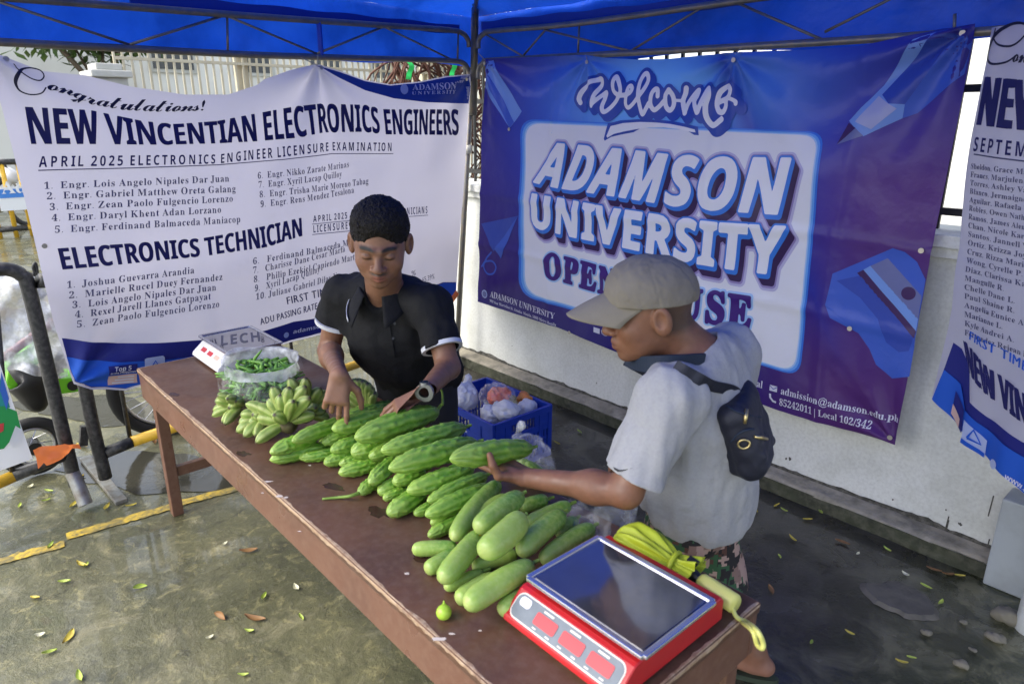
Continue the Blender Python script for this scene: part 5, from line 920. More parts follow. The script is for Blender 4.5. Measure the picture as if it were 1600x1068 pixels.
rb.poly('ranking_box', M('deep navy print'), [(1494, 610), (1510, 640), (1506, 676), (1487, 648)], 6); rb.poly('ranking_strip', M('salmon print'), [(1491, 630), (1504, 654), (1502, 668), (1488, 645)], 8)
rb.disc('web_address', M('pale blue print'), (1558, 724), .018, 6); rb.text('web_address', WP, 'www.adamson.edu.ph', 'bold', [(1579, 738), (1690, 818)], [(1577, 746), (1687, 827)], 6)
rb.finish(right_banner)

# ------------------------------------------------------------------ beyond the tent
mat('fence paint', (.55, .50, .36), .5, var=(6, (.40, .35, .24), .7)); mat('pillar plaster', (.50, .50, .46), .8, var=(4, (.38, .38, .34), .7)); mat('cream plaster', (.62, .56, .40), .8, var=(4, (.5, .44, .3), .6))
fence = thing('metal_fence', (-6.3, 3.2, 0), 'tall cream painted fence of thin upright bars seen over the white banner', 'fence')
b = MB(); y = 1.55
while y < 6.4: b.bar((-6.3, y, 0), (-6.3, y, 2.52), .016, .016); y += .062
b.build('bars', M('fence paint'), fence)
b = MB()
for z in (.15, 1.2, 2.28, 2.36): b.box((-6.325, 1.55, z), (-6.29, 6.4, z + .022))
b.build('rail', M('fence paint'), fence)
for y_, w in ((2.50, .10), (4.42, .13), (6.4, .1)): MB().box((-6.40, y_, 0), (-6.335, y_ + w, 2.7)).build('post', M('cream plaster'), fence)
p = MB().box((-6.42, 1.36, 0), (-6.12, 1.58, 2.14)).box((-6.46, 1.33, 2.14), (-6.08, 1.61, 2.19)).box((-6.40, 1.38, 2.19), (-6.14, 1.56, 2.24))
meta(p.build('gate_pillar', M('pillar plaster'), bevel=.01), 'grey plastered square pillar at the left end of the cream fence', 'pillar')
mat('lamp black', (.03, .03, .03), .5)
MBl = MB().tube(smooth_path([(-6.12, 1.40, 2.06), (-6.10, 1.30, 2.075), (-6.08, 1.22, 2.06), (-6.08, 1.16, 2.02)]), [.016] * 24 + [.03], 8)
meta(MBl.build('wall_lamp', M('lamp black'), smooth=True), 'small black lamp sticking out from the grey pillar', 'lamp')
mat('dry vine', (.075, .028, .018), .8, var=(20, (.14, .06, .035), .7))
b = MB(); rv = random.Random(5)
for i in range(120):
    y0 = 3.45 + 1.5 * rv.random() ** .9; x0 = -5.6 + .5 * rv.random(); z0 = 2.9; z1 = rv.uniform(.9, 2.0)
    pts = [(x0 + rv.uniform(-.1, .1), y0 + rv.uniform(-.14, .14) * t, z0 + (z1 - z0) * t / 4) for t in range(5)]; b.tube(smooth_path(pts, 4), rv.uniform(.005, .013), 5, False)
meta(b.build('hanging_vines', M('dry vine'), smooth=True), 'reddish brown dry vines hanging behind the tent corner', 'plant', kind='stuff')
mat('green cloth', (.02, .55, .10), .6)
for i, (px, py, lb_) in enumerate([(640, 110, 'small bright green ribbon tied to the fence left of the dry vines'), (707, 109, 'small bright green ribbon among the dry vines by the tent corner')]):
    c = onX(px, py, -5.05); V, F = sheet(4, 8, lambda u, v: (c[0] + .01 * math.sin(v * 9), c[1] + (u - .5) * .05 + .02 * math.sin(v * 5), c[2] + .06 - .13 * v)); meta(mobj('ribbon', V, F, 'green cloth', smooth=True), lb_, 'ribbon')
mat('pale facade', (.72, .71, .66), .8, var=(.8, (.58, .57, .53), .6)); mat('window dark', (.05, .06, .07), .1); mat('blue sheet', (.05, .22, .55), .5, var=(2, (.04, .35, .15), .9))
bld = thing('building', (-19, 9, 0), 'pale two storey building far behind the cream fence', 'building')
MB().box((-20, -6, 0), (-19, 15, 5.6)).build('wall', M('pale facade'), bld)
MB().box((-20.3, -6.2, 5.6), (-18.7, 15.2, 5.8)).build('roof', M('pillar plaster'), bld)
for k in range(5):
    f = MB().box((-18.99, 5.4 + 2 * k, 2.9), (-18.95, 6.5 + 2 * k, 4.3)).build('window', M('pillar plaster'), bld); MB().box((-18.945, 5.48 + 2 * k, 2.98), (-18.94, 6.42 + 2 * k, 4.22)).build('pane', M('window dark'), f)
awn = MB().box((-13.4, 5.2, 1.75), (-13.3, 8.9, 2.0)); meta(awn.build('stall_sheet', M('blue sheet')), 'strip of blue and green sheeting beyond the cream fence', 'sheet')
b2 = thing('building', (2, 13, 0), 'white sunlit building beyond the iron railing on the right', 'building')
MB().box((-8, 12, 0), (14, 13, 5.4)).build('wall', M('pale facade'), b2); MB().box((-8.2, 11.8, 5.4), (14.2, 13.2, 5.6)).build('roof', M('pillar plaster'), b2)
for k in range(5): f = MB().box((-6 + 3.6 * k, 11.95, 2.9), (-4.6 + 3.6 * k, 11.99, 4.3)).build('window', M('pillar plaster'), b2); MB().box((-5.9 + 3.6 * k, 11.93, 3.0), (-4.7 + 3.6 * k, 11.945, 4.2)).build('pane', M('window dark'), f)
# yellow and black barricade out on the street, with a sign board
mat('barricade yellow', (.70, .42, .03), .45, var=(12, (.45, .27, .03), .6), bump=(30, .2, .003)); mat('barricade black', (.022, .022, .022), .42, var=(40, (.16, .15, .14), .35), bump=(50, .3, .002)); mat('bare steel pipe', (.28, .28, .26), .45, metal=.6, var=(20, (.16, .13, .10), .8))
def at14(x, y, X=-13.9): return onX(x, y, X)
fb = thing('street_barricade', at14(10, 372), 'yellow and black street barricade with a blue and white sign far at the left', 'barricade')
b, k2 = MB(), MB()
Y0, Y1 = at14(-70, 300)[1], at14(62, 300)[1]
for z in (.14, 1.19): b.tube([(-13.9, Y0, z), (-13.9, Y1, z)], .045, 10)
for y_ in np.linspace(Y0, Y1, 6): b.tube([(-13.9, y_, .0), (-13.9, y_, 1.19)], .035, 8)
b.build('frame', M('barricade yellow'), fb, smooth=True)
for z, y_ in ((1.19, at14(8, 255)[1]), (.14, at14(22, 365)[1])): k2.tube([(-13.9, y_ - .2, z), (-13.9, y_ + .2, z)], .048, 10)
k2.build('black_band', M('barricade black'), fb, smooth=True)
mat('sign blue', (.06, .22, .62), .4); mat('sign white', (.75, .76, .78), .4)
q0, q1 = at14(2, 330, -13.83), at14(60, 290, -13.83)
MB().box((-13.86, q0[1], q0[2]), (-13.83, q1[1], q1[2])).build('sign_board', M('sign white'), fb); MB().box((-13.828, q0[1] + .02, q0[2] + .20), (-13.824, q1[1] - .02, q1[2] - .03)).build('sign_panel', M('sign blue'), fb)
def flat_text(s, st, org, ux, uz, size, m, name, parent, space=1.0):
    v, f = glyphs(s, st, space); k = size / capheight(st); ux, uz, org = np.array(ux, float), np.array(uz, float), np.array(org, float)
    return mobj(name, org + v[:, :1] * k * ux + v[:, 1:] * k * uz, f, m, parent)
flat_text('AdAM', 'serif', (-13.815, q0[1] + .06, q0[2] + .27), (0, 1, 0), (0, 0, 1), .19, M('sign white'), 'sign_lettering', fb)
mat('engine black', (.02, .02, .022), .4); mat('chrome', (.5, .5, .5), .2, metal=1); mat('fairing white', (.7, .7, .72), .3); mat('fairing red', (.35, .03, .03), .3)
def motorbike(y, col_, label, x=-15.2):
    t = thing('motorcycle', (x, y, 0), label, 'motorcycle', 'motorcycles parked behind the street barricade')
    for dy in (-.62, .62):
        w = MB().tube([(x, y + dy + .29 * math.cos(a), .31 + .29 * math.sin(a)) for a in np.linspace(0, 2 * math.pi, 25)], .045, 8, False).build('wheel', M('engine black'), t, smooth=True)
        MB().tube([(x - .03, y + dy, .31), (x + .03, y + dy, .31)], .11, 14).build('hub', M('chrome'), w)
    MB().tube(smooth_path([(x, y - .70, .78), (x, y - .3, .80), (x, y + .05, .74), (x, y + .3, .86)], 5), [.05] * 2 + [.10] * 6 + [.12] * 7 + [.06], 10).build('seat', M('engine black'), t, smooth=True)
    MB().box((x - .13, y - .25, .28), (x + .13, y + .22, .62)).build('engine', M('chrome'), t, bevel=.03); MB().tube(smooth_path([(x, y + .62, .31), (x, y + .5, .7), (x, y + .38, 1.02)]), .03, 8).build('fork', M('chrome'), t, smooth=True)
    MB().tube(smooth_path([(x, y + .2, .6), (x, y + .40, .85), (x, y + .52, .98)]), [.10] * 8 + [.14] * 8 + [.08], 10).build('fairing', M(col_), t, smooth=True); MB().tube([(x - .34, y + .36, 1.08), (x, y + .40, 1.05), (x + .34, y + .36, 1.08)], .018, 8).build('handlebar', M('engine black'), t)
motorbike(1.35, 'fairing white', 'dark motorcycle with a white fairing behind the street barricade at the far left'); motorbike(3.1, 'fairing red', 'dark motorcycle with a red fairing standing behind the white banner')
# tree tops at the far left
mat('leaf green', (.05, .10, .022), .6, var=(3, (.11, .16, .04), .8), transl=((.08, .16, .03), .4)); mat('bark', (.12, .09, .06), .9, bump=(20, .6, .02))
def tree(x, y, h, cr_, label, seed):
    r_ = random.Random(seed); t = thing('street_tree', (x, y, 0), label, 'tree'); tb = MB().tube(smooth_path([(x, y, 0), (x + .1, y + .1, h * .3), (x, y + .2, h * .62)]), np.linspace(.16, .06, 17), 8)
    V, F = [], []
    for k in range(7):
        a = r_.uniform(0, 6.28); q = np.array([x + cr_ * .6 * math.cos(a), y + cr_ * .6 * math.sin(a), h * r_.uniform(.7, .95)]); tb.tube([(x, y + .15, h * .55), q], [.05, .015], 6)
        for i in range(170):
            c = q + np.array([r_.gauss(0, 1), r_.gauss(0, 1), r_.gauss(0, .6)]) * cr_ * .27; u = np.array([r_.gauss(0, 1) for _ in range(3)]); u /= np.linalg.norm(u); w = np.cross(u, (0, 0, 1)) + .2; s = r_.uniform(.10, .2); k0 = len(V)
            V += [c - u * s, c + w * s * .4, c + u * s, c - w * s * .4]; F.append((k0, k0 + 1, k0 + 2, k0 + 3))
    tb.build('trunk', M('bark'), t, smooth=True); mobj('crown', V, F, 'leaf green', t)
tree(-16.5, 3.6, 4.2, 1.3, 'small green street tree behind the left end of the white banner', 3); tree(-22, 5.2, 5.5, 1.8, 'taller green tree standing in front of the pale building', 8)

# black crowd barricades right behind the left end of the table
BX = -3.76
bA = thing('crowd_barricade', onX(118, 770, BX), 'black crowd barricade with a bare steel foot, leaning at the left edge', 'barricade')
fx = lambda x, y, o=0.0: onX(x, y, BX + o)
MB().tube(smooth_path([fx(-160, 424), fx(-20, 421), fx(14, 421), fx(34, 430), fx(44, 448), fx(80, 597), fx(118, 757)], 5), .031, 14).build('frame', M('barricade black'), bA, smooth=True)
e0, e1 = fx(112, 733), onZ(134, 788, .035); MB().tube([e0 - np.array([0, 0, .02]), e0 + (e1 - e0) * .3, e1], .033, 16, False).tube([e1, e0 + (e1 - e0) * .6], .027, 16, False).build('foot', M('bare steel pipe'), bA, smooth=True)
MB().tube([fx(22, 743), fx(109, 707)], .029, 12).build('rail', M('barricade black'), bA, smooth=True); MB().tube([fx(-120, 806), fx(22, 743)], .0285, 12).build('rail', M('barricade yellow'), bA, smooth=True)
MB().tube([fx(20, 742), fx(8, 640), fx(-10, 430)], .012, 8).tube([fx(-60, 780), fx(-100, 430)], .012, 8).build('upright', M('barricade black'), bA, smooth=True)
bB = thing('crowd_barricade', onX(165, 760, BX), 'black and yellow crowd barricade on a flat steel foot behind the white banner', 'barricade')
ub = fx(165, 746); ut = fx(107, 452); Yr = 2.85; XR = -4.16; bx = lambda y_: BX + (XR - BX) * (y_ - ut[1]) / (Yr - ut[1])
MB().tube(smooth_path([ub, fx(140, 640), ut, ut + np.array([-.02, .06, .05]), (XR, Yr - .06, ut[2] + .05), (XR, Yr, ut[2] - .02), (XR, Yr, .12)], 6), .031, 14).build('frame', M('barricade black'), bB, smooth=True)
r0, r1, r2 = fx(165, 707), fx(206, 690), fx(262, 668); MB().tube([r0, r1], .029, 12).build('rail', M('barricade black'), bB, smooth=True); MB().tube([r1, (XR, Yr, r1[2] + .005)], .0285, 12).build('rail', M('barricade yellow'), bB, smooth=True)
b = MB()
for y_ in np.arange(r1[1], Yr - .1, .33): b.tube([(bx(y_), y_, r1[2]), (bx(y_), y_, ut[2] + .02)], .011, 8)
b.build('upright', M('barricade black'), bB, smooth=True)
b = MB()
for y_ in (2.05, 2.72): b.tube([(bx(y_), y_, r1[2]), (bx(y_), y_, ut[2])], .017, 8)
b.build('upright', M('barricade yellow'), bB, smooth=True)
f0, f1 = onZ(133, 715, .02), onZ(190, 784, .012); MB().bar(f0, f1, .055, .022).build('foot', M('bare steel pipe'), bB, bevel=.003)
MB().bar(fx(132, 665, -.03), fx(130, 695, -.03), .035, .03).build('clamp', M('barricade black'), bB)
# poster and orange ties on the barricade
mat('poster white', (.78, .79, .80), .45, transl=((.8, .8, .8), .2)); mat('poster green', (.02, .30, .07), .45); mat('poster teal', (.02, .28, .26), .45); mat('poster blue', (.04, .14, .50), .45); mat('poster red', (.55, .05, .05), .45)
px_ = onX(0, 640, -3.69)
pb = Banner((-3.69, 0, 0), (0, 1, 0), lambda S, Z: .012 * n2(S, Z, 5, 2))
poster = thing('poster', onX(20, 728, -3.69), 'white poster with green and blue shapes tied to the black barricade at the left edge', 'poster')
pb.cloth('sheet', M('poster white'), [(-120, 575), (-2, 562)], [(-90, 770), (51, 716)], [(-120, 575), (-90, 770)], [(-2, 562), (24, 640), (51, 716)], 30, 30, parent=poster)
pb.poly('green_field', M('poster teal'), [(-110, 590), (-4, 580), (8, 612), (16, 636), (2, 640), (-100, 660)], 1); pb.poly('green_shapes', M('poster green'), [(-90, 640), (6, 634), (26, 642), (32, 668), (6, 700), (-80, 720)], 1.6); pb.poly('blue_stripe', M('poster blue'), [(2, 580), (14, 622), (10, 640), (0, 610)], 2.2)
pb.poly('red_shape', M('poster red'), [(-10, 662), (6, 660), (5, 672), (-8, 680)], 2.6); pb.poly('leaf_shape', M('poster white'), [(14, 690), (24, 664), (34, 670), (32, 690), (20, 700)], 2.6); pb.finish(poster)
mat('orange plastic', (.80, .20, .06), .35, transl=((.85, .25, .08), .45), bump=(25, .5, .01))
def crumple(name, pts, X, label, seed, amp=.035):
    q = [onX(x, y, X) for x, y in pts]; tri = tessellate_polygon([[Vector((p[1], p[2], 0)) for p in q]]); st, f = refine(np.array([[p[1], p[2]] for p in q]), [tuple(t) for t in tri], .02)
    w = amp * n2(st[:, 0], st[:, 1], 14, seed) + amp * .5 * n2(st[:, 0], st[:, 1], 31, seed + 2); return meta(mobj(name, np.stack([X + .03 + w, st[:, 0], st[:, 1]], 1), f, 'orange plastic', smooth=True), label, 'plastic strip')
crumple('plastic_tie', [(49, 698), (70, 692), (98, 688), (106, 690), (122, 691), (124, 697), (110, 696), (104, 704), (90, 712), (70, 722), (66, 718), (58, 729), (55, 712)], -3.70, 'orange plastic bag tied round the black barricade by the poster', 1)
crumple('plastic_tie', [(121, 592), (128, 590), (139, 598), (137, 601), (128, 600)], -3.66, 'small orange plastic knot at the lower corner of the white banner', 2, .006)
crumple('plastic_tie', [(709, 452), (713, 458), (706, 468), (702, 474), (694, 486), (692, 478), (699, 468), (693, 464), (702, 460)], -3.86, 'orange plastic strip tied to the tent pole beside the white banner', 3, .008)

# parked electric bike under a clear cover
mat('rubber', (.018, .018, .018), .75, bump=(80, .5, .003)); mat('bike green', (.16, .52, .02), .35, coat=.3); mat('bike maroon', (.14, .015, .03), .3, coat=.4); mat('bike black', (.015, .015, .016), .45); mat('spoke', (.6, .6, .6), .3, metal=.9); mat('bike red', (.5, .02, .02), .4)
EX = -4.32
ex = lambda x, y, o=0.0: onX(x, y, EX + o)
eb = thing('electric_bike', (EX, .75, 0), 'green and black electric bike parked behind the barricades', 'bike')
wc = ex(262, 604); 
def wheel(c, r, tr, sp, name='wheel'):
    w = MB().tube([(c[0], c[1] + r * math.cos(a), c[2] + r * math.sin(a)) for a in np.linspace(0, 2 * math.pi, 41)], tr, 10, False).build(name, M('rubber'), eb, smooth=True)
    MB().tube([(c[0], c[1] + (r - tr * 1.2) * math.cos(a), c[2] + (r - tr * 1.2) * math.sin(a)) for a in np.linspace(0, 2 * math.pi, 41)], .010, 6, False).build('rim', M('spoke'), w, smooth=True)
    b = MB()
    for k in range(sp):
        a = 2 * math.pi * k / sp; b.tube([(c[0] + .03 * (-1) ** k, c[1] + .03 * math.cos(a + .8), c[2] + .03 * math.sin(a + .8)), (c[0], c[1] + (r - tr) * math.cos(a), c[2] + (r - tr) * math.sin(a))], .0025, 4)
    b.build('spokes', M('spoke'), w); MB().tube([(c[0] - .05, c[1], c[2]), (c[0] + .05, c[1], c[2])], .035, 12).build('hub', M('bike black'), w)
wheel((EX, wc[1], .33), .295, .034, 28); c2 = ex(52, 672); wheel((EX + .06, c2[1] - .02, .17), .135, .03, 10)
MB().tube([ex(4, 560), ex(40, 533), ex(92, 497), ex(150, 470)], .022, 10).build('frame_tube', M('bike maroon'), eb, smooth=True)
b = MB(); q = [ex(74, 604), ex(84, 590), ex(150, 586), ex(158, 604), ex(110, 612), ex(80, 616)]; n = len(q); b.add([p + np.array([.02, 0, 0]) for p in q] + [p - np.array([.18, 0, 0]) for p in q], [tuple(range(n)), tuple(range(2 * n - 1, n - 1, -1))] + [(i, n + i, n + (i + 1) % n, (i + 1) % n) for i in range(n)]); b.build('deck', M('bike green'), eb, bevel=.008)
MB().disc(ex(114, 602, .025), (1, 0, 0), .028, 18, .006).build('emblem', M('bike black'), eb)
b = MB(); q = [ex(8, 600), ex(16, 560), ex(60, 535), ex(82, 545), ex(60, 568), ex(20, 612)]; b.add([p + np.array([.0, 0, 0]) for p in q] + [p - np.array([.14, 0, 0]) for p in q], [tuple(range(6)), tuple(range(11, 5, -1))] + [(i, 6 + i, 6 + (i + 1) % 6, (i + 1) % 6) for i in range(6)]); b.build('leg_shield', M('bike green'), eb, bevel=.01)
MB().tube(smooth_path([ex(22, 592), ex(34, 588), ex(50, 610), ex(62, 640)], 5), [.05, .06, .07, .075, .08, .085, .09, .09, .09, .085, .08, .075, .07, .06, .05, .03], 12).build('rear_fender', M('bike black'), eb, smooth=True)
b = MB().bar(ex(80, 592), ex(103, 543), .03, .05)
for t in np.linspace(.1, .9, 5): c = ex(80, 592) + (ex(103, 543) - ex(80, 592)) * t; b.tube([c + np.array([.05, -.04, 0]), c + np.array([.05, .03, .0])], .008, 6)
b.build('footboard_rack', M('bike black'), eb); MB().tube([ex(180, 470), ex(196, 560), ex(232, 600)], .02, 8).build('fork', M('bike black'), eb, smooth=True)
MB().disc(ex(82, 606, .03), (1, 0, 0), .016, 12, .01).disc(ex(66, 612, .03), (1, 0, 0), .014, 12, .01).build('reflector', M('bike red'), eb)
mat('clear cover', (.90, .92, .92), .2, alpha=(.45, .97), bump=(12, .7, .03))
def cover(u, v):
    p = onX(-60 + 168 * u, 436 + 150 * v + 8 * math.sin(u * 9), EX + .16); w = .05 * vnoise(np.array([[u * 4, v * 5, 0]]), 1.6, 3)[0]; return (p[0] + w - .10 * (1 - v), p[1], p[2])
V, F = sheet(40, 30, cover); meta(mobj('rain_cover', V, F, 'clear cover', smooth=True), 'crumpled clear plastic sheet draped over the electric bike', 'cover')
mat('black cord', (.02, .02, .02), .5); b = MB().tube(smooth_path([ex(52, 425), ex(56, 440), ex(60, 455), ex(64, 444), ex(56, 428), ex(52, 418), ex(56, 412), ex(60, 440)], 5), .008, 6); b.tube(smooth_path([ex(56, 455), ex(62, 462), ex(70, 455)]), .02, 8)
meta(b.build('cable', M('black cord'), smooth=True), 'looped black cable lying on top of the clear cover', 'cable')

# ------------------------------------------------------------------ table
TX0, TX1, TY0, TY1, TZ = -3.42, -.646, .725, 1.375, .75
mat('brown paint', (.122, .060, .034), .42, spec=.38, var=(5, (.075, .040, .028), .8, 45, (.17, .11, .08), .35), bump=(18, .12, .004), rvar=(7, .28, .55)); mat('apron paint', (.165, .078, .048), .36, var=(3, (.125, .058, .038), .8, 40, (.24, .15, .10), .3), bump=(14, .15, .004), rvar=(5, .25, .5)); mat('worn wood', (.40, .27, .16), .6, var=(14, (.16, .085, .055), .9, 60, (.55, .44, .32), .5)); mat('paint chip', (.60, .52, .44), .7)
tb = thing('table', ((TX0 + TX1) / 2, (TY0 + TY1) / 2, 0), 'long brown painted wooden table with worn pale edges carrying the vegetables', 'table')
MB().box((TX0, TY0, TZ - .028), (TX1, TY1, TZ)).build('tabletop', M('brown paint'), tb, bevel=.004)
a0 = MB().box((TX0 + .004, TY0 + .004, TZ - .145), (TX1 - .004, TY0 + .026, TZ - .030)); a0.build('apron', M('apron paint'), tb, bevel=.003)
MB().box((TX0 + .004, TY1 - .026, TZ - .145), (TX1 - .004, TY1 - .004, TZ - .030)).build('apron', M('apron paint'), tb, bevel=.003)
for x in (TX0 + .004, TX1 - .026): MB().box((x, TY0 + .028, TZ - .145), (x + .022, TY1 - .028, TZ - .030)).build('apron', M('apron paint'), tb, bevel=.003)
for x in (TX0 + .02, TX1 - .105):
    for y in (TY0 + .028, TY1 - .078):
        b = MB(); b.box((x + .03, y, 0), (x + .08, y + .05, TZ - .031)); b.build('leg', M('apron paint'), tb, bevel=.004)
    MB().box((x + .04, TY0 + .080, .20), (x + .07, TY1 - .080, .25)).build('brace', M('apron paint'), tb, bevel=.003)
b = MB()                                                     # rubbed edges: the bare wood shows as a ragged pale strip
def worn(p0, p1, inward, seed):
    p0, p1, inward = np.array(p0), np.array(p1), np.array(inward); n = int(np.linalg.norm(p1 - p0) / .006); V = []
    for i in range(n + 1):
        p = p0 + (p1 - p0) * i / n; t = i * .006; q = np.array([[t, seed, 0.]]); w1 = .0015 + .006 * max(0, vnoise(q, 11, seed)[0] + .25) + .004 * max(0, vnoise(q, 45, seed + 1)[0]); w2 = .004 + .007 * max(0, vnoise(q, 9, seed + 2)[0] + .3) + .005 * max(0, vnoise(q, 60, seed + 3)[0])
        V += [p + inward * (.004 + w1) + np.array([0, 0, .0007]), p + inward * .0035 + np.array([0, 0, .0007]), p - inward * .0007 + np.array([0, 0, -.0040]), p - inward * .0007 + np.array([0, 0, -.004 - w2])]
    b.add(V, [(4 * i + k, 4 * i + k + 1, 4 * i + k + 5, 4 * i + k + 4) for i in range(n) for k in range(3)])
worn((TX0 + .006, TY0, TZ), (TX1 - .006, TY0, TZ), (0, 1, 0), 3); worn((TX1, TY0 + .006, TZ), (TX1, TY1 - .006, TZ), (-1, 0, 0), 5); worn((TX0, TY0 + .006, TZ), (TX0, TY1 - .006, TZ), (1, 0, 0), 7)
b.build('worn_edge', M('worn wood'), tb)
b = MB()
for px, py, l, w in [(420, 752, .024, .010), (437, 775, .02, .012), (447, 777, .012, .010), (484, 727, .010, .007), (516, 620, .01, .01), (686, 998, .030, .012), (258, 619, .01, .008), (636, 896, .012, .009), (706, 990, .015, .006), (750, 985, .008, .006), (468, 830, .012, .005), (410, 770, .008, .006)]:
    c = onZ(px, py, TZ); o = blob_outline(c[0], c[1], l / 2, w / 2, .8, 14, .5, px); b.add([(x, y, TZ + .0011) for x, y in o], [tuple(range(14))])
b.build('paint_chips', M('paint chip'), tb)
mat('table stain', (.045, .020, .016), .25); b = MB()
for px, py, l, w in [(272, 616, .05, .03), (380, 708, .06, .03), (600, 800, .09, .05), (660, 870, .05, .04), (520, 760, .08, .03)]:
    c = onZ(px, py, TZ); o = blob_outline(c[0], c[1], l / 2, w / 2, .3, 22, .5, px); b.add([(x, y, TZ + .0005) for x, y in o], [tuple(range(22))])
b.build('stains', M('table stain'), tb)

# ------------------------------------------------------------------ the two weighing scales
mat('scale steel', (.50, .50, .52), .08, metal=1, var=(5, (.40, .40, .43), .6), rvar=(9, .03, .12)); mat('steel rim', (.72, .72, .74), .25, metal=.9); mat('scale white', (.78, .78, .80), .35); mat('scale red', (.52, .018, .022), .32, var=(8, (.42, .014, .018), .6), coat=.15)
mat('panel grey', (.16, .19, .21), .4, var=(30, (.22, .25, .27), .5)); mat('display red', (.55, .05, .06), .3); mat('panel line', (.72, .66, .58), .5); mat('film blue', (.26, .27, .32), .10, metal=.85, coat=.5, var=(7, (.20, .20, .22), .8, 22, (.34, .33, .32), .5)); mat('scale feet', (.02, .02, .02), .7)
def scale(name, label, x0, x1, y0, y1, zt, body, front_y, bx0, bx1, by1, film):
    t = thing(name, ((x0 + x1) / 2, (y0 + y1) / 2, TZ), label, 'scale', 'digital weighing scales on the table')
    z1 = zt - .030; prof = [(front_y, TZ + .012), (front_y + .004, TZ + .028), (front_y + .055, z1 - .004), (front_y + .065, z1), (by1 - .01, z1), (by1, z1 - .012), (by1, TZ + .012)]
    n = len(prof); V = [(bx0, y, z) for y, z in prof] + [(bx1, y, z) for y, z in prof]; F = [tuple(range(n)), tuple(range(2 * n - 1, n - 1, -1))] + [(i, n + i, n + (i + 1) % n, (i + 1) % n) for i in range(n)]
    b = MB().add(V, F); b.build('body', M(body), t, bevel=.006, seg=3)
    b = MB()
    for fx_ in (bx0 + .03, bx1 - .03):
        for fy in (front_y + .03, by1 - .03): b.tube([(fx_, fy, TZ), (fx_, fy, TZ + .014)], .014, 12)
    b.build('feet', M('scale feet'), t)
    b = MB()
    for fx_ in (x0 + .07, x1 - .07):
        for fy in (y0 + .06, y1 - .06): b.tube([(fx_, fy, z1 - .002), (fx_, fy, zt - .010)], .015, 10)
    b.build('plate_support', M('scale feet'), t)
    pl = MB().box((x0, y0, zt - .016), (x1, y1, zt - .004)).build('weighing_plate', M('scale steel'), t, bevel=.006, seg=3)
    b = MB(); r_ = .013
    for q0, q1 in (((x0, y0), (x1, y0)), ((x1, y0), (x1, y1)), ((x1, y1), (x0, y1)), ((x0, y1), (x0, y0))): b.bar((*q0, zt - .004), (*q1, zt - .004), .014, .010)
    b.build('raised_rim', M('steel rim'), pl, bevel=.003)
    if film: MB().box((x0 + .012, y0 + .012, zt - .0035), (x1 - .012, y1 - .012, zt - .0020)).build('dirty_film', M('film blue'), pl)
    a_, c_ = np.array([bx0, front_y + .004, TZ + .028]), np.array([bx0, front_y + .055, z1 - .004]); up = (c_ - a_); nn = np.array([0, -up[2], up[1]]); nn /= np.linalg.norm(nn); W_ = bx1 - bx0
    def quad(u0, u1, v0, v1, e): return [tuple(a_ + np.array([W_ * u, 0, 0]) + up * v + nn * e) for u, v in ((u0, v0), (u1, v0), (u1, v1), (u0, v1))]
    def rounded(u0, u1, v0, v1, e, rad=.16):
        k = rad * np.linalg.norm(up) / W_; out = []
        for cu, cv, s in ((u1 - k, v1 - rad, 0), (u0 + k, v1 - rad, 1), (u0 + k, v0 + rad, 2), (u1 - k, v0 + rad, 3)):
            for j in range(6): an = math.pi / 2 * (s + j / 5); out.append(tuple(a_ + np.array([W_ * (cu + k * math.cos(an)), 0, 0]) + up * (cv + rad * math.sin(an)) + nn * e))
        return out
    if body == 'scale red':
        MB().add(rounded(.03, .97, .04, .96, .0012, .3), [tuple(range(24))]).build('panel_border', M('panel line'), t); MB().add(rounded(.04, .96, .10, .90, .0024, .26), [tuple(range(24))]).build('control_panel', M('panel grey'), t)
        for u in (.24, .475, .71): MB().add(rounded(u, u + .19, .28, .70, .0036, .08), [tuple(range(24))]).build('display', M('display red'), t)
        MB().add(rounded(.07, .17, .52, .84, .0036, .14), [tuple(range(24))]).build('badge', M('scale white'), t)
        b = MB()
        for u in (.28, .515, .75): b.add(quad(u, u + .09, .76, .83, .0036), [(0, 1, 2, 3)])
        for u in (.26, .38, .49, .61, .72, .84): b.add(quad(u, u + .035, .15, .20, .0036), [(0, 1, 2, 3)])
        b.build('panel_print', M('panel line'), t)
    else:
        for u in (.18, .42, .66): MB().add(quad(u, u + .16, .40, .72, .0012), [(0, 1, 2, 3)]).build('display', M('salmon print' if u > .5 else 'display red'), t)
    return t
unit0 = lambda v: v / np.linalg.norm(v)
ws_ = scale('weighing_scale', 'white digital scale with a shiny steel plate at the far left corner of the table', -3.40, -3.03, 1.015, 1.262, .856, 'scale white', .972, -3.412, -3.075, 1.25, False)
_z = .8528; _a, _b, _c = onZ(345, 539, _z), onZ(407, 532, _z), onZ(345.5, 524, _z); mat('plate print', (.06, .065, .10), .4)
_v, _f = glyphs('LECH', 'bold', 1.1); _x = (_v[:, :1] - _v[:, 0].min()) / np.ptp(_v[:, 0]); mobj('plate_lettering', _a + _x * (_b - _a) + _v[:, 1:] / capheight('bold') * (_c - _a), _f, 'plate print', ws_)
scale('weighing_scale', 'red digital scale with a dirty dark plate at the near right corner of the table', -.985, -.655, .928, 1.172, .856, 'scale red', .866, -1.004, -.668, 1.24, True)

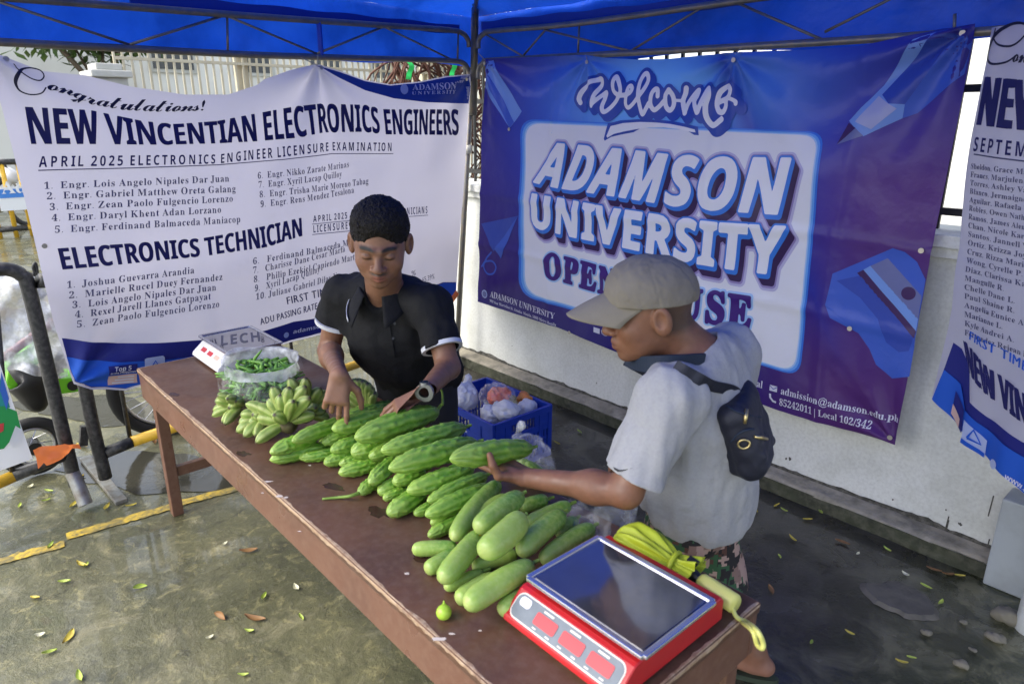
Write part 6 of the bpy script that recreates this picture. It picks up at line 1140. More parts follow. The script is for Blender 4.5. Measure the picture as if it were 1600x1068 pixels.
# ------------------------------------------------------------------ folded lime umbrella
mat('umbrella lime', (.50, .58, .035), .5, var=(9, (.40, .48, .03), .7), bump=(16, .5, .01), transl=((.5, .6, .05), .15)); mat('umbrella handle', (.66, .66, .18), .35); mat('umbrella black', (.02, .02, .02), .4)
um = thing('folded_umbrella', onZ(1040, 880, TZ), 'folded lime green umbrella with a pale yellow handle lying beside the red scale', 'umbrella')
u0, u1, u2, u3 = onZ(962, 842, TZ + .05), onZ(1088, 898, TZ + .04), onZ(1094, 907, TZ + .032), onZ(1150, 944, TZ + .030)
ax = u1 - u0; L_ = np.linalg.norm(ax); ua, va, wa = frame_from(ax); V, F = [], []; nu, nv = 72, 26
for j in range(nv + 1):
    t = j / nv; c = u0 + ax * t; rad = np.interp(t, [0, .06, .2, .45, .62, .74, .86, 1.0], [.022, .045, .056, .054, .040, .026, .030, .044])
    for i in range(nu):
        a = 2 * math.pi * i / nu; f_ = 1 + .26 * math.cos(7 * a + 3.5 * t + .5 * math.sin(5 * a)) * np.interp(t, [0, .2, .7, 1], [.3, .8, .5, 1]) + .14 * math.cos(15 * a - 6 * t); p = c + (ua * math.cos(a) * 1.12 + va * math.sin(a) * .85) * rad * f_
        V.append((p[0], p[1], max(p[2], TZ + .002)))
F = [(j * nu + i, j * nu + (i + 1) % nu, (j + 1) * nu + (i + 1) % nu, (j + 1) * nu + i) for j in range(nv) for i in range(nu)] + [tuple(range(nu))]
mobj('canopy', V, F, 'umbrella lime', um, smooth=True)
c = u0 + ax * .74; MB().tube([c + (ua * math.cos(a) * 1.15 + va * math.sin(a)) * .031 for a in np.linspace(0, 2 * math.pi, 25)], .006, 8, False).build('wrap_strap', M('umbrella lime'), um, smooth=True)
MB().tube([u1 - ax * .06, u2], [.016, .014], 12).build('shaft_collar', M('umbrella black'), um); MB().bar(u1 - ax * .11 + np.array([0, 0, .035]), u1 + np.array([.0, 0, .028]), .02, .012).build('rib_tip', M('umbrella black'), um)
MB().tube([u2, u2 + (u3 - u2) * .06, u2 + (u3 - u2) * .3, u2 + (u3 - u2) * .95, u3], [.018, .022, .0235, .0235, .020], 18).build('handle', M('umbrella handle'), um, smooth=True)
s0 = u3 - (u3 - u2) * .12
MB().tube(smooth_path([s0, onZ(1150, 962, TZ + .012), onZ(1168, 972, TZ + .008), onY(1183, 984, 1.17), onY(1192, 1003, 1.17), onY(1191, 1012, 1.17), onY(1183, 1006, 1.18), onY(1176, 985, 1.18), onZ(1160, 972, TZ + .006)], 6), .0055, 8).build('wrist_loop', M('umbrella handle'), um, smooth=True)

# ------------------------------------------------------------------ blue crate with bags
mat('crate blue', (.012, .045, .36), .38, var=(9, (.010, .035, .28), .6), bump=(40, .1, .002)); mat('crate print', (.6, .62, .68), .5)
ZC = .33
k_ = [onZ(*p, ZC) for p in ((678, 620), (773, 664), (860, 632), (753, 585))]; cc = np.mean(k_, axis=0); ux_ = (k_[1] - k_[0] + k_[2] - k_[3]); Lx = np.linalg.norm(ux_) / 2; ux_ /= np.linalg.norm(ux_); uy_ = np.array([-ux_[1], ux_[0], 0]); Ly = abs(np.dot(k_[2] - k_[1] + k_[3] - k_[0], uy_)) / 2
crate = thing('plastic_crate', (cc[0], cc[1], 0), 'blue plastic crate full of bags on the ground behind the table', 'crate')
def K(x, y, z): return cc * np.array([1, 1, 0]) + ux_ * x + uy_ * y + np.array([0, 0, z])
def kbox(b, lo, hi):
    p = [K(x, y, z) for z in (lo[2], hi[2]) for x, y in ((lo[0], lo[1]), (hi[0], lo[1]), (hi[0], hi[1]), (lo[0], hi[1]))]; b.add(p, [(3, 2, 1, 0), (4, 5, 6, 7), (0, 1, 5, 4), (1, 2, 6, 5), (2, 3, 7, 6), (3, 0, 4, 7)])
hx, hy, w = Lx / 2, Ly / 2, .012
for (dx, dy, hl, ot) in ((0, -1, hx, hy), (0, 1, hx, hy), (1, 0, hy, hx), (-1, 0, hy, hx)):
    b = MB()
    def sb(a0_, a1_, z0, z1, o0=0.0, o1=w):
        if dy: lo, hi = (a0_, min(dy * (ot - o1), dy * (ot - o0)), z0), (a1_, max(dy * (ot - o1), dy * (ot - o0)), z1)
        else: lo, hi = (min(dx * (ot - o1), dx * (ot - o0)), a0_, z0), (max(dx * (ot - o1), dx * (ot - o0)), a1_, z1)
        kbox(b, lo, hi)
    in_ = 0 if dy else w + .001
    a_ = hl - in_; hh = .085
    sb(-a_, a_, ZC - .035, ZC, -.006, w); sb(-a_, -hh, ZC - .10, ZC - .036); sb(hh, a_, ZC - .10, ZC - .036); sb(-a_, a_, ZC - .135, ZC - .101); sb(-a_, a_, .02, .055)
    n_ = int(2 * a_ / .024)
    for i in range(n_ + 1): c = -a_ + .005 + (2 * a_ - .010) * i / n_; sb(c - .005, c + .005, .056, ZC - .136, .002, w - .002)
    for z in (.095, .14): sb(-a_ + .001, a_ - .001, z, z + .008, .003, w - .003)
    for s in (-.62, .62, -.97, .97): sb(s * a_ - .008, s * a_ + .008, .056, ZC - .036, -.005, -.0005)
    b.build('side_panel', M('crate blue'), crate)
b = MB(); kbox(b, (-hx + w, -hy + w, .012), (hx - w, hy - w, .02)); b.build('bottom', M('crate blue'), crate)
b = MB()
for i in range(11):
    p = K(-.055 + .011 * i, -hy - .0012, ZC - .121); q = p + ux_ * .008; b.add([p, q, q + np.array([0, 0, .011]), p + np.array([0, 0, .011])], [(0, 1, 2, 3)])
b.build('crate_print', M('crate print'), crate)
mat('white bag film', (.74, .76, .80), .32, transl=((.8, .82, .86), .3), bump=(16, .7, .02)); mat('clear bag film', (.84, .86, .86), .12, alpha=(.05, .34), bump=(9, .45, .02)); mat('orange meat', (.70, .16, .06), .4, var=(14, (.55, .04, .03), .9)); mat('print orange', (.75, .28, .05), .4, var=(30, (.35, .05, .05), .8))
def bag(name, m, c, r, label, seed, knot=None, h=.006, amp=.020, cat='bag', parent=None, lobes=5):
    rs = random.Random(seed); B_ = Blob(); c = np.array(c, float)
    for i in range(lobes): B_.add(ell(c + np.array([rs.uniform(-.4, .4) * r[0], rs.uniform(-.4, .4) * r[1], rs.uniform(-.15, .35) * r[2]]), np.array(r) * rs.uniform(.55, .85)), .03)
    if knot is not None: k0 = np.array(knot, float); B_.add(cap(c + np.array([0, 0, r[2] * .5]), k0, .03, .008), .03).add(cap(k0, k0 + np.array([.02, .01, .035]), .008, .014), .01)
    B_.bumps(lambda P: amp * (.7 * vnoise(P * np.array([1, 1, .55]), 24, seed) + .9 * np.abs(vnoise(P, 40, seed + 1)) - .3))
    lo, hi = c - np.array(r) * 1.9 - .03, c + np.array(r) * 1.9 + .05
    if knot is not None: hi = np.maximum(hi, k0 + .08); lo = np.minimum(lo, k0 - .05)
    V, F = surface(B_, lo, hi, h); o = mobj(name, V, F, m, parent, smooth=True)
    return meta(o, label, cat) if label else o
def K2(px, py, z): return onZ(px, py, z)
bag('shopping_bag', M('white bag film'), K2(724, 622, .33), (.085, .075, .085), 'knotted white plastic bag at the left end of the blue crate', 2, K2(726, 598, .40))
bag('meat_pack', M('orange meat'), K2(778, 618, .36), (.065, .055, .04), 'orange red pack inside the clear bag in the blue crate', 3)
bag('clear_bag', M('clear bag film'), K2(782, 622, .355), (.10, .085, .075), 'clear plastic bag round the orange red pack in the blue crate', 4)
bag('shopping_bag', M('white bag film'), K2(792, 642, .33), (.075, .05, .05), 'white plastic bag in front of the orange red pack in the blue crate', 5)
bag('shopping_bag', M('white bag film'), K2(765, 650, .29), (.06, .05, .05), 'small white plastic bag at the near corner of the blue crate', 6)
bag('snack_bag', M('print orange'), K2(820, 624, .315), (.05, .035, .03), 'orange printed packet at the right end of the blue crate', 7)
bag('shopping_bag', M('white bag film'), K2(824, 637, .30), (.05, .045, .04), 'white packet under the orange printed one in the blue crate', 9)

# ------------------------------------------------------------------ vegetables
def veg_mat(name, rough, bumpv):
    return mat(name, (.2, .4, .05), rough, attr='tint', bump=bumpv, spec=.5, sub=.08, var={'gourd skin': (70, (.48, .64, .14), .30, 9, (.06, .15, .02), .35), 'cucumber skin': (85, (.50, .60, .20), .38, 7, (.12, .26, .06), .35)}.get(name, (26, (.10, .09, .03), .30)))
veg_mat('gourd skin', .30, (60, .12, .002)); veg_mat('cucumber skin', .34, (130, .10, .0015)); veg_mat('banana skin', .42, (60, .10, .002))
mat('gourd stem', (.16, .26, .04), .6); mat('flower bit', (.75, .50, .02), .5)
def veg(name, m, p, q, r, kind, seed, label, cat, group, bend=0.0, pale=.5, stem=None):
    """one gourd or cucumber lying from p (tip) to q; skin colours run with its ribs and from tip to stem, with light painted on gourd tips"""
    p, q = np.array(p, float), np.array(q, float); ax_ = q - p; L_ = np.linalg.norm(ax_); u, v, w = frame_from(ax_); rs = np.random.default_rng(seed)
    nu, nv = (72, 64) if kind == 'gourd' else (36, 40); ph = rs.uniform(0, 6.28); T = (1 - np.cos(np.linspace(0, math.pi, nv + 1))) / 2; A = np.linspace(0, 2 * math.pi, nu, endpoint=False); tt, aa = np.meshgrid(T, A, indexing='ij')
    if kind == 'gourd': prof = np.interp(tt, [0, .015, .05, .12, .28, .5, .72, .88, .95, .985, 1], [.05, .22, .46, .70, .94, 1, .96, .76, .52, .30, .06])
    else: prof = np.interp(tt, [0, .012, .04, .09, .2, .5, .8, .92, .965, .99, 1], [.05, .34, .62, .82, .96, 1, .95, .80, .60, .36, .06])
    bump_ = n2(tt * L_ / r * .55, aa * 0, 1.1, seed) * .05
    if kind == 'gourd':
        wob = .9 * n2(tt * 4, np.cos(aa), 1.2, seed); rib = np.cos(9 * (aa + wob * .25) + ph); wart = np.maximum(0, vnoise(np.stack([tt * L_ / r * 1.9, np.cos(aa) * 2.6 + seed, np.sin(aa) * 2.6], -1), 1.5, seed % 7)); rr_ = prof * (1 + .045 * np.sign(rib) * np.abs(rib) ** .7 * (.5 + n2(tt * 7, np.sin(aa), 1.5, seed + 2) ** 2 * 2) + .17 * wart + bump_)
    else: rib = .6 * vnoise(np.stack([tt * L_ / r * 1.2, np.cos(aa) * 1.5 + seed, np.sin(aa) * 1.5], -1), 1.2, 1); wart = rib * 0; rr_ = prof * (1 + .012 * np.cos(3 * aa + ph) + bump_ * .8)
    b0 = rs.uniform(0, 6.28); bow = bend * np.sin(math.pi * tt) * L_; sideward = np.array([-w[1], w[0], 0]); sideward /= np.linalg.norm(sideward) + 1e-9
    P = p + tt[..., None] * ax_ + bow[..., None] * sideward + (np.cos(aa)[..., None] * u + np.sin(aa)[..., None] * v) * (rr_ * r)[..., None]
    if kind == 'gourd':
        hi, lo, dk_ = np.array([.37, .57, .08]), np.array([.100, .285, .016]), np.array([.028, .112, .009]); g = np.clip(tt * 1.25 - pale + .25 * n2(tt * 3, aa * .6, 2, seed), 0, 1)[..., None]
        base = lo + (dk_ - lo) * g; tip = hi * (1 - .55 * g) + dk_ * .55 * g * 1.6; k = np.clip(.5 + .5 * rib + .5 * wart, 0, 1)[..., None] ** 1.2; c = base + (tip - base) * k * .52; e = np.clip((.40 - tt) / .40, 0, 1)[..., None]; c = c + (np.array([.56, .68, .18]) - c) * e * .55 * (.45 + pale * .55)  # pale blossom end, widened to paint the left-front light onto the gourd tip
    else:
        lt, md = np.array([.34, .49, .085]), np.array([.062, .21, .022]); g = np.clip((1 - tt) * 1.1 + (pale - .5) * 1.2 + .22 * rib + .12 * n2(tt * 6, aa, 3, seed), 0, 1)[..., None]
        c = md + (lt - md) * g; st_ = (np.clip(np.cos(10 * aa + ph) - .3, 0, 1) * np.clip(1.4 - 1.6 * tt, 0, 1))[..., None] * .35; c = c + (np.array([.42, .54, .20]) - c) * st_; e = np.clip((.06 - tt) / .06, 0, 1)[..., None]; c = c + (np.array([.55, .55, .20]) - c) * e * .6
    V = P.reshape(-1, 3).copy(); V[:, 2] = np.maximum(V[:, 2], TZ + .001)
    F = [(j * nu + i, j * nu + (i + 1) % nu, (j + 1) * nu + (i + 1) % nu, (j + 1) * nu + i) for j in range(nv) for i in range(nu)] + [tuple(range(nu - 1, -1, -1)), tuple(nv * nu + i for i in range(nu))]
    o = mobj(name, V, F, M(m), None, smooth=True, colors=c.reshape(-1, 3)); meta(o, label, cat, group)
    if stem is not None: MB().tube(smooth_path(stem, 6), np.linspace(.006, .0035, (len(stem) - 1) * 6 + 1), 8).build('stem', M('gourd stem'), o, smooth=True)
    else:
        d = ax_ / L_; MB().tube(smooth_path([q - d * .006, q + d * .014 + np.array([0, 0, .002]), q + d * .022 + np.array([.004, 0, .004])], 3), [.006] * 3 + [.005] * 3 + [.004], 7).build('stem', M('gourd stem'), o, smooth=True)
    return o
DEP = lambda p: abs(np.dot(p - EYE, np.array([-.746 * math.cos(PITCH), .666 * math.cos(PITCH), -math.sin(PITCH)])))
def place(x0, y0, x1, y1, rp, lev, f, back=.0):
    mx, my = f((x0 + x1) / 2, (y0 + y1) / 2); g = onZ(mx, my, TZ + .05); r = rp / f.s * DEP(g) / FPX
    z = TZ + r + lev * 1.35 * r; p0, p1 = f(x0, y0), f(x1, y1); P, Q_ = onZ(*p0, z), onZ(*p1, z + back); d = (Q_ - P) / np.linalg.norm(Q_ - P); return P - d * r * .2, Q_ + d * r * .2, r
class Zm:
    def __init__(s, ox, oy, k): s.ox, s.oy, s.s = ox, oy, k
    def __call__(s, x, y): return (s.ox + x / s.s, s.oy + y / s.s)
f2, f4 = Zm(400, 560, 3.814), Zm(620, 720, 3.561)
GG, GC = 'bitter gourds piled on the table', 'cucumbers piled on the table'
gourds = [(90, 602, 440, 525, 42, 0, .62, 'striped pale gourd at the far left end of the row, under two others'), (262, 590, 500, 555, 34, 0, .5, 'short gourd lying against the leftmost striped gourd, at the table front'), (92, 558, 360, 462, 44, 1, .75, 'pale ribbed gourd on top of the leftmost striped one, next to the green bananas'),
          (222, 490, 540, 370, 42, 2, .70, 'yellowish pale gourd highest at the left end, just below the pointing fingers'), (372, 515, 520, 440, 30, 0, .5, 'small gourd end tucked under the one the fingers point at'), (400, 497, 620, 425, 40, 1, .8, 'blunt pale gourd whose front end lies under the pointing fingers'),
          (462, 418, 800, 335, 50, 2, .45, 'dark warty gourd reaching back under the vendor\'s watch hand'), (530, 345, 830, 275, 38, 2, .0, 'darkest smooth green gourd behind, between the vendor\'s two hands'), (452, 548, 660, 470, 42, 1, .5, 'rough bright gourd below the dark warty one, third from left in the middle row'),
          (412, 622, 620, 555, 42, 0, .6, 'short gourd whose pale tip rests on the table left of the paired tips'), (500, 628, 690, 575, 34, 0, .6, 'thin gourd just above the bright pale one in front of the pile'), (500, 680, 760, 608, 44, 0, .8, 'bright pale warty gourd at the front with its tip over the bare table'),
          (578, 562, 760, 490, 52, 1, .85, 'fat pale gourd seen end on, under the big top gourd'), (602, 470, 1075, 315, 64, 2, .45, 'big dark green gourd on top of the pile with a curly stem'), (682, 585, 880, 500, 46, 1, .7, 'pale gourd tip squeezed beside the long gourd in the middle of the pile'),
          (755, 547, 1240, 410, 56, 2, .5, 'long dark ribbed gourd, second of the three long ones on top'), (682, 738, 840, 600, 46, 1, .9, 'pale smooth gourd lying steeply towards the table front'), (615, 800, 760, 690, 38, 0, .8, 'gourd at the front with a long dry stem pointing to the left'),
          (802, 652, 1310, 500, 60, 2, .5, 'long dark gourd, third of the three long ones and nearest the held one'), (822, 735, 1000, 670, 46, 1, .7, 'short stubby gourd under the third long gourd'), (735, 795, 900, 720, 46, 0, .7, 'warty gourd below the stubby one at the table front'),
          (908, 787, 1290, 650, 54, 1, .5, 'dark warty gourd lying below the hand that holds one up'), (762, 832, 900, 780, 32, 0, .8, 'small gourd tip showing at the bottom of the front row'), (792, 920, 1000, 790, 56, 0, .9, 'wide pale double ended gourd at the front, right of the small tip'),
          (1028, 848, 1370, 695, 46, 1, .35, 'narrow dark gourd, upper of the two beside the cucumbers'), (1018, 930, 1400, 765, 54, 1, .25, 'darkest warty gourd right beside the cucumbers'), (946, 925, 1080, 860, 32, 0, .4, 'little dark gourd end under the gourds beside the cucumbers'),
          (1046, 980, 1220, 900, 36, 0, .7, 'small pale gourd below the darkest warty one'), (1032, 1055, 1240, 945, 42, 0, .75, 'bright striped gourd end next to the first cucumbers')]
for i, (x0, y0, x1, y1, rp, lev, pale, caption) in enumerate(gourds):
    P, Q_, r = place(x0, y0, x1, y1, rp * 1.07, lev, f2, -.012 if lev == 2 else 0.0); st_ = None
    if 'curly stem' in caption: st_ = [Q_ - (Q_ - P) * .02, Q_ + np.array([-.02, .03, .01]), onZ(*f2(1112, 270), Q_[2] + .02), onZ(*f2(1112, 215), Q_[2] + .03), onZ(*f2(1100, 168), Q_[2] + .04)]
    if 'dry stem' in caption: st_ = [P + (Q_ - P) * .03, onZ(*f2(560, 818), TZ + .02), onZ(*f2(490, 826), TZ + .008), onZ(*f2(395, 835), TZ + .006)]
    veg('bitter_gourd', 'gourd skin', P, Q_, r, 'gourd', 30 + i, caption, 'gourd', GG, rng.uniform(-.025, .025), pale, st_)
cukes = [(92, 490, 330, 482, 46, 0, .55, 'small plump cucumber at the left edge of the pile, lying crosswise'), (168, 602, 320, 520, 48, 0, .45, 'short dark cucumber end below the crosswise one'), (255, 655, 455, 415, 64, 1, .75, 'big smooth cucumber with a yellow flower scrap at its upper end'), (270, 700, 470, 620, 40, 0, .95, 'slim pale cucumber underneath the one with the flower scrap'),
         (358, 362, 610, 205, 48, 1, 1.0, 'very pale cucumber with a whitish tip near the gourds'), (450, 372, 685, 195, 60, 2, .4, 'dark topped cucumber lying across the very pale one'), (318, 425, 560, 130, 56, 1, .5, 'long narrow cucumber running back beside the gourds'), (485, 505, 690, 322, 74, 2, 1.0, 'fattest pale cucumber on top in the middle of the pile'),
         (428, 592, 660, 515, 46, 0, .95, 'pale cucumber under the fattest one, facing the table front'), (692, 505, 918, 300, 62, 1, .5, 'mid green cucumber right of the fattest one with a yellow upper end'), (725, 345, 955, 245, 46, 1, .45, 'cucumber lying behind under the buyer\'s forearm'), (812, 550, 1085, 370, 58, 0, .5, 'long cucumber touching the rim of the red scale'),
         (392, 800, 745, 580, 70, 1, .8, 'large cucumber at the front nearest the table edge'), (342, 770, 540, 650, 56, 0, .95, 'whitish cucumber half hidden beside the front one'), (580, 832, 820, 680, 62, 0, .35, 'dark cucumber slipping under the corner of the red scale'), (900, 405, 990, 330, 42, 0, .25, 'dark cucumber end between the two right hand ones'), (690, 255, 830, 215, 42, 0, .1, 'darkest cucumber at the back in the shade of the hand')]
for i, (x0, y0, x1, y1, rp, lev, pale, caption) in enumerate(cukes):
    P, Q_, r = place(x0, y0, x1, y1, rp, lev, f4)
    o = veg('cucumber', 'cucumber skin', P, Q_, r, 'cuke', 70 + i, caption, 'cucumber', GC, rng.uniform(-.03, .03), pale)
    if 'flower scrap' in caption: c = onZ(*f4(455, 408), Q_[2] + r * .55); MB().tube([c, c + np.array([.0, -.004, .004]), c + np.array([0, -.007, .008])], [.010, .011, .003], 9).build('flower', M('flower bit'), o, smooth=True)
c = onZ(*f4(262, 840), TZ + .018); b = Blob().add(ell(c, (.018, .018, .0175))).add(cap(c + np.array([-.01, .008, .008]), c + np.array([-.016, .012, .016]), .004, .002), .006); V, F = surface(b, c - .04, c + .04, .0022)
mat('lime skin', (.36, .55, .05), .25, bump=(160, .2, .001)); meta(mobj('lime', V, F, 'lime skin', smooth=True), 'small round yellow green lime alone in front of the cucumbers', 'lime')
# the gourd being held up
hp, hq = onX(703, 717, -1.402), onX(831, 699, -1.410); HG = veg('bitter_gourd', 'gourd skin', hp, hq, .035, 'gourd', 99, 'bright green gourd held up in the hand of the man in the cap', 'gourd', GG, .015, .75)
HGA, HGB = hp, hq

# bananas: a crown with every finger its own part
mat('banana crown', (.13, .11, .04), .7, var=(40, (.05, .035, .02), .8))
f1 = Zm(200, 480, 3.814)
def hand_of_bananas(label, crown, fingers, cz, seed, dark=0.0):
    rs = random.Random(seed); cr_ = onZ(*f1(*crown), cz); t = thing('banana_bunch', (cr_[0], cr_[1], TZ), label, 'bananas', 'bunches of green bananas at the far end of the table')
    b = Blob().add(ell(cr_, (.035, .035, .03))).bumps(lambda P: .004 * vnoise(P, 60, seed)); V, F = surface(b, cr_ - .07, cr_ + .07, .005); mobj('crown', V, F, 'banana crown', t, smooth=True)
    for i, fg in enumerate(fingers):
        x, y, z, rp = fg[:4]; tip = onZ(*f1(x, y), z); tip[2] = max(tip[2], TZ + .022); r = rp / 3.814 * DEP(tip) / FPX
        out = tip - cr_; mid = (tip + cr_) / 2 + np.array([0, 0, .35]) * np.linalg.norm(out) * (fg[4] if len(fg) > 4 else .45); tt = np.linspace(0, 1, 17)[:, None]; C = (1 - tt) ** 2 * cr_ + 2 * tt * (1 - tt) * mid + tt ** 2 * tip
        T_ = np.gradient(C, axis=0); T_ /= np.linalg.norm(T_, axis=1)[:, None]; u = frame_from(T_[0])[0]; V, cl = [], []; n = 20; ph = rs.uniform(0, 1)
        for j in range(17):
            s = j / 16; u = u - T_[j] * np.dot(u, T_[j]); u /= np.linalg.norm(u); v = np.cross(T_[j], u); rad = r * np.interp(s, [0, .12, .25, .45, .75, .9, .955, .985, 1], [.35, .42, .75, 1, 1, .72, .40, .24, .18])
            for k in range(n):
                a = 2 * math.pi * k / n; rk = rad * (1 + .07 * math.cos(5 * a + ph)); V.append(C[j] + (math.cos(a) * u + math.sin(a) * v) * rk)
                g = .5 + .5 * math.cos(5 * a + ph); cc_ = np.array([.17, .27, .045]) * (1 - g) + np.array([.40, .48, .14]) * g; cc_ = cc_ * (1 - .35 * dark); w_ = min(1, max(0, (.2 - s) / .2)); cc_ = cc_ + (np.array([.10, .10, .04]) - cc_) * w_ * .8
                if s > .95: cc_ = np.array([.06, .045, .03])
                cl.append(cc_)
        V = np.array(V); V[:, 2] = np.maximum(V[:, 2], TZ + .001); F = [(j * n + k, j * n + (k + 1) % n, (j + 1) * n + (k + 1) % n, (j + 1) * n + k) for j in range(16) for k in range(n)] + [tuple(range(n - 1, -1, -1)), tuple(16 * n + k for k in range(n))]
        mobj('finger', V, F, 'banana skin', t, smooth=True, colors=np.array(cl))
hand_of_bananas('front bunch of green bananas with fingers spread towards the table front', (950, 700), [(760, 810, .79, 36), (770, 660, .84, 40), (765, 590, .88, 38), (830, 545, .92, 38), (905, 520, .95, 40), (860, 470, .97, 40), (960, 475, .98, 38), (1060, 470, .98, 42), (1085, 540, .95, 40), (700, 575, .88, 34), (1120, 640, .86, 34), (985, 560, .95, 34), (870, 640, .89, 36)], .82, 1)
hand_of_bananas('low bunch of green bananas left of the front bunch, at the table front', (830, 670), [(660, 690, .80, 34), (645, 745, .775, 36), (690, 775, .775, 36), (668, 640, .83, 34), (760, 770, .78, 34), (720, 700, .80, 34), (740, 640, .84, 34)], .80, 2)
hand_of_bananas('bunch of small green bananas in the opened clear bag at the far left', (690, 590), [(505, 615, .79, 30), (515, 560, .84, 32), (560, 690, .775, 30), (605, 655, .78, 34), (530, 525, .87, 30), (600, 600, .82, 34), (500, 650, .775, 28), (640, 560, .86, 30), (590, 545, .88, 30), (575, 700, .775, 30)], .80, 3)
hand_of_bananas('green bananas between the front bunch and the vendor\'s lowered arm', (1060, 640), [(1190, 500, .90, 36), (1185, 560, .86, 36), (1180, 620, .83, 34), (1150, 480, .93, 36), (1200, 660, .80, 34), (1120, 600, .88, 32), (1060, 420, .98, 34), (960, 420, .97, 36)], .82, 4, .3)
hand_of_bananas('bunch of dark striped green bananas behind the vendor\'s lowered hand', (1440, 650), [(1290, 450, .93, 30, .9), (1310, 438, .95, 30, .9), (1335, 432, .96, 30, 1.0), (1365, 432, .965, 30, 1.0), (1395, 440, .96, 30, 1.0), (1425, 455, .95, 30, 1.0), (1450, 480, .93, 30, 1.0), (1470, 510, .91, 30, 1.0), (1290, 500, .90, 30, .7), (1295, 550, .86, 30, .6), (1300, 600, .82, 30, .5)], .80, 5, .6)
# clear bag of green beans with a rolled rim
mat('bean green', (.16, .36, .05), .4, var=(30, (.08, .21, .025), .8))
rs = random.Random(3); b = MB(); bc = onZ(*f1(800, 425), .845)
for i in range(330):
    a = rs.uniform(0, 6.28); ra = rs.uniform(0, 1) ** .5; c = bc + np.array([.165 * ra * math.cos(a), .125 * ra * math.sin(a), rs.uniform(-.07, .055) * (1.1 - .4 * ra)]); d = np.array([rs.gauss(0, 1), rs.gauss(0, 1), rs.gauss(0, .3)]); d /= np.linalg.norm(d); L_ = rs.uniform(.05, .11); s_ = np.array([rs.gauss(0, 1), rs.gauss(0, 1), rs.gauss(0, .5)]) * .012
    b.tube(smooth_path([c - d * L_ / 2, c + s_, c + d * L_ / 2], 4), [.003, .0055, .0075, .0085, .0085, .0075, .0065, .005, .0025][:9], 6)
meta(b.build('green_beans', M('bean green'), smooth=True), 'heap of green beans inside the open clear bag behind the bananas', 'beans', kind='stuff')
mat('bag rim film', (.82, .84, .84), .22, transl=((.85, .88, .86), .4), alpha=(.35, .9), bump=(12, .5, .015))
n = 64; V = []; prof = [(1.00, -.115), (1.08, -.09), (1.12, -.05), (1.10, .0), (1.05, .04), (1.06, .066), (1.0, .088), (.93, .082), (.92, .06), (.96, .035)]
for j, (k, z) in enumerate(prof):
    for i in range(n):
        a = 2 * math.pi * i / n; w_ = 1 + .05 * vnoise(np.array([[math.cos(a) * 2, math.sin(a) * 2, j * .35]]), 2.0, 4)[0]; V.append((bc[0] + .185 * k * w_ * math.cos(a), bc[1] + .145 * k * w_ * math.sin(a), max(TZ + .002, bc[2] + z + .014 * vnoise(np.array([[a, j, 0.]]), 1.3, 8)[0])))
F = [(j * n + i, j * n + (i + 1) % n, (j + 1) * n + (i + 1) % n, (j + 1) * n + i) for j in range(len(prof) - 1) for i in range(n)]
mat('bag side film', (.86, .88, .87), .12, alpha=(.02, .22), bump=(9, .4, .02))
bg_ = mobj('plastic_bag', V[:6 * n + n], [f for f in F if max(f) < 7 * n][: 6 * n], 'bag side film', smooth=True); meta(bg_, 'open clear plastic bag with a rolled white rim full of green beans', 'bag')
mobj('rolled_rim', V[4 * n:], [tuple(i - 4 * n for i in f) for f in F if min(f) >= 4 * n], 'bag rim film', bg_, smooth=True)
# filmy bags at the back edge of the table
bag('clear_bag', M('clear bag film'), onZ(828, 722, .80), (.085, .07, .085), 'clear plastic bag of vegetables standing behind the held up gourd', 12, onZ(806, 676, .90))
V_ = []
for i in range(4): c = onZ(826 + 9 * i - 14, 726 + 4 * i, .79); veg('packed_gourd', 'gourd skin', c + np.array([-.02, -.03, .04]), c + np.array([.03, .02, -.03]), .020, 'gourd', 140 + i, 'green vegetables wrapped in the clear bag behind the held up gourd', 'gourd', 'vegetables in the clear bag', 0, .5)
bag('clear_bag', M('clear bag film'), onZ(918, 812, TZ + .022), (.075, .05, .022), 'flat crumpled clear bag lying beside the cucumbers at the back table edge', 13)
bag('clear_bag', M('clear bag film'), onY(968, 803, 1.43) - np.array([0, 0, .0]), (.07, .05, .07), 'crumpled clear bag hanging at the back table edge in front of the grey shirt', 14)

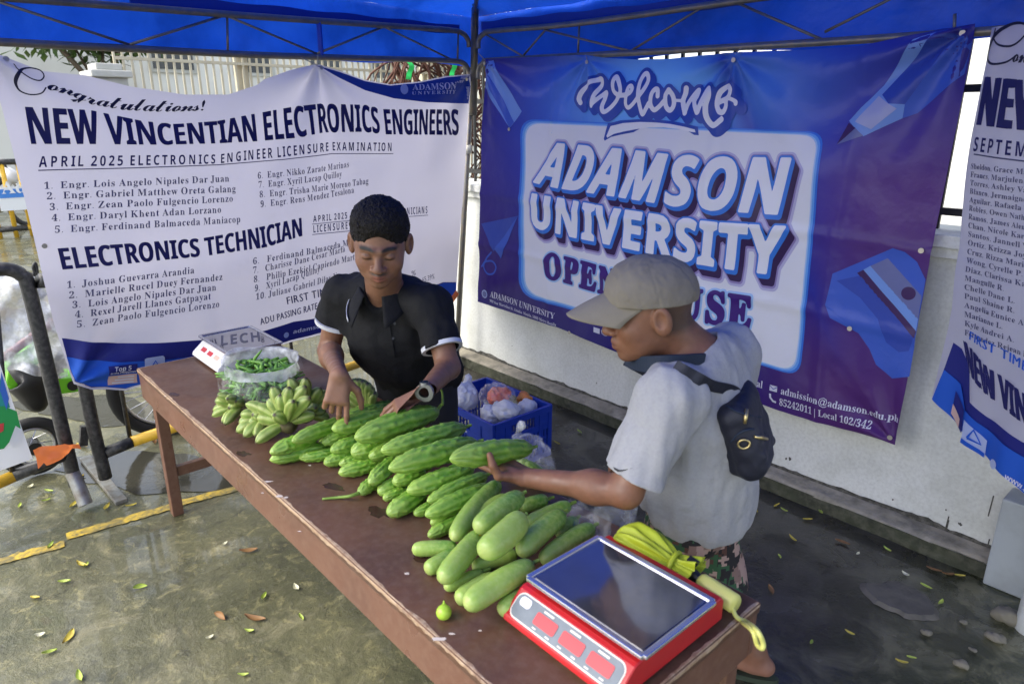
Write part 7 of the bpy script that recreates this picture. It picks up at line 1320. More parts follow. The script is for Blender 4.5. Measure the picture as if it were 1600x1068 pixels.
# ------------------------------------------------------------------ people
from mathutils.bvhtree import BVHTree
def unit(v): v = np.asarray(v, float); return v / np.linalg.norm(v)
def basis(fwd, up):                                        # columns: person's right->-x ... x = person's left, y = forward, z = up
    f = unit(fwd); u = np.asarray(up, float); u = unit(u - f * np.dot(u, f)); return np.stack([np.cross(u, f), f, u], 1)
def skin_mat(name): return mat(name, (.25, .12, .07), .48, attr='tint', bump=(70, .25, .003), sub=.06, rvar=(25, .36, .62))
skin_mat('skin')
def head_ops(B, c, Rm, s, ear=1.0, jaw=1.0):
    W = lambda p: c + Rm @ (np.array(p, float) * s)
    wide = .5 + .5 * jaw; E = lambda p, r, k, Q=None: B.add(ell(W((p[0] * wide, p[1], p[2])), np.array(r) * s * np.array([wide, 1, 1]), Rm if Q is None else Rm @ Q), k * s)
    E((0, -.012, .035), (.074, .094, .090), .02); E((0, .026, -.018), (.065 * jaw, .066, .085), .03); E((0, .03, -.064), (.053 * jaw, .056, .050), .03); E((0, .074, -.098), (.021, .019, .017), .028)
    for q in (-1, 1):
        E((q * .041, .058, -.028), (.024, .023, .024), .022); B.add(cap(W((q * .012, .088, .023)), W((q * .046, .072, .025)), .011 * s, .008 * s), .014 * s)
        B.cut(ell(W((q * .032, .101, .005)), np.array((.019, .015, .011)) * s, Rm), .014 * s); E((q * .032, .077, .004), (.0160, .0155, .0125), .004)
        E((q * .0150, .100, -.034), (.0100, .011, .0085), .006)
        B.add(cap(W((q * .021, .088, -.0605)), W((0, .0985, -.0575)), .0042 * s, .0068 * s), .005 * s).add(cap(W((q * .017, .088, -.0715)), W((0, .0965, -.0725)), .0052 * s, .0078 * s), .005 * s)
    B.add(cap(W((0, .086, .014)), W((0, .110, -.024)), .0085 * s, .0120 * s), .012 * s); E((0, .112, -.031), (.0145, .0135, .0115), .008); E((0, .078, -.063), (.030, .020, .022), .016)
    for q in (-1, 1):
        a = q * .35; Q = np.array([[math.cos(a), -math.sin(a), 0], [math.sin(a), math.cos(a), 0], [0, 0, 1.]])
        E((q * .082 * ear, -.012, -.004), (.011, .024, .037), .006, Q); B.cut(ell(W((q * .0925 * ear, -.006, .001)), np.array((.009, .013, .021)) * s, Rm @ Q), .004 * s)
    return W
def hand_ops(B, wrist, y, dorsal, side, hs, curls, thumb, spread=(.10, .02, -.06, -.16)):
    y = unit(y); z = np.asarray(dorsal, float); z = unit(z - y * np.dot(z, y)); x = np.cross(y, z) * side
    Lc = lambda p: wrist + (x * p[0] + y * p[1] + z * p[2]) * hs
    for bx, r in ((.026, .0135), (.009, .0145), (-.009, .014), (-.026, .0125)): B.add(cap(Lc((bx * .62, .008, 0)), Lc((bx, .082, -.001)), .0145 * hs, r * hs), .012 * hs)
    B.add(ell(Lc((.022, .034, -.012)), np.array((.017, .03, .016)) * hs, np.stack([x, y, z], 1)), .015 * hs)
    for (bx, Ls), cu, sp in zip(((.030, (.042, .026, .020)), (.010, (.046, .029, .021)), (-.010, (.042, .027, .020)), (-.029, (.033, .021, .018))), curls, spread):
        p = np.array([bx * 1.06, .085, -.001]); a = 0
        for i, (l, cc) in enumerate(zip(Ls, cu)):
            a += cc; d = np.array([math.sin(sp) * math.cos(a), math.cos(a) * math.cos(sp), -math.sin(a)]); q = p + d * l; B.add(cap(Lc(p), Lc(q), (.0094 - .0007 * i) * hs, (.0088 - .0009 * i) * hs), .0035 * hs); p = q
    p = np.array([.026, .022, -.008]); 
    for i, (d, l) in enumerate(zip(thumb, (.044, .034, .027))):
        q = p + unit(d) * l; B.add(cap(Lc(p), Lc(q), (.0155, .0112, .0100)[i] * hs, (.0115, .0102, .0085)[i] * hs), .006 * hs); p = q
    return Lc
def beyond(p, d, o, r): return lambda P: np.maximum(-((P - p) @ d), np.linalg.norm(P - p - d * o, axis=1) - r)   # the end of a sleeve or leg, cut square
def folds(seed, amp, sc_, stretch=(1, 1, .45)):
    st = np.array(stretch); return lambda P: amp * (vnoise(P * st, sc_, seed) + .55 * vnoise(P * st, sc_ * 2.1, seed + 1)) - amp * .3 * np.abs(vnoise(P * st[::-1], sc_ * 1.4, seed + 2))
def bvh_of(o):
    me = o.data; w = wloc(o); return BVHTree.FromPolygons([v.co + w for v in me.vertices], [tuple(p.vertices) for p in me.polygons])
def hit(bv, x, y, off=.003):
    d = Vector(ray(x, y)).normalized(); h = bv.ray_cast(Vector(EYE), d)
    if h[0] is None: return None
    n = h[1] if h[1].dot(d) < 0 else -h[1]; return np.array(h[0] + n * off)
def ribbon(pts, w, up, th=.003):                            # flat strap through pts; width lies along 'up'
    P = smooth_path(pts, 6); b = MB(); n = len(P); T = np.gradient(P, axis=0); V = []
    for i in range(n):
        t = unit(T[i]); s = np.asarray(up(P[i]) if callable(up) else up, float); s = unit(s - t * np.dot(s, t)); k = np.cross(t, s)
        ww = w if np.isscalar(w) else np.interp(i / (n - 1), np.linspace(0, 1, len(w)), w)
        V += [P[i] + s * ww / 2 + k * th, P[i] - s * ww / 2 + k * th, P[i] - s * ww / 2 - k * th, P[i] + s * ww / 2 - k * th]
    F = [(4 * i + a, 4 * i + (a + 1) % 4, 4 * i + 4 + (a + 1) % 4, 4 * i + 4 + a) for i in range(n - 1) for a in range(4)] + [(3, 2, 1, 0), (4 * n - 4, 4 * n - 3, 4 * n - 2, 4 * n - 1)]
    return b.add(V, F)

# --- the young vendor in the black polo
mat('black hair', (.012, .010, .009), .7, bump=(170, 1.0, .006), spec=.3); mat('polo black', (.012, .012, .0125), .85, bump=(22, .6, .010), var=(5, (.020, .020, .021), .7), spec=.3); mat('trim white', (.62, .63, .64), .7); mat('dark trousers', (.02, .021, .028), .8, bump=(40, .3, .004)); mat('shoe dark', (.03, .028, .026), .6)
mat('watch steel', (.25, .25, .26), .28, metal=1); mat('watch face', (.02, .03, .045), .1); mat('button dark', (.03, .03, .03), .35)
fB = unit((.60, -.80, 0)); lB = np.array([-fB[1], fB[0], 0])  # vendor's left points along lB
hc = on(594, 381, onY(594, 381, 1.27), (-.746, .666, 0)); HR = basis((.80, -.60, -.36), (.10, -.02, 1)); HS = 1.11
nb = onY(601, 456, 1.385); RS, LS = onY(532, 460, 1.285), onY(676, 478, 1.475)
Rel, RWt = onY(514, 548, 1.27), onZ(521, 664, .888); rdir = unit((.16, -.30, -.94)); RW = RWt - rdir * .168; Lel = onY(700, 574, 1.435); LW = onZ(660, 616, .982); ldir = unit(onZ(612, 641, .935) - LW)
pelv = np.array([nb[0] - .16, 1.62, .80]); belly = (nb * .45 + pelv * .55) + fB * .035; chest = nb * .72 + pelv * .28 + fB * .01
TB = np.stack([lB, fB, [0, 0, 1]], 1)
def leg_ops(B, hip, knee, ank, toe, r0=.088, r1=.06, r2=.042):
    B.add(cap(hip, knee, r0, r1), .05).add(cap(knee, ank, r1 * .95, r2), .03).add(cap(ank, ank + np.array([0, 0, -.03]), r2, .036), .02).add(cap(ank + np.array([0, 0, -.045]) - (toe - ank) * np.array([.25, .25, 0]), toe, .032, .026), .03)
def torso_ops(B, g=0.0):
    B.add(ell(chest, (.185 + g, .115 + g, .155 + g), TB), .05).add(ell(belly, (.196 + g, .140 + g, .19 + g), TB), .09).add(ell(pelv, (.188 + g, .125 + g, .14 + g), TB), .08)
    B.add(cap(RS + lB * .02, nb - lB * .02 - np.array([0, 0, .005]), .056 + g, .056 + g), .05).add(cap(LS - lB * .02, nb + lB * .02 - np.array([0, 0, .005]), .056 + g, .056 + g), .05)
yb = Blob(); torso_ops(yb); HW = head_ops(yb, hc, HR, HS, 1.05, 1.10)
yb.add(cap(HW((0, -.022, -.05)), nb + np.array([0, 0, -.02]), .062 * HS, .070), .03)
yb.add(cap(RS, Rel, .053, .043), .03).add(cap(Rel, RW, .044, .027), .02).add(ell(Rel * .72 + RW * .28, (.045, .045, .06)), .03).add(cap(LS, Lel, .053, .043), .03).add(cap(Lel, LW, .044, .027), .02)
hand_ops(yb, RW, rdir, unit((.75, -.5, -.05)), -1, 1.06, [(.20, .15, .1), (.55, .45, .3), (.75, .6, .4), (.85, .7, .4)], [(.75, .55, -.35), (.4, .85, -.35), (.2, .95, -.3)])
hand_ops(yb, LW, ldir, unit(np.array([.15, -.25, 1.0])), 1, 1.06, [(.30, .35, .25), (.35, .4, .3), (.42, .45, .3), (.50, .5, .3)], [(.75, .55, -.4), (.45, .8, -.4), (.2, .9, -.4)])
for q in (-1, 1):
    hip = pelv + lB * .085 * q - np.array([0, 0, .05]); an = np.array([pelv[0] + lB[0] * .12 * q - .02, 1.68 + lB[1] * .12 * q, .085]); leg_ops(yb, hip, (hip + an) / 2 + fB * .03, an, an + fB * .15 - np.array([0, 0, .055]))
lo, hi = np.array([min(pelv[0], RS[0]) - .32, RWt[1] - .10, .005]), np.array([Lel[0] + .15, 1.98, hc[2] + .2]); V, F = surface(yb, lo, hi, .0036)
def face_tint(V, W, Rm, c, s, base, lip, brow, young):
    q = ((V - c) @ Rm) / s; C = np.tile(np.array(base), (len(V), 1)) * (1 + .12 * vnoise(V, 30, 4)[:, None] + .09 * vnoise(V, 90, 6)[:, None]); hd = np.linalg.norm(q, axis=1) < .16
    def lay(mask, col_): m_ = (np.clip(mask, 0, 1) * hd)[:, None]; C[:] = C + (np.array(col_) - C) * m_
    x, y, z = np.abs(q[:, 0]), q[:, 1], q[:, 2]; g = lambda a, b, r: np.exp(-(((a) / b) ** 2)) if r is None else 0
    lay(.35 * np.exp(-((x - .04) / .02) ** 2 - ((z + .03) / .02) ** 2) * (y > .04), np.array(base) * np.array([1.25, 1.0, .95]))
    lay(.85 * np.exp(-(x / .019) ** 4 - ((z + .0655) / .0115) ** 4) * (y > .082), lip); lay(.8 * np.exp(-(x / .020) ** 4 - ((z + .0652) / .0022) ** 2) * (y > .08), np.array(lip) * .25)
    arch = .0275 + .004 * np.cos((x - .034) / .024 * 1.4); lay(1.6 * np.exp(-((x - .034) / .023) ** 4 - ((z - arch) / .0052) ** 2) * (y > .05), brow)
    lay(.95 * np.exp(-((x - .032) / .0150) ** 4 - ((z + .0025 + .0012 * np.cos((x - .032) * 90)) / .0032) ** 2) * (y > .06), (.012, .009, .008)); lay(.45 * np.exp(-((x - .032) / .018) ** 4 - ((z - .012) / .003) ** 2) * (y > .06), np.array(base) * .45)
    lay(.45 * np.exp(-((x - .012) / .007) ** 2 - ((z + .041) / .004) ** 2) * (y > .09), np.array(base) * .25)
    lay(young * np.exp(-((x - .008) / .019) ** 4 - ((z + .0505) / .0048) ** 2) * (y > .075), np.array(brow) * 1.6); lay(.35 * young * np.exp(-(x / .016) ** 2 - ((z + .100) / .014) ** 2) * (y > .06), np.array(brow) * 2)
    return C, q
C, q = face_tint(V, HW, HR, hc, HS, (.250, .125, .074), (.32, .115, .085), (.012, .009, .008), 1.0)
palm = np.minimum(np.linalg.norm(V - (RWt + np.array([0, 0, .01])), axis=1), np.linalg.norm(V - (LW + ldir * .15), axis=1)); C = C + (np.array([.36, .20, .14]) - C) * np.clip((.05 - palm) / .05, 0, 1)[:, None] * .5
vendor = thing('person', (pelv[0], 1.66, 0), 'young man in a black polo shirt leaning over the gourds, looking down', 'person')
mobj('body', V, F, 'skin', vendor, smooth=True, colors=C)
# hair: short, thick, with a straight hairline
hb = Blob().add(ell(HW((0, -.020, .052)), np.array((.092, .103, .092)) * HS, HR)).add(ell(HW((0, .012, .098)), np.array((.077, .078, .048)) * HS, HR), .03).bumps(lambda P: .0034 * vnoise(P, 230, 2) + .0030 * vnoise(P, 120, 5))
hb.cut(ell(HW((0, .110, -.022)), np.array((.061, .075, .099)) * HS, HR), .012).cut(ell(HW((0, .05, -.085)), np.array((.12, .075, .088)) * HS, HR), .012)
hb.keep(half(HW((0, -.06, -.030)), -(HR @ np.array([0, -.25, 1.]))), .01)
for s_ in (-1, 1): hb.cut(ell(HW((s_ * .088, -.010, -.010)), np.array((.016, .026, .040)) * HS, HR), .004)
V2, F2 = surface(hb, hc - .17, hc + .19, .0032); mobj('hair', V2, F2, 'black hair', vendor, smooth=True)
# polo shirt with its open sleeves
ps = Blob(); torso_ops(ps, .021); Rh, Lh = RS + (Rel - RS) * .48, LS + (Lel - LS) * .70
ps.add(cap(RS - np.array([0, 0, .004]), Rh, .070, .073), .05).add(cap(LS - np.array([0, 0, .004]), Lh, .070, .074), .05)
rd_, ld_ = unit(Rel - RS), unit(Lel - LS)
ps.bumps(folds(21, .0095, 11, (1.3, 1.3, .55))); ps.keep(half((0, 0, .665), (0, 0, -1)), .01)
for p, d in ((Rh, rd_), (Lh, ld_)): ps.cut(beyond(p, d, .06, .12), .002)
polo_full = list(ps.ops)
for p, d, e, a_ in ((Rh, rd_, Rel, RS), (Lh, ld_, Lel, LS)): ps.cut(cap(p - d * .05, p + d * .05, .054, .062), .004)
ps.cut(cap(nb + fB * .012 + np.array([0, 0, .01]), HW((0, .0, -.08)), .062, .075), .01).cut(cap(nb + fB * .085 + np.array([0, 0, .02]), nb + fB * .125 - np.array([0, 0, .095]), .046, .008), .008)
V3, F3 = surface(ps, lo - .05, np.array([hi[0], hi[1], nb[2] + .14]), .0045); polo = mobj('polo_shirt', V3, F3, 'polo black', vendor, smooth=True)
def band(name, p, d, r, w, m, parent, wob=.004):
    u, v, _ = frame_from(d); V, F = [], []; n = 48
    for j, (o, k) in enumerate(((-w / 2, .0), (-w / 2, 1), (w / 2, 1), (w / 2, .0))):
        for i in range(n): a = 2 * math.pi * i / n; rr_ = r + (.0022 if k else -.012) + wob * math.sin(3 * a + 1); V.append(p + d * o + (u * math.cos(a) + v * math.sin(a)) * rr_)
    F = [(j * n + i, j * n + (i + 1) % n, (j + 1) * n + (i + 1) % n, (j + 1) * n + i) for j in range(3) for i in range(n)]; return mobj(name, V, F, m, parent, smooth=False)
band('cuff_trim', Rh - rd_ * .006, rd_, .0745, .016, 'trim white', polo); band('cuff_trim', Lh - ld_ * .006, ld_, .0755, .016, 'trim white', polo)
# collar, folded over and open at the throat
def collar(u, v):
    a = (u - .5) * 2 * 2.72; r0 = .072; cx = nb + fB * .010 + np.array([0, 0, .026]); dirn = -fB * math.cos(a) + lB * math.sin(a); fr = abs(u - .5) * 2; drop = -.055 * max(0, fr - .45) / .55; tip = max(0, fr - .56) / .44
    prof = [(.000, .000), (.003, .030), (.010, .040), (.020, .034), (.032 + .026 * tip, .002 - .026 * tip), (.040 + .046 * tip, -.014 - .050 * tip)]; i = v * 5; k = min(int(i), 4); t = i - k
    dr, dz = [prof[k][j] * (1 - t) + prof[k + 1][j] * t for j in (0, 1)]; p = cx + dirn * (r0 + dr) * np.array([1, 1, 1]) + np.array([0, 0, dz + drop]) + fB * .030 * tip; return tuple(p)
V4, F4 = sheet(60, 10, collar); col_o = mobj('collar', V4, F4, 'polo black', polo, smooth=True)
sol = col_o.modifiers.new('thickness', 'SOLIDIFY'); sol.thickness = .004
e = [np.array(collar(u, .99)) for u in np.linspace(.03, .20, 8)]
ribbon([p + np.array([.003, -.004, .004]) for p in e], .010, lambda p: np.array([0, 0, 1]), .0012).build('collar_stripe', M('trim white'), col_o)
bvp = bvh_of(polo); b = MB()
for px, py in ((617, 505), (614, 528)):
    h_ = hit(bvp, px, py, .002)
    if h_ is not None: b.disc(h_, unit(EYE - h_), .0055, 12, .002)
b.build('button', M('button dark'), polo)
pk = [hit(bvp, *p, .0025) for p in ((600, 492), (604, 512), (608, 535), (612, 556))]
if all(p is not None for p in pk): ribbon(pk, .030, (.75, .66, 0), .0012).build('placket', M('polo black'), polo)
tr = Blob().add(ell(pelv, (.190, .130, .12), TB))
for q in (-1, 1):
    hip = pelv + lB * .085 * q - np.array([0, 0, .05]); an = np.array([pelv[0] + lB[0] * .12 * q - .02, 1.68 + lB[1] * .12 * q, .085]); tr.add(cap(hip, (hip + an) / 2 + fB * .03, .100, .078), .05).add(cap((hip + an) / 2 + fB * .03, an + np.array([0, 0, .02]), .078, .066), .03)
tr.bumps(folds(31, .006, 11)).keep(half((0, 0, .84), (0, 0, 1)), .01); V5, F5 = surface(tr, (pelv[0] - .35, 1.35, .04), (pelv[0] + .3, 1.95, .95), .007); mobj('trousers', V5, F5, 'dark trousers', vendor, smooth=True)
for q in (-1, 1):
    an = np.array([pelv[0] + lB[0] * .12 * q - .02, 1.68 + lB[1] * .12 * q, .06]); sb_ = Blob().add(cap(an - fB * .05 - np.array([0, 0, .015]), an + fB * .15 - np.array([0, 0, .02]), .046, .038)).add(cap(an, an + np.array([0, 0, .035]), .045, .045), .03).keep(half((0, 0, .004), (0, 0, -1)), .004); V5, F5 = surface(sb_, an - .25, an + .25, .006); mobj('shoe', V5, F5, 'shoe dark', vendor, smooth=True)
wd = unit(LW - Lel); wp = LW - wd * .022; wat = band('wristwatch', wp, wd, .0298, .013, 'watch steel', vendor, .001)
up_ = unit(np.array([.15, -.25, 1.0]) - wd * np.dot(np.array([.15, -.25, 1.0]), wd)); MB().tube([wp + up_ * .028, wp + up_ * .037], [.0165, .0155], 24).build('case', M('watch steel'), wat, smooth=False); MB().tube([wp + up_ * .0371, wp + up_ * .0378], .0136, 24).build('dial', M('watch face'), wat)

# --- the older buyer in the cap
mat('tee grey', (.365, .365, .366), .9, bump=(26, .45, .008), var=(110, (.30, .30, .31), .5)); mat('cap khaki', (.225, .200, .155), .8, bump=(120, .3, .002), var=(6, (.175, .155, .12), .8)); mat('bag navy', (.012, .014, .026), .55, bump=(55, .4, .004), var=(9, (.022, .024, .038), .6)); mat('strap navy', (.012, .022, .045), .65, bump=(140, .4, .002)); mat('zip brass', (.60, .48, .22), .3, metal=.9); mat('grey stubble', (.16, .13, .11), .8, bump=(160, .8, .003)); mat('slipper', (.035, .048, .03), .7); mat('logo dark', (.02, .02, .022), .6)
def camo():
    m = mat('camouflage', (.3, .2, .15), .8); nt = m.node_tree; N, L = nt.nodes, nt.links; tc = N.new('ShaderNodeTexCoord'); sn = N.new('ShaderNodeVectorMath'); sn.operation = 'SNAP'; sn.inputs[1].default_value = (.009, .009, .009); L.new(tc.outputs['Object'], sn.inputs[0]); c_ = None
    for sc_, lo_, col_ in ((9, .50, (.40, .27, .22)), (11, .54, (.035, .10, .045)), (14, .57, (.10, .045, .032)), (17, .60, (.02, .018, .018))):
        nz = N.new('ShaderNodeTexNoise'); nz.inputs['Scale'].default_value = sc_; nz.inputs['Detail'].default_value = 3; ad = N.new('ShaderNodeVectorMath'); ad.operation = 'ADD'; ad.inputs[1].default_value = (sc_, 2 * sc_, 0); L.new(sn.outputs[0], ad.inputs[0]); L.new(ad.outputs[0], nz.inputs['Vector'])
        gt = N.new('ShaderNodeMath'); gt.operation = 'GREATER_THAN'; gt.inputs[1].default_value = lo_; L.new(nz.outputs[0], gt.inputs[0]); mx = N.new('ShaderNodeMix'); mx.data_type = 'RGBA'; L.new(gt.outputs[0], mx.inputs[0]); mx.inputs[7].default_value = (*col_, 1)
        if c_ is None: mx.inputs[6].default_value = (.24, .15, .12, 1)
        else: L.new(c_, mx.inputs[6])
        c_ = mx.outputs[2]
    L.new(c_, N['Principled BSDF'].inputs['Base Color'])
camo()
fO = unit((-.93, -.36, 0)); lO = np.array([-fO[1], fO[0], 0]); OB = np.stack([lO, fO, [0, 0, 1]], 1)
oc = onY(1017, 487, 1.50); OR = basis((-.66, -.72, -.17), (-.06, -.06, 1)); OS = 1.10
onb = onY(1098, 548, 1.615); OL, ORr = onY(1050, 618, 1.43), onY(1140, 552, 1.80); oel, ow_ = onY(978, 767, 1.315), onY(823, 746, 1.225)
opv = np.array([onb[0] - .05, 1.72, .70]); och = onb * .66 + opv * .34 + np.array([0, 0, 0]); obl = onb * .3 + opv * .7
def otorso(B, g=0.0):
    B.add(ell(och - fO * .005, (.165 + g, .118 + g, .17 + g), OB), .05).add(ell(obl, (.155 + g, .128 + g, .17 + g), OB), .09).add(ell(opv, (.155 + g, .120 + g, .13 + g), OB), .08)
    B.add(cap(OL, onb - np.array([0, 0, .045]), .058 + g, .064 + g), .06).add(cap(ORr, onb - np.array([0, 0, .045]), .058 + g, .064 + g), .06)
ob = Blob(); otorso(ob); OW = head_ops(ob, oc, OR, OS, 1.0, 1.04); ob.add(cap(OW((0, -.035, -.045)), onb + np.array([0, 0, -.03]), .056 * OS, .070), .035)
ob.add(cap(OL, oel, .052, .043), .03).add(cap(oel, ow_, .044, .028), .02).add(ell(oel * .7 + ow_ * .3, (.05, .045, .045)), .03)
orel, orw = ORr + np.array([-.06, .06, -.27]), ORr + np.array([-.26, .00, -.40]); ob.add(cap(ORr, orel, .052, .043), .03).add(cap(orel, orw, .044, .028), .02)
ohd = unit(np.array([-.97, -.12, .04])); hand_ops(ob, ow_, ohd, unit((.02, .10, -1)), 1, 1.12, [(.10, .85, .75), (.10, .9, .8), (.12, .9, .8), (.15, .85, .7)], [(.85, .40, -.34), (.25, .30, -.92), (-.10, .40, -.91)], (.14, .03, -.05, -.14))
hand_ops(ob, orw, unit(orw - orel), (0, .3, 1), -1, 1.08, [(.3, .4, .3)] * 4, [(.75, .55, -.4), (.45, .8, -.4), (.2, .9, -.4)])
ofoot = {}
for q, an, kn in ((1, np.array([opv[0] - .20, 1.62, .085]), None), (-1, onZ(1178, 1018, .10), None)):
    hip = opv + lO * .08 * q - np.array([0, 0, .05]); kn = (hip + an) / 2 + fO * .07 - fO * (.02 if q < 0 else 0); leg_ops(ob, hip, kn, an, an + fO * .17 - np.array([0, 0, .065]), .085, .058, .040); ofoot[q] = (hip, kn, an)
lo2, hi2 = np.array([min(HGA[0], orw[0]) - .12, min(ow_[1], oel[1]) - .13, .004]), np.array([opv[0] + .30, 2.12, oc[2] + .2]); V, F = surface(ob, lo2, hi2, .0038)
C, q = face_tint(V, OW, OR, oc, OS, (.205, .095, .054), (.21, .090, .065), (.05, .04, .035), .25)
pm = np.linalg.norm(V - (ow_ + ohd * .12 * 1.1), axis=1); C = C + (np.array([.30, .16, .11]) - C) * np.clip((.06 - pm) / .06, 0, 1)[:, None] * .35; ft = np.clip((.12 - V[:, 2]) / .06, 0, 1)[:, None]; C = C + (np.array([.34, .17, .12]) - C) * ft * .5
hr_ = np.clip((.012 - q[:, 1]) / .03, 0, 1) * np.clip((q[:, 2] + .055) / .02, 0, 1) * (np.linalg.norm(q, axis=1) < .15) * (np.abs(q[:, 0]) < .077); C = C + (np.array([.035, .028, .025]) - C) * (hr_ * .7)[:, None]
buyer = thing('person', (opv[0], 1.84, 0), 'older man in a khaki cap and grey tee reaching over the table with a gourd', 'person')
mobj('body', V, F, 'skin', buyer, smooth=True, colors=C)
# cap: crown, curved peak, button, back strap
OWc = lambda p: oc + OR @ (np.array(p, float) * OS)
cpR = OR @ np.array([[1, 0, 0], [0, math.cos(-.10), -math.sin(-.10)], [0, math.sin(-.10), math.cos(-.10)]])
ck = Blob().add(ell(OWc((0, -.010, .042)), np.array((.090, .112, .098)) * OS, cpR)).add(ell(OWc((0, .030, .066)), np.array((.074, .070, .068)) * OS, cpR), .04).bumps(lambda P: .0016 * vnoise(P, 40, 3) + .0015 * vnoise(P, 90, 4))
def seams(P): a = (P - OWc((0, -.01, .04))) @ cpR; an = np.arctan2(a[:, 0], a[:, 1]); return .0016 * np.exp(-(np.abs(np.mod(an, math.pi / 3) - math.pi / 6) / .035) ** 2)
ck.bumps(seams); ck.keep(half(OWc((0, 0, .030)), -(cpR @ np.array([0, -.20, 1.]))), .004); ck.cut(ell(OWc((0, -.010, .036)), np.array((.083, .105, .090)) * OS, cpR), .003)
V6, F6 = surface(ck, oc - .2, oc + .22, .0034); cap_o = mobj('cap', V6, F6, 'cap khaki', buyer, smooth=True)
def peak(u, v):
    x = (u - .5) * 2; wdt = .074 * (1 - .10 * v) ; yy = .082 - .050 * x * x * (1 - v) + v * .105 * math.sqrt(max(0, 1 - (x * .93) ** 2)); yy = .075 + (1 - x * x) * .020 * (1 - v) + v * (.118 * (1 - abs(x) ** 2.4) + .012) - .045 * x * x * (1 - v); zz = .064 - .036 * x * x - .026 * v - .012 * v * v
    return tuple(OWc((x * wdt, yy, zz)))
V7, F7 = sheet(30, 14, peak); pk_ = mobj('peak', V7, F7, 'cap khaki', cap_o, smooth=True); sm_ = pk_.modifiers.new('thickness', 'SOLIDIFY'); sm_.thickness = .005
tp = OWc((0, -.004, .1405)); MB().tube([tp - OR[:, 2] * .006, tp + OR[:, 2] * .003], [.010, .008], 14).build('cap_button', M('cap khaki'), cap_o, smooth=True)
# grey tee
ts = Blob(); otorso(ts, .018); Oh = OL + (oel - OL) * .84; od = unit(oel - OL); ORh = ORr + (orel - ORr) * .7
ts.add(cap(OL, Oh, .076, .086), .06).add(cap(ORr, ORh, .076, .084), .06); rdn = unit(orel - ORr); hem_z = .60
ts.add(cap(obl - np.array([0, 0, .05]), opv + np.array([0, 0, -.06]), .150, .150), .10)
ts.bumps(folds(41, .0125, 8.5, (1.3, 1.3, .5))); ts.bumps(folds(44, .005, 19, (1.4, 1.4, .4))); ts.keep(half((opv[0], opv[1], .705), unit((-.25, .15, -1))), .01)
for p, d in ((Oh, od), (ORh, rdn)): ts.cut(beyond(p, d, .07, .13), .002); ts.cut(cap(p - d * .07, p + d * .06, .062, .074), .004)
ts.cut(cap(onb + fO * .03 + np.array([0, 0, .01]), OWc((0, -.02, -.06)), .074, .085), .012)
V8, F8 = surface(ts, lo2, np.array([hi2[0], hi2[1], onb[2] + .15]), .0046); tee = mobj('tee_shirt', V8, F8, 'tee grey', buyer, smooth=True)
bvt = bvh_of(tee)
sw_ = [(959, 729), (961, 733.5), (966, 736.5), (974, 735.5), (990, 730.5), (974, 733.5), (968, 733.5), (964, 731.5)]; hp_ = [hit(bvt, *p, .0025) for p in sw_]
if all(p is not None for p in hp_): mobj('sleeve_logo', hp_, [tuple(t) for t in tessellate_polygon([[Vector((*p, 0)) for p in sw_]])], 'logo dark', tee)
# camouflage shorts
so = Blob().add(ell(opv, (.172, .135, .13), OB))
for k in (1, -1):
    hip, kn, an = ofoot[k]; so.add(cap(hip, kn + (an - kn) * .22, .105, .090), .05)
so.bumps(folds(51, .008, 11)).keep(half((0, 0, .78), (0, 0, 1)), .01)
for k in (1, -1): hip, kn, an = ofoot[k]; so.cut(beyond(kn + (an - kn) * .24, unit(an - kn), .07, .14), .002)
V9, F9 = surface(so, (opv[0] - .45, 1.35, .1), (opv[0] + .3, 2.15, .9), .006); mobj('shorts', V9, F9, 'camouflage', buyer, smooth=True)
for k in (1, -1):
    hip, kn, an = ofoot[k]; a = an - fO * .075; n = 26; o = []
    for i in range(n):
        t = 2 * math.pi * i / n; u = math.cos(t); w = .043 + .008 * u; o.append(np.array([an[0], an[1], 0]) + fO * (.055 + .145 * u) + lO * w * math.sin(t))
    V = [p + np.array([0, 0, .002]) for p in o] + [p + np.array([0, 0, .022]) for p in o]; sl = mobj('slipper', V, [tuple(range(n - 1, -1, -1)), tuple(range(n, 2 * n))] + [(i, (i + 1) % n, n + (i + 1) % n, n + i) for i in range(n)], 'slipper', buyer)
    b = MB()
    for q in (-1, 1): b.tube(smooth_path([np.array([an[0], an[1], .02]) + fO * .15, np.array([an[0], an[1], .062]) + fO * .10 + lO * q * .03, np.array([an[0], an[1], .02]) + fO * .04 + lO * q * .046]), .006, 8)
    b.build('thong_strap', M('slipper'), sl, smooth=True)
# sling bag on his back
sb0 = np.array([-.880, 1.652, 1.035]); sling = thing('sling_bag', sb0, 'dark navy sling bag with brass zip pulls on the back of the capped man', 'bag')
sd_ = unit((.86, .40, 0)); sl_ = np.array([-sd_[1], sd_[0], 0]); tilt = unit((.30, .30, -1.0)); SBm = np.stack([unit(np.cross(tilt, sd_)), sd_, tilt], 1); SBm[:, 1] = np.cross(SBm[:, 2], SBm[:, 0])
bk = Blob().add(rbox(sb0, (.100, .046, .112), .035, SBm)).add(rbox(sb0 + SBm[:, 1] * .042 + SBm[:, 2] * .035, (.078, .026, .070), .022, SBm), .012).add(rbox(sb0 + SBm[:, 1] * .030 - SBm[:, 2] * .075, (.072, .030, .034), .02, SBm), .012).bumps(folds(61, .006, 18, (1, 1, 1)))
V, F = surface(bk, sb0 - .26, sb0 + .26, .0045); bd = mobj('bag_body', V, F, 'bag navy', sling, smooth=True); bvb = bvh_of(bd)
def on_bag(x, y, o=.004): h_ = hit(bvb, x, y, o); return h_ if h_ is not None else onY(x, y, 1.76)
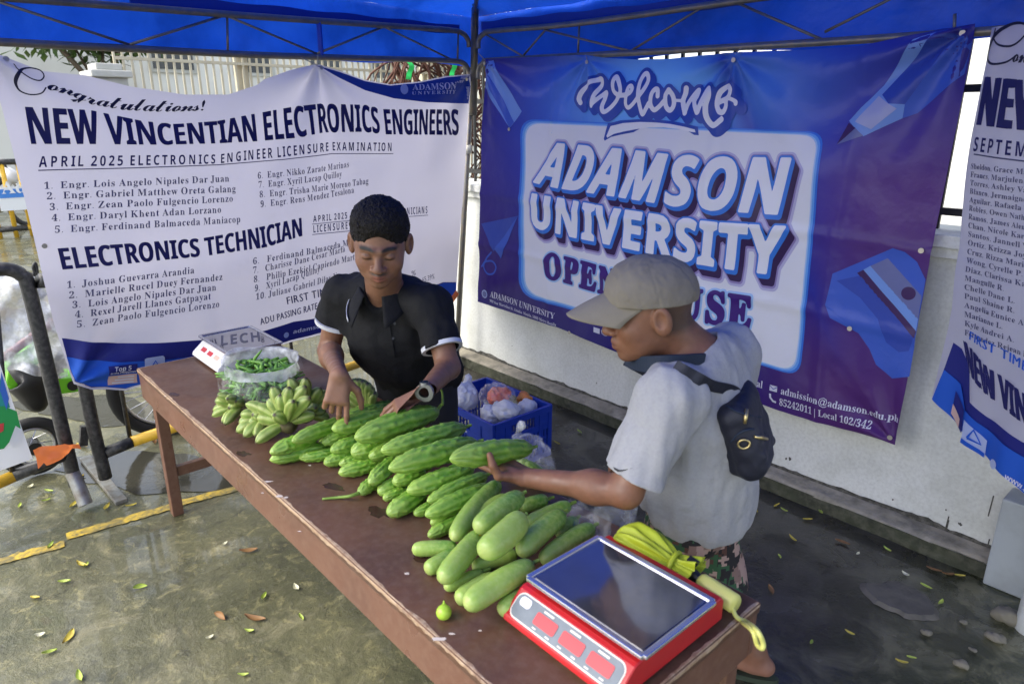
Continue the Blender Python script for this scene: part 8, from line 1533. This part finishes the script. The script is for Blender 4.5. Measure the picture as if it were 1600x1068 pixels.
for pts, r_ in (([(1165, 640), (1164, 650), (1163, 660)], .0045), ([(1178, 681), (1187, 683), (1196, 686)], .0045)):
    P = [on_bag(*p) for p in pts]; MB().tube(P, [r_, r_ * 1.2, r_], 8).build('zip_pull', M('zip brass'), sling, smooth=True)
P = [on_bag(1162 + 9 * math.cos(a), 692 + 7 * math.sin(a), .005) for a in np.linspace(0, 2 * math.pi, 15)]; MB().tube(P, .003, 6, False).build('ring', M('zip brass'), sling, smooth=True)
for pts in ([(1135, 634), (1150, 642), (1168, 648), (1188, 652)], [(1142, 690), (1155, 676), (1175, 670), (1194, 676)]): MB().tube(smooth_path([on_bag(*p, .001) for p in pts], 5), .0035, 6).build('zip', M('strap navy'), sling, smooth=True)
bvo = bvh_of(tee)
def on_tee(x, y, o=.006): h_ = hit(bvo, x, y, o); return h_
st1 = [sb0 - SBm[:, 2] * .08 + SBm[:, 1] * .01, sb0 - SBm[:, 2] * .118 - SBm[:, 1] * .005, on_tee(1112, 603), on_tee(1095, 596), on_tee(1080, 588), on_tee(1066, 581), on_tee(1054, 574)]; st1 = [p for p in st1 if p is not None]
cN = (onb + fO * .03 + np.array([0, 0, .01])); 
ribbon(st1, .030, lambda p: np.cross(unit(EYE - p), unit(st1[-1] - st1[0])), .003).build('strap', M('bag navy'), sling, smooth=False)
nk = [onY(1099, 566, 1.535), onY(1075, 568, 1.485), onY(1046, 569, 1.445), onY(1015, 569, 1.435), onY(990, 567, 1.47), onY(978, 563, 1.53)]
ribbon(nk, [.050, .052, .052, .045, .036, .03], (0.05, 0.0, 1), .004).build('neck_strap', M('strap navy'), sling, smooth=False)
ribbon([nk[-1], och + fO * .13 + np.array([0, 0, .06]), och + fO * .13 - lO * .08 - np.array([0, 0, .05]), obl - lO * .17 + fO * .02, sb0 - sd_ * .02 - lO * .05 + np.array([0, 0, -.08])], .030, (0, .1, 1), .003).build('strap', M('bag navy'), sling)

# ------------------------------------------------------------------ fallen leaves, pebbles
mat('leaf yellow', (.50, .42, .06), .5, var=(40, (.35, .22, .04), .8)); mat('leaf lime', (.38, .46, .08), .5, var=(40, (.22, .32, .05), .8)); mat('leaf brown', (.26, .14, .05), .6, var=(40, (.16, .07, .03), .8)); mat('leaf pale', (.62, .60, .42), .5)
def leaf_mesh(name, L_, W_, curl, m, seed):
    r_ = random.Random(seed); nu, nv = 12, 4; V = []
    for i in range(nu + 1):
        t = i / nu; w = W_ * math.sin(math.pi * min(1, t * .94 + .03)) ** .8 * (1 - .25 * t)
        for j in range(nv + 1):
            s = j / nv * 2 - 1; V.append((L_ * (t - .5), w * s * .5 + .06 * L_ * math.sin(3 * t), curl * (4 * (t - .5) ** 2 * .5 + s * s * .6) + .002))
    F = [(i * (nv + 1) + j, (i + 1) * (nv + 1) + j, (i + 1) * (nv + 1) + j + 1, i * (nv + 1) + j + 1) for i in range(nu) for j in range(nv)]
    o = mobj('fallen_leaf', V, F, m, None, loc=(0, 0, 0), smooth=True); return o
KINDS = [('leaf yellow', .055, .022, 'yellow'), ('leaf lime', .048, .020, 'yellow green'), ('leaf brown', .075, .030, 'brown'), ('leaf pale', .034, .022, 'pale'), ('leaf yellow', .10, .036, 'large yellow')]
protos = [leaf_mesh('leaf', l, w, .010, m, i) for i, (m, l, w, _) in enumerate(KINDS)]
spots = [(101, 910, 1, 'on the wet concrete at the left, below the yellow line'), (106, 995, 4, 'lying alone near the lower left corner'), (346, 962, 2, 'standing up on the concrete left of the table, near the bottom'), (328, 996, 3, 'below the brown one left of the table'), (463, 918, 3, 'on the concrete beside the table edge'), (413, 933, 1, 'just left of the table edge'), (388, 860, 2, 'under the long side of the table'), (352, 850, 3, 'near the foot of the front table leg'), (219, 916, 1, 'curled upright in the middle of the wet concrete'), (80, 852, 1, 'beside the yellow line'),
         (134, 883, 1, 'left of the middle, below the yellow line'), (128, 882, 0, 'overlapping a green one below the yellow line'), (55, 935, 0, 'at the left edge of the concrete'), (126, 1056, 1, 'at the very bottom on the left'), (380, 1054, 1, 'at the bottom beside the table'), (398, 966, 2, 'small, near the table edge'), (390, 985, 1, 'thin, near the table edge'), (470, 965, 1, 'under the table edge at the bottom'), (77, 1020, 1, 'near the lower left corner'), (63, 992, 3, 'faded, at the lower left'), (117, 788, 0, 'by the bare steel foot of the barricade'), (168, 793, 0, 'right of the bare steel foot'), (72, 782, 1, 'left of the steel foot'), (32, 790, 1, 'lying by the left edge, under the orange plastic'), (76, 768, 1, 'under the rail of the black barricade'), (48, 760, 3, 'faded, under the barricade rail'),
         (205, 790, 0, 'close to the end of the flat steel foot'), (128, 745, 0, 'between the two barricade feet'), (218, 693, 3, 'by the yellow rail'), (128, 697, 4, 'behind the second barricade post'), (240, 690, 2, 'next to the bicycle wheel'), (1214, 790, 0, 'below the plinth beside the shorts'), (1183, 799, 0, 'close to the shorts'), (1262, 812, 0, 'at the foot of the plinth'), (1238, 841, 0, 'on the dark ground by the plinth'), (1218, 870, 1, 'on the dark ground behind the table'), (1204, 922, 2, 'near the end of the table'), (1327, 988, 0, 'bright, in front of the round cement patch'), (1267, 1004, 1, 'dull, left of the bright yellow one'), (1386, 858, 1, 'by the plinth above the round patch'), (1414, 897, 3, 'on the edge of the round patch'), (1446, 917, 1, 'right of the round patch'), (1459, 890, 2, 'in the gutter below the plinth'), (1481, 897, 2, 'in the gutter near the grey post'), (1340, 865, 3, 'small, in the middle of the dark ground'), (1225, 797, 1, 'in the gutter beside another yellow one'), (1283, 800, 1, 'right under the plinth'), (1469, 941, 1, 'thin, right of the patch'), (1408, 1034, 0, 'at the bottom right'), (1424, 1028, 1, 'small, at the bottom right'), (1500, 900, 0, 'at the foot of the grey post'), (1316, 848, 2, 'small, on the dark ground by the plinth'),
         (870, 693, 0, 'on the dark ground right of the crate'), (905, 675, 1, 'between the crate and the plinth'), (690, 585, 3, 'behind the vendor beside the tent pole'), (696, 600, 0, 'near the foot of the tent pole'), (880, 760, 1, 'on the ground behind the table')]
rl = random.Random(9); used = set()
for i, (px, py, k, where) in enumerate(spots):
    o = protos[k] if k not in used else protos[k].copy()
    if k in used: col.objects.link(o)
    used.add(k); c = onZ(px, py, .004); o.location = (c[0], c[1], .004); o.rotation_euler = (rl.uniform(-.15, .15), rl.uniform(-.2, .2), rl.uniform(0, 6.28)); s = rl.uniform(.75, 1.15) * (1 if px < 600 else .8); o.scale = (s, s, s)
    if 'standing up' in where or 'upright' in where: o.rotation_euler.x = .9
    meta(o, 'fallen %s leaf %s' % (KINDS[k][3], where), 'leaf', 'fallen leaves on the wet ground')
mat('pebble', (.17, .155, .115), .8, var=(30, (.14, .13, .10), .8), bump=(60, .5, .003))
for px, py, s, lb_ in [(1446, 988, .020, 'small pale pebble on the mossy ground at the bottom right'), (1505, 972, .014, 'tiny white pebble left of the broken brick'), (1502, 1040, .026, 'flat stone at the lower right corner'), (1556, 998, .03, 'reddish stone beside the broken brick'), (1570, 968, .055, 'broken pale brick between the grey post and the round pipe'), (820, 585, .012, 'pebble at the foot of the plinth'), (1520, 1015, .012, 'dark pebble at the lower right')]:
    c = onZ(px, py, .008); b = Blob().add(ell(c + np.array([0, 0, s * .2]), (s, s * .72, s * .5))).bumps(lambda P: s * .30 * vnoise(P, 1.0 / s, int(px)) + s * .1 * vnoise(P, 3 / s, 3)); V, F = surface(b, c - s * 1.7, c + s * 1.7, s / 9); meta(mobj('stone', V, F, 'pebble', smooth=True), lb_, 'stone')
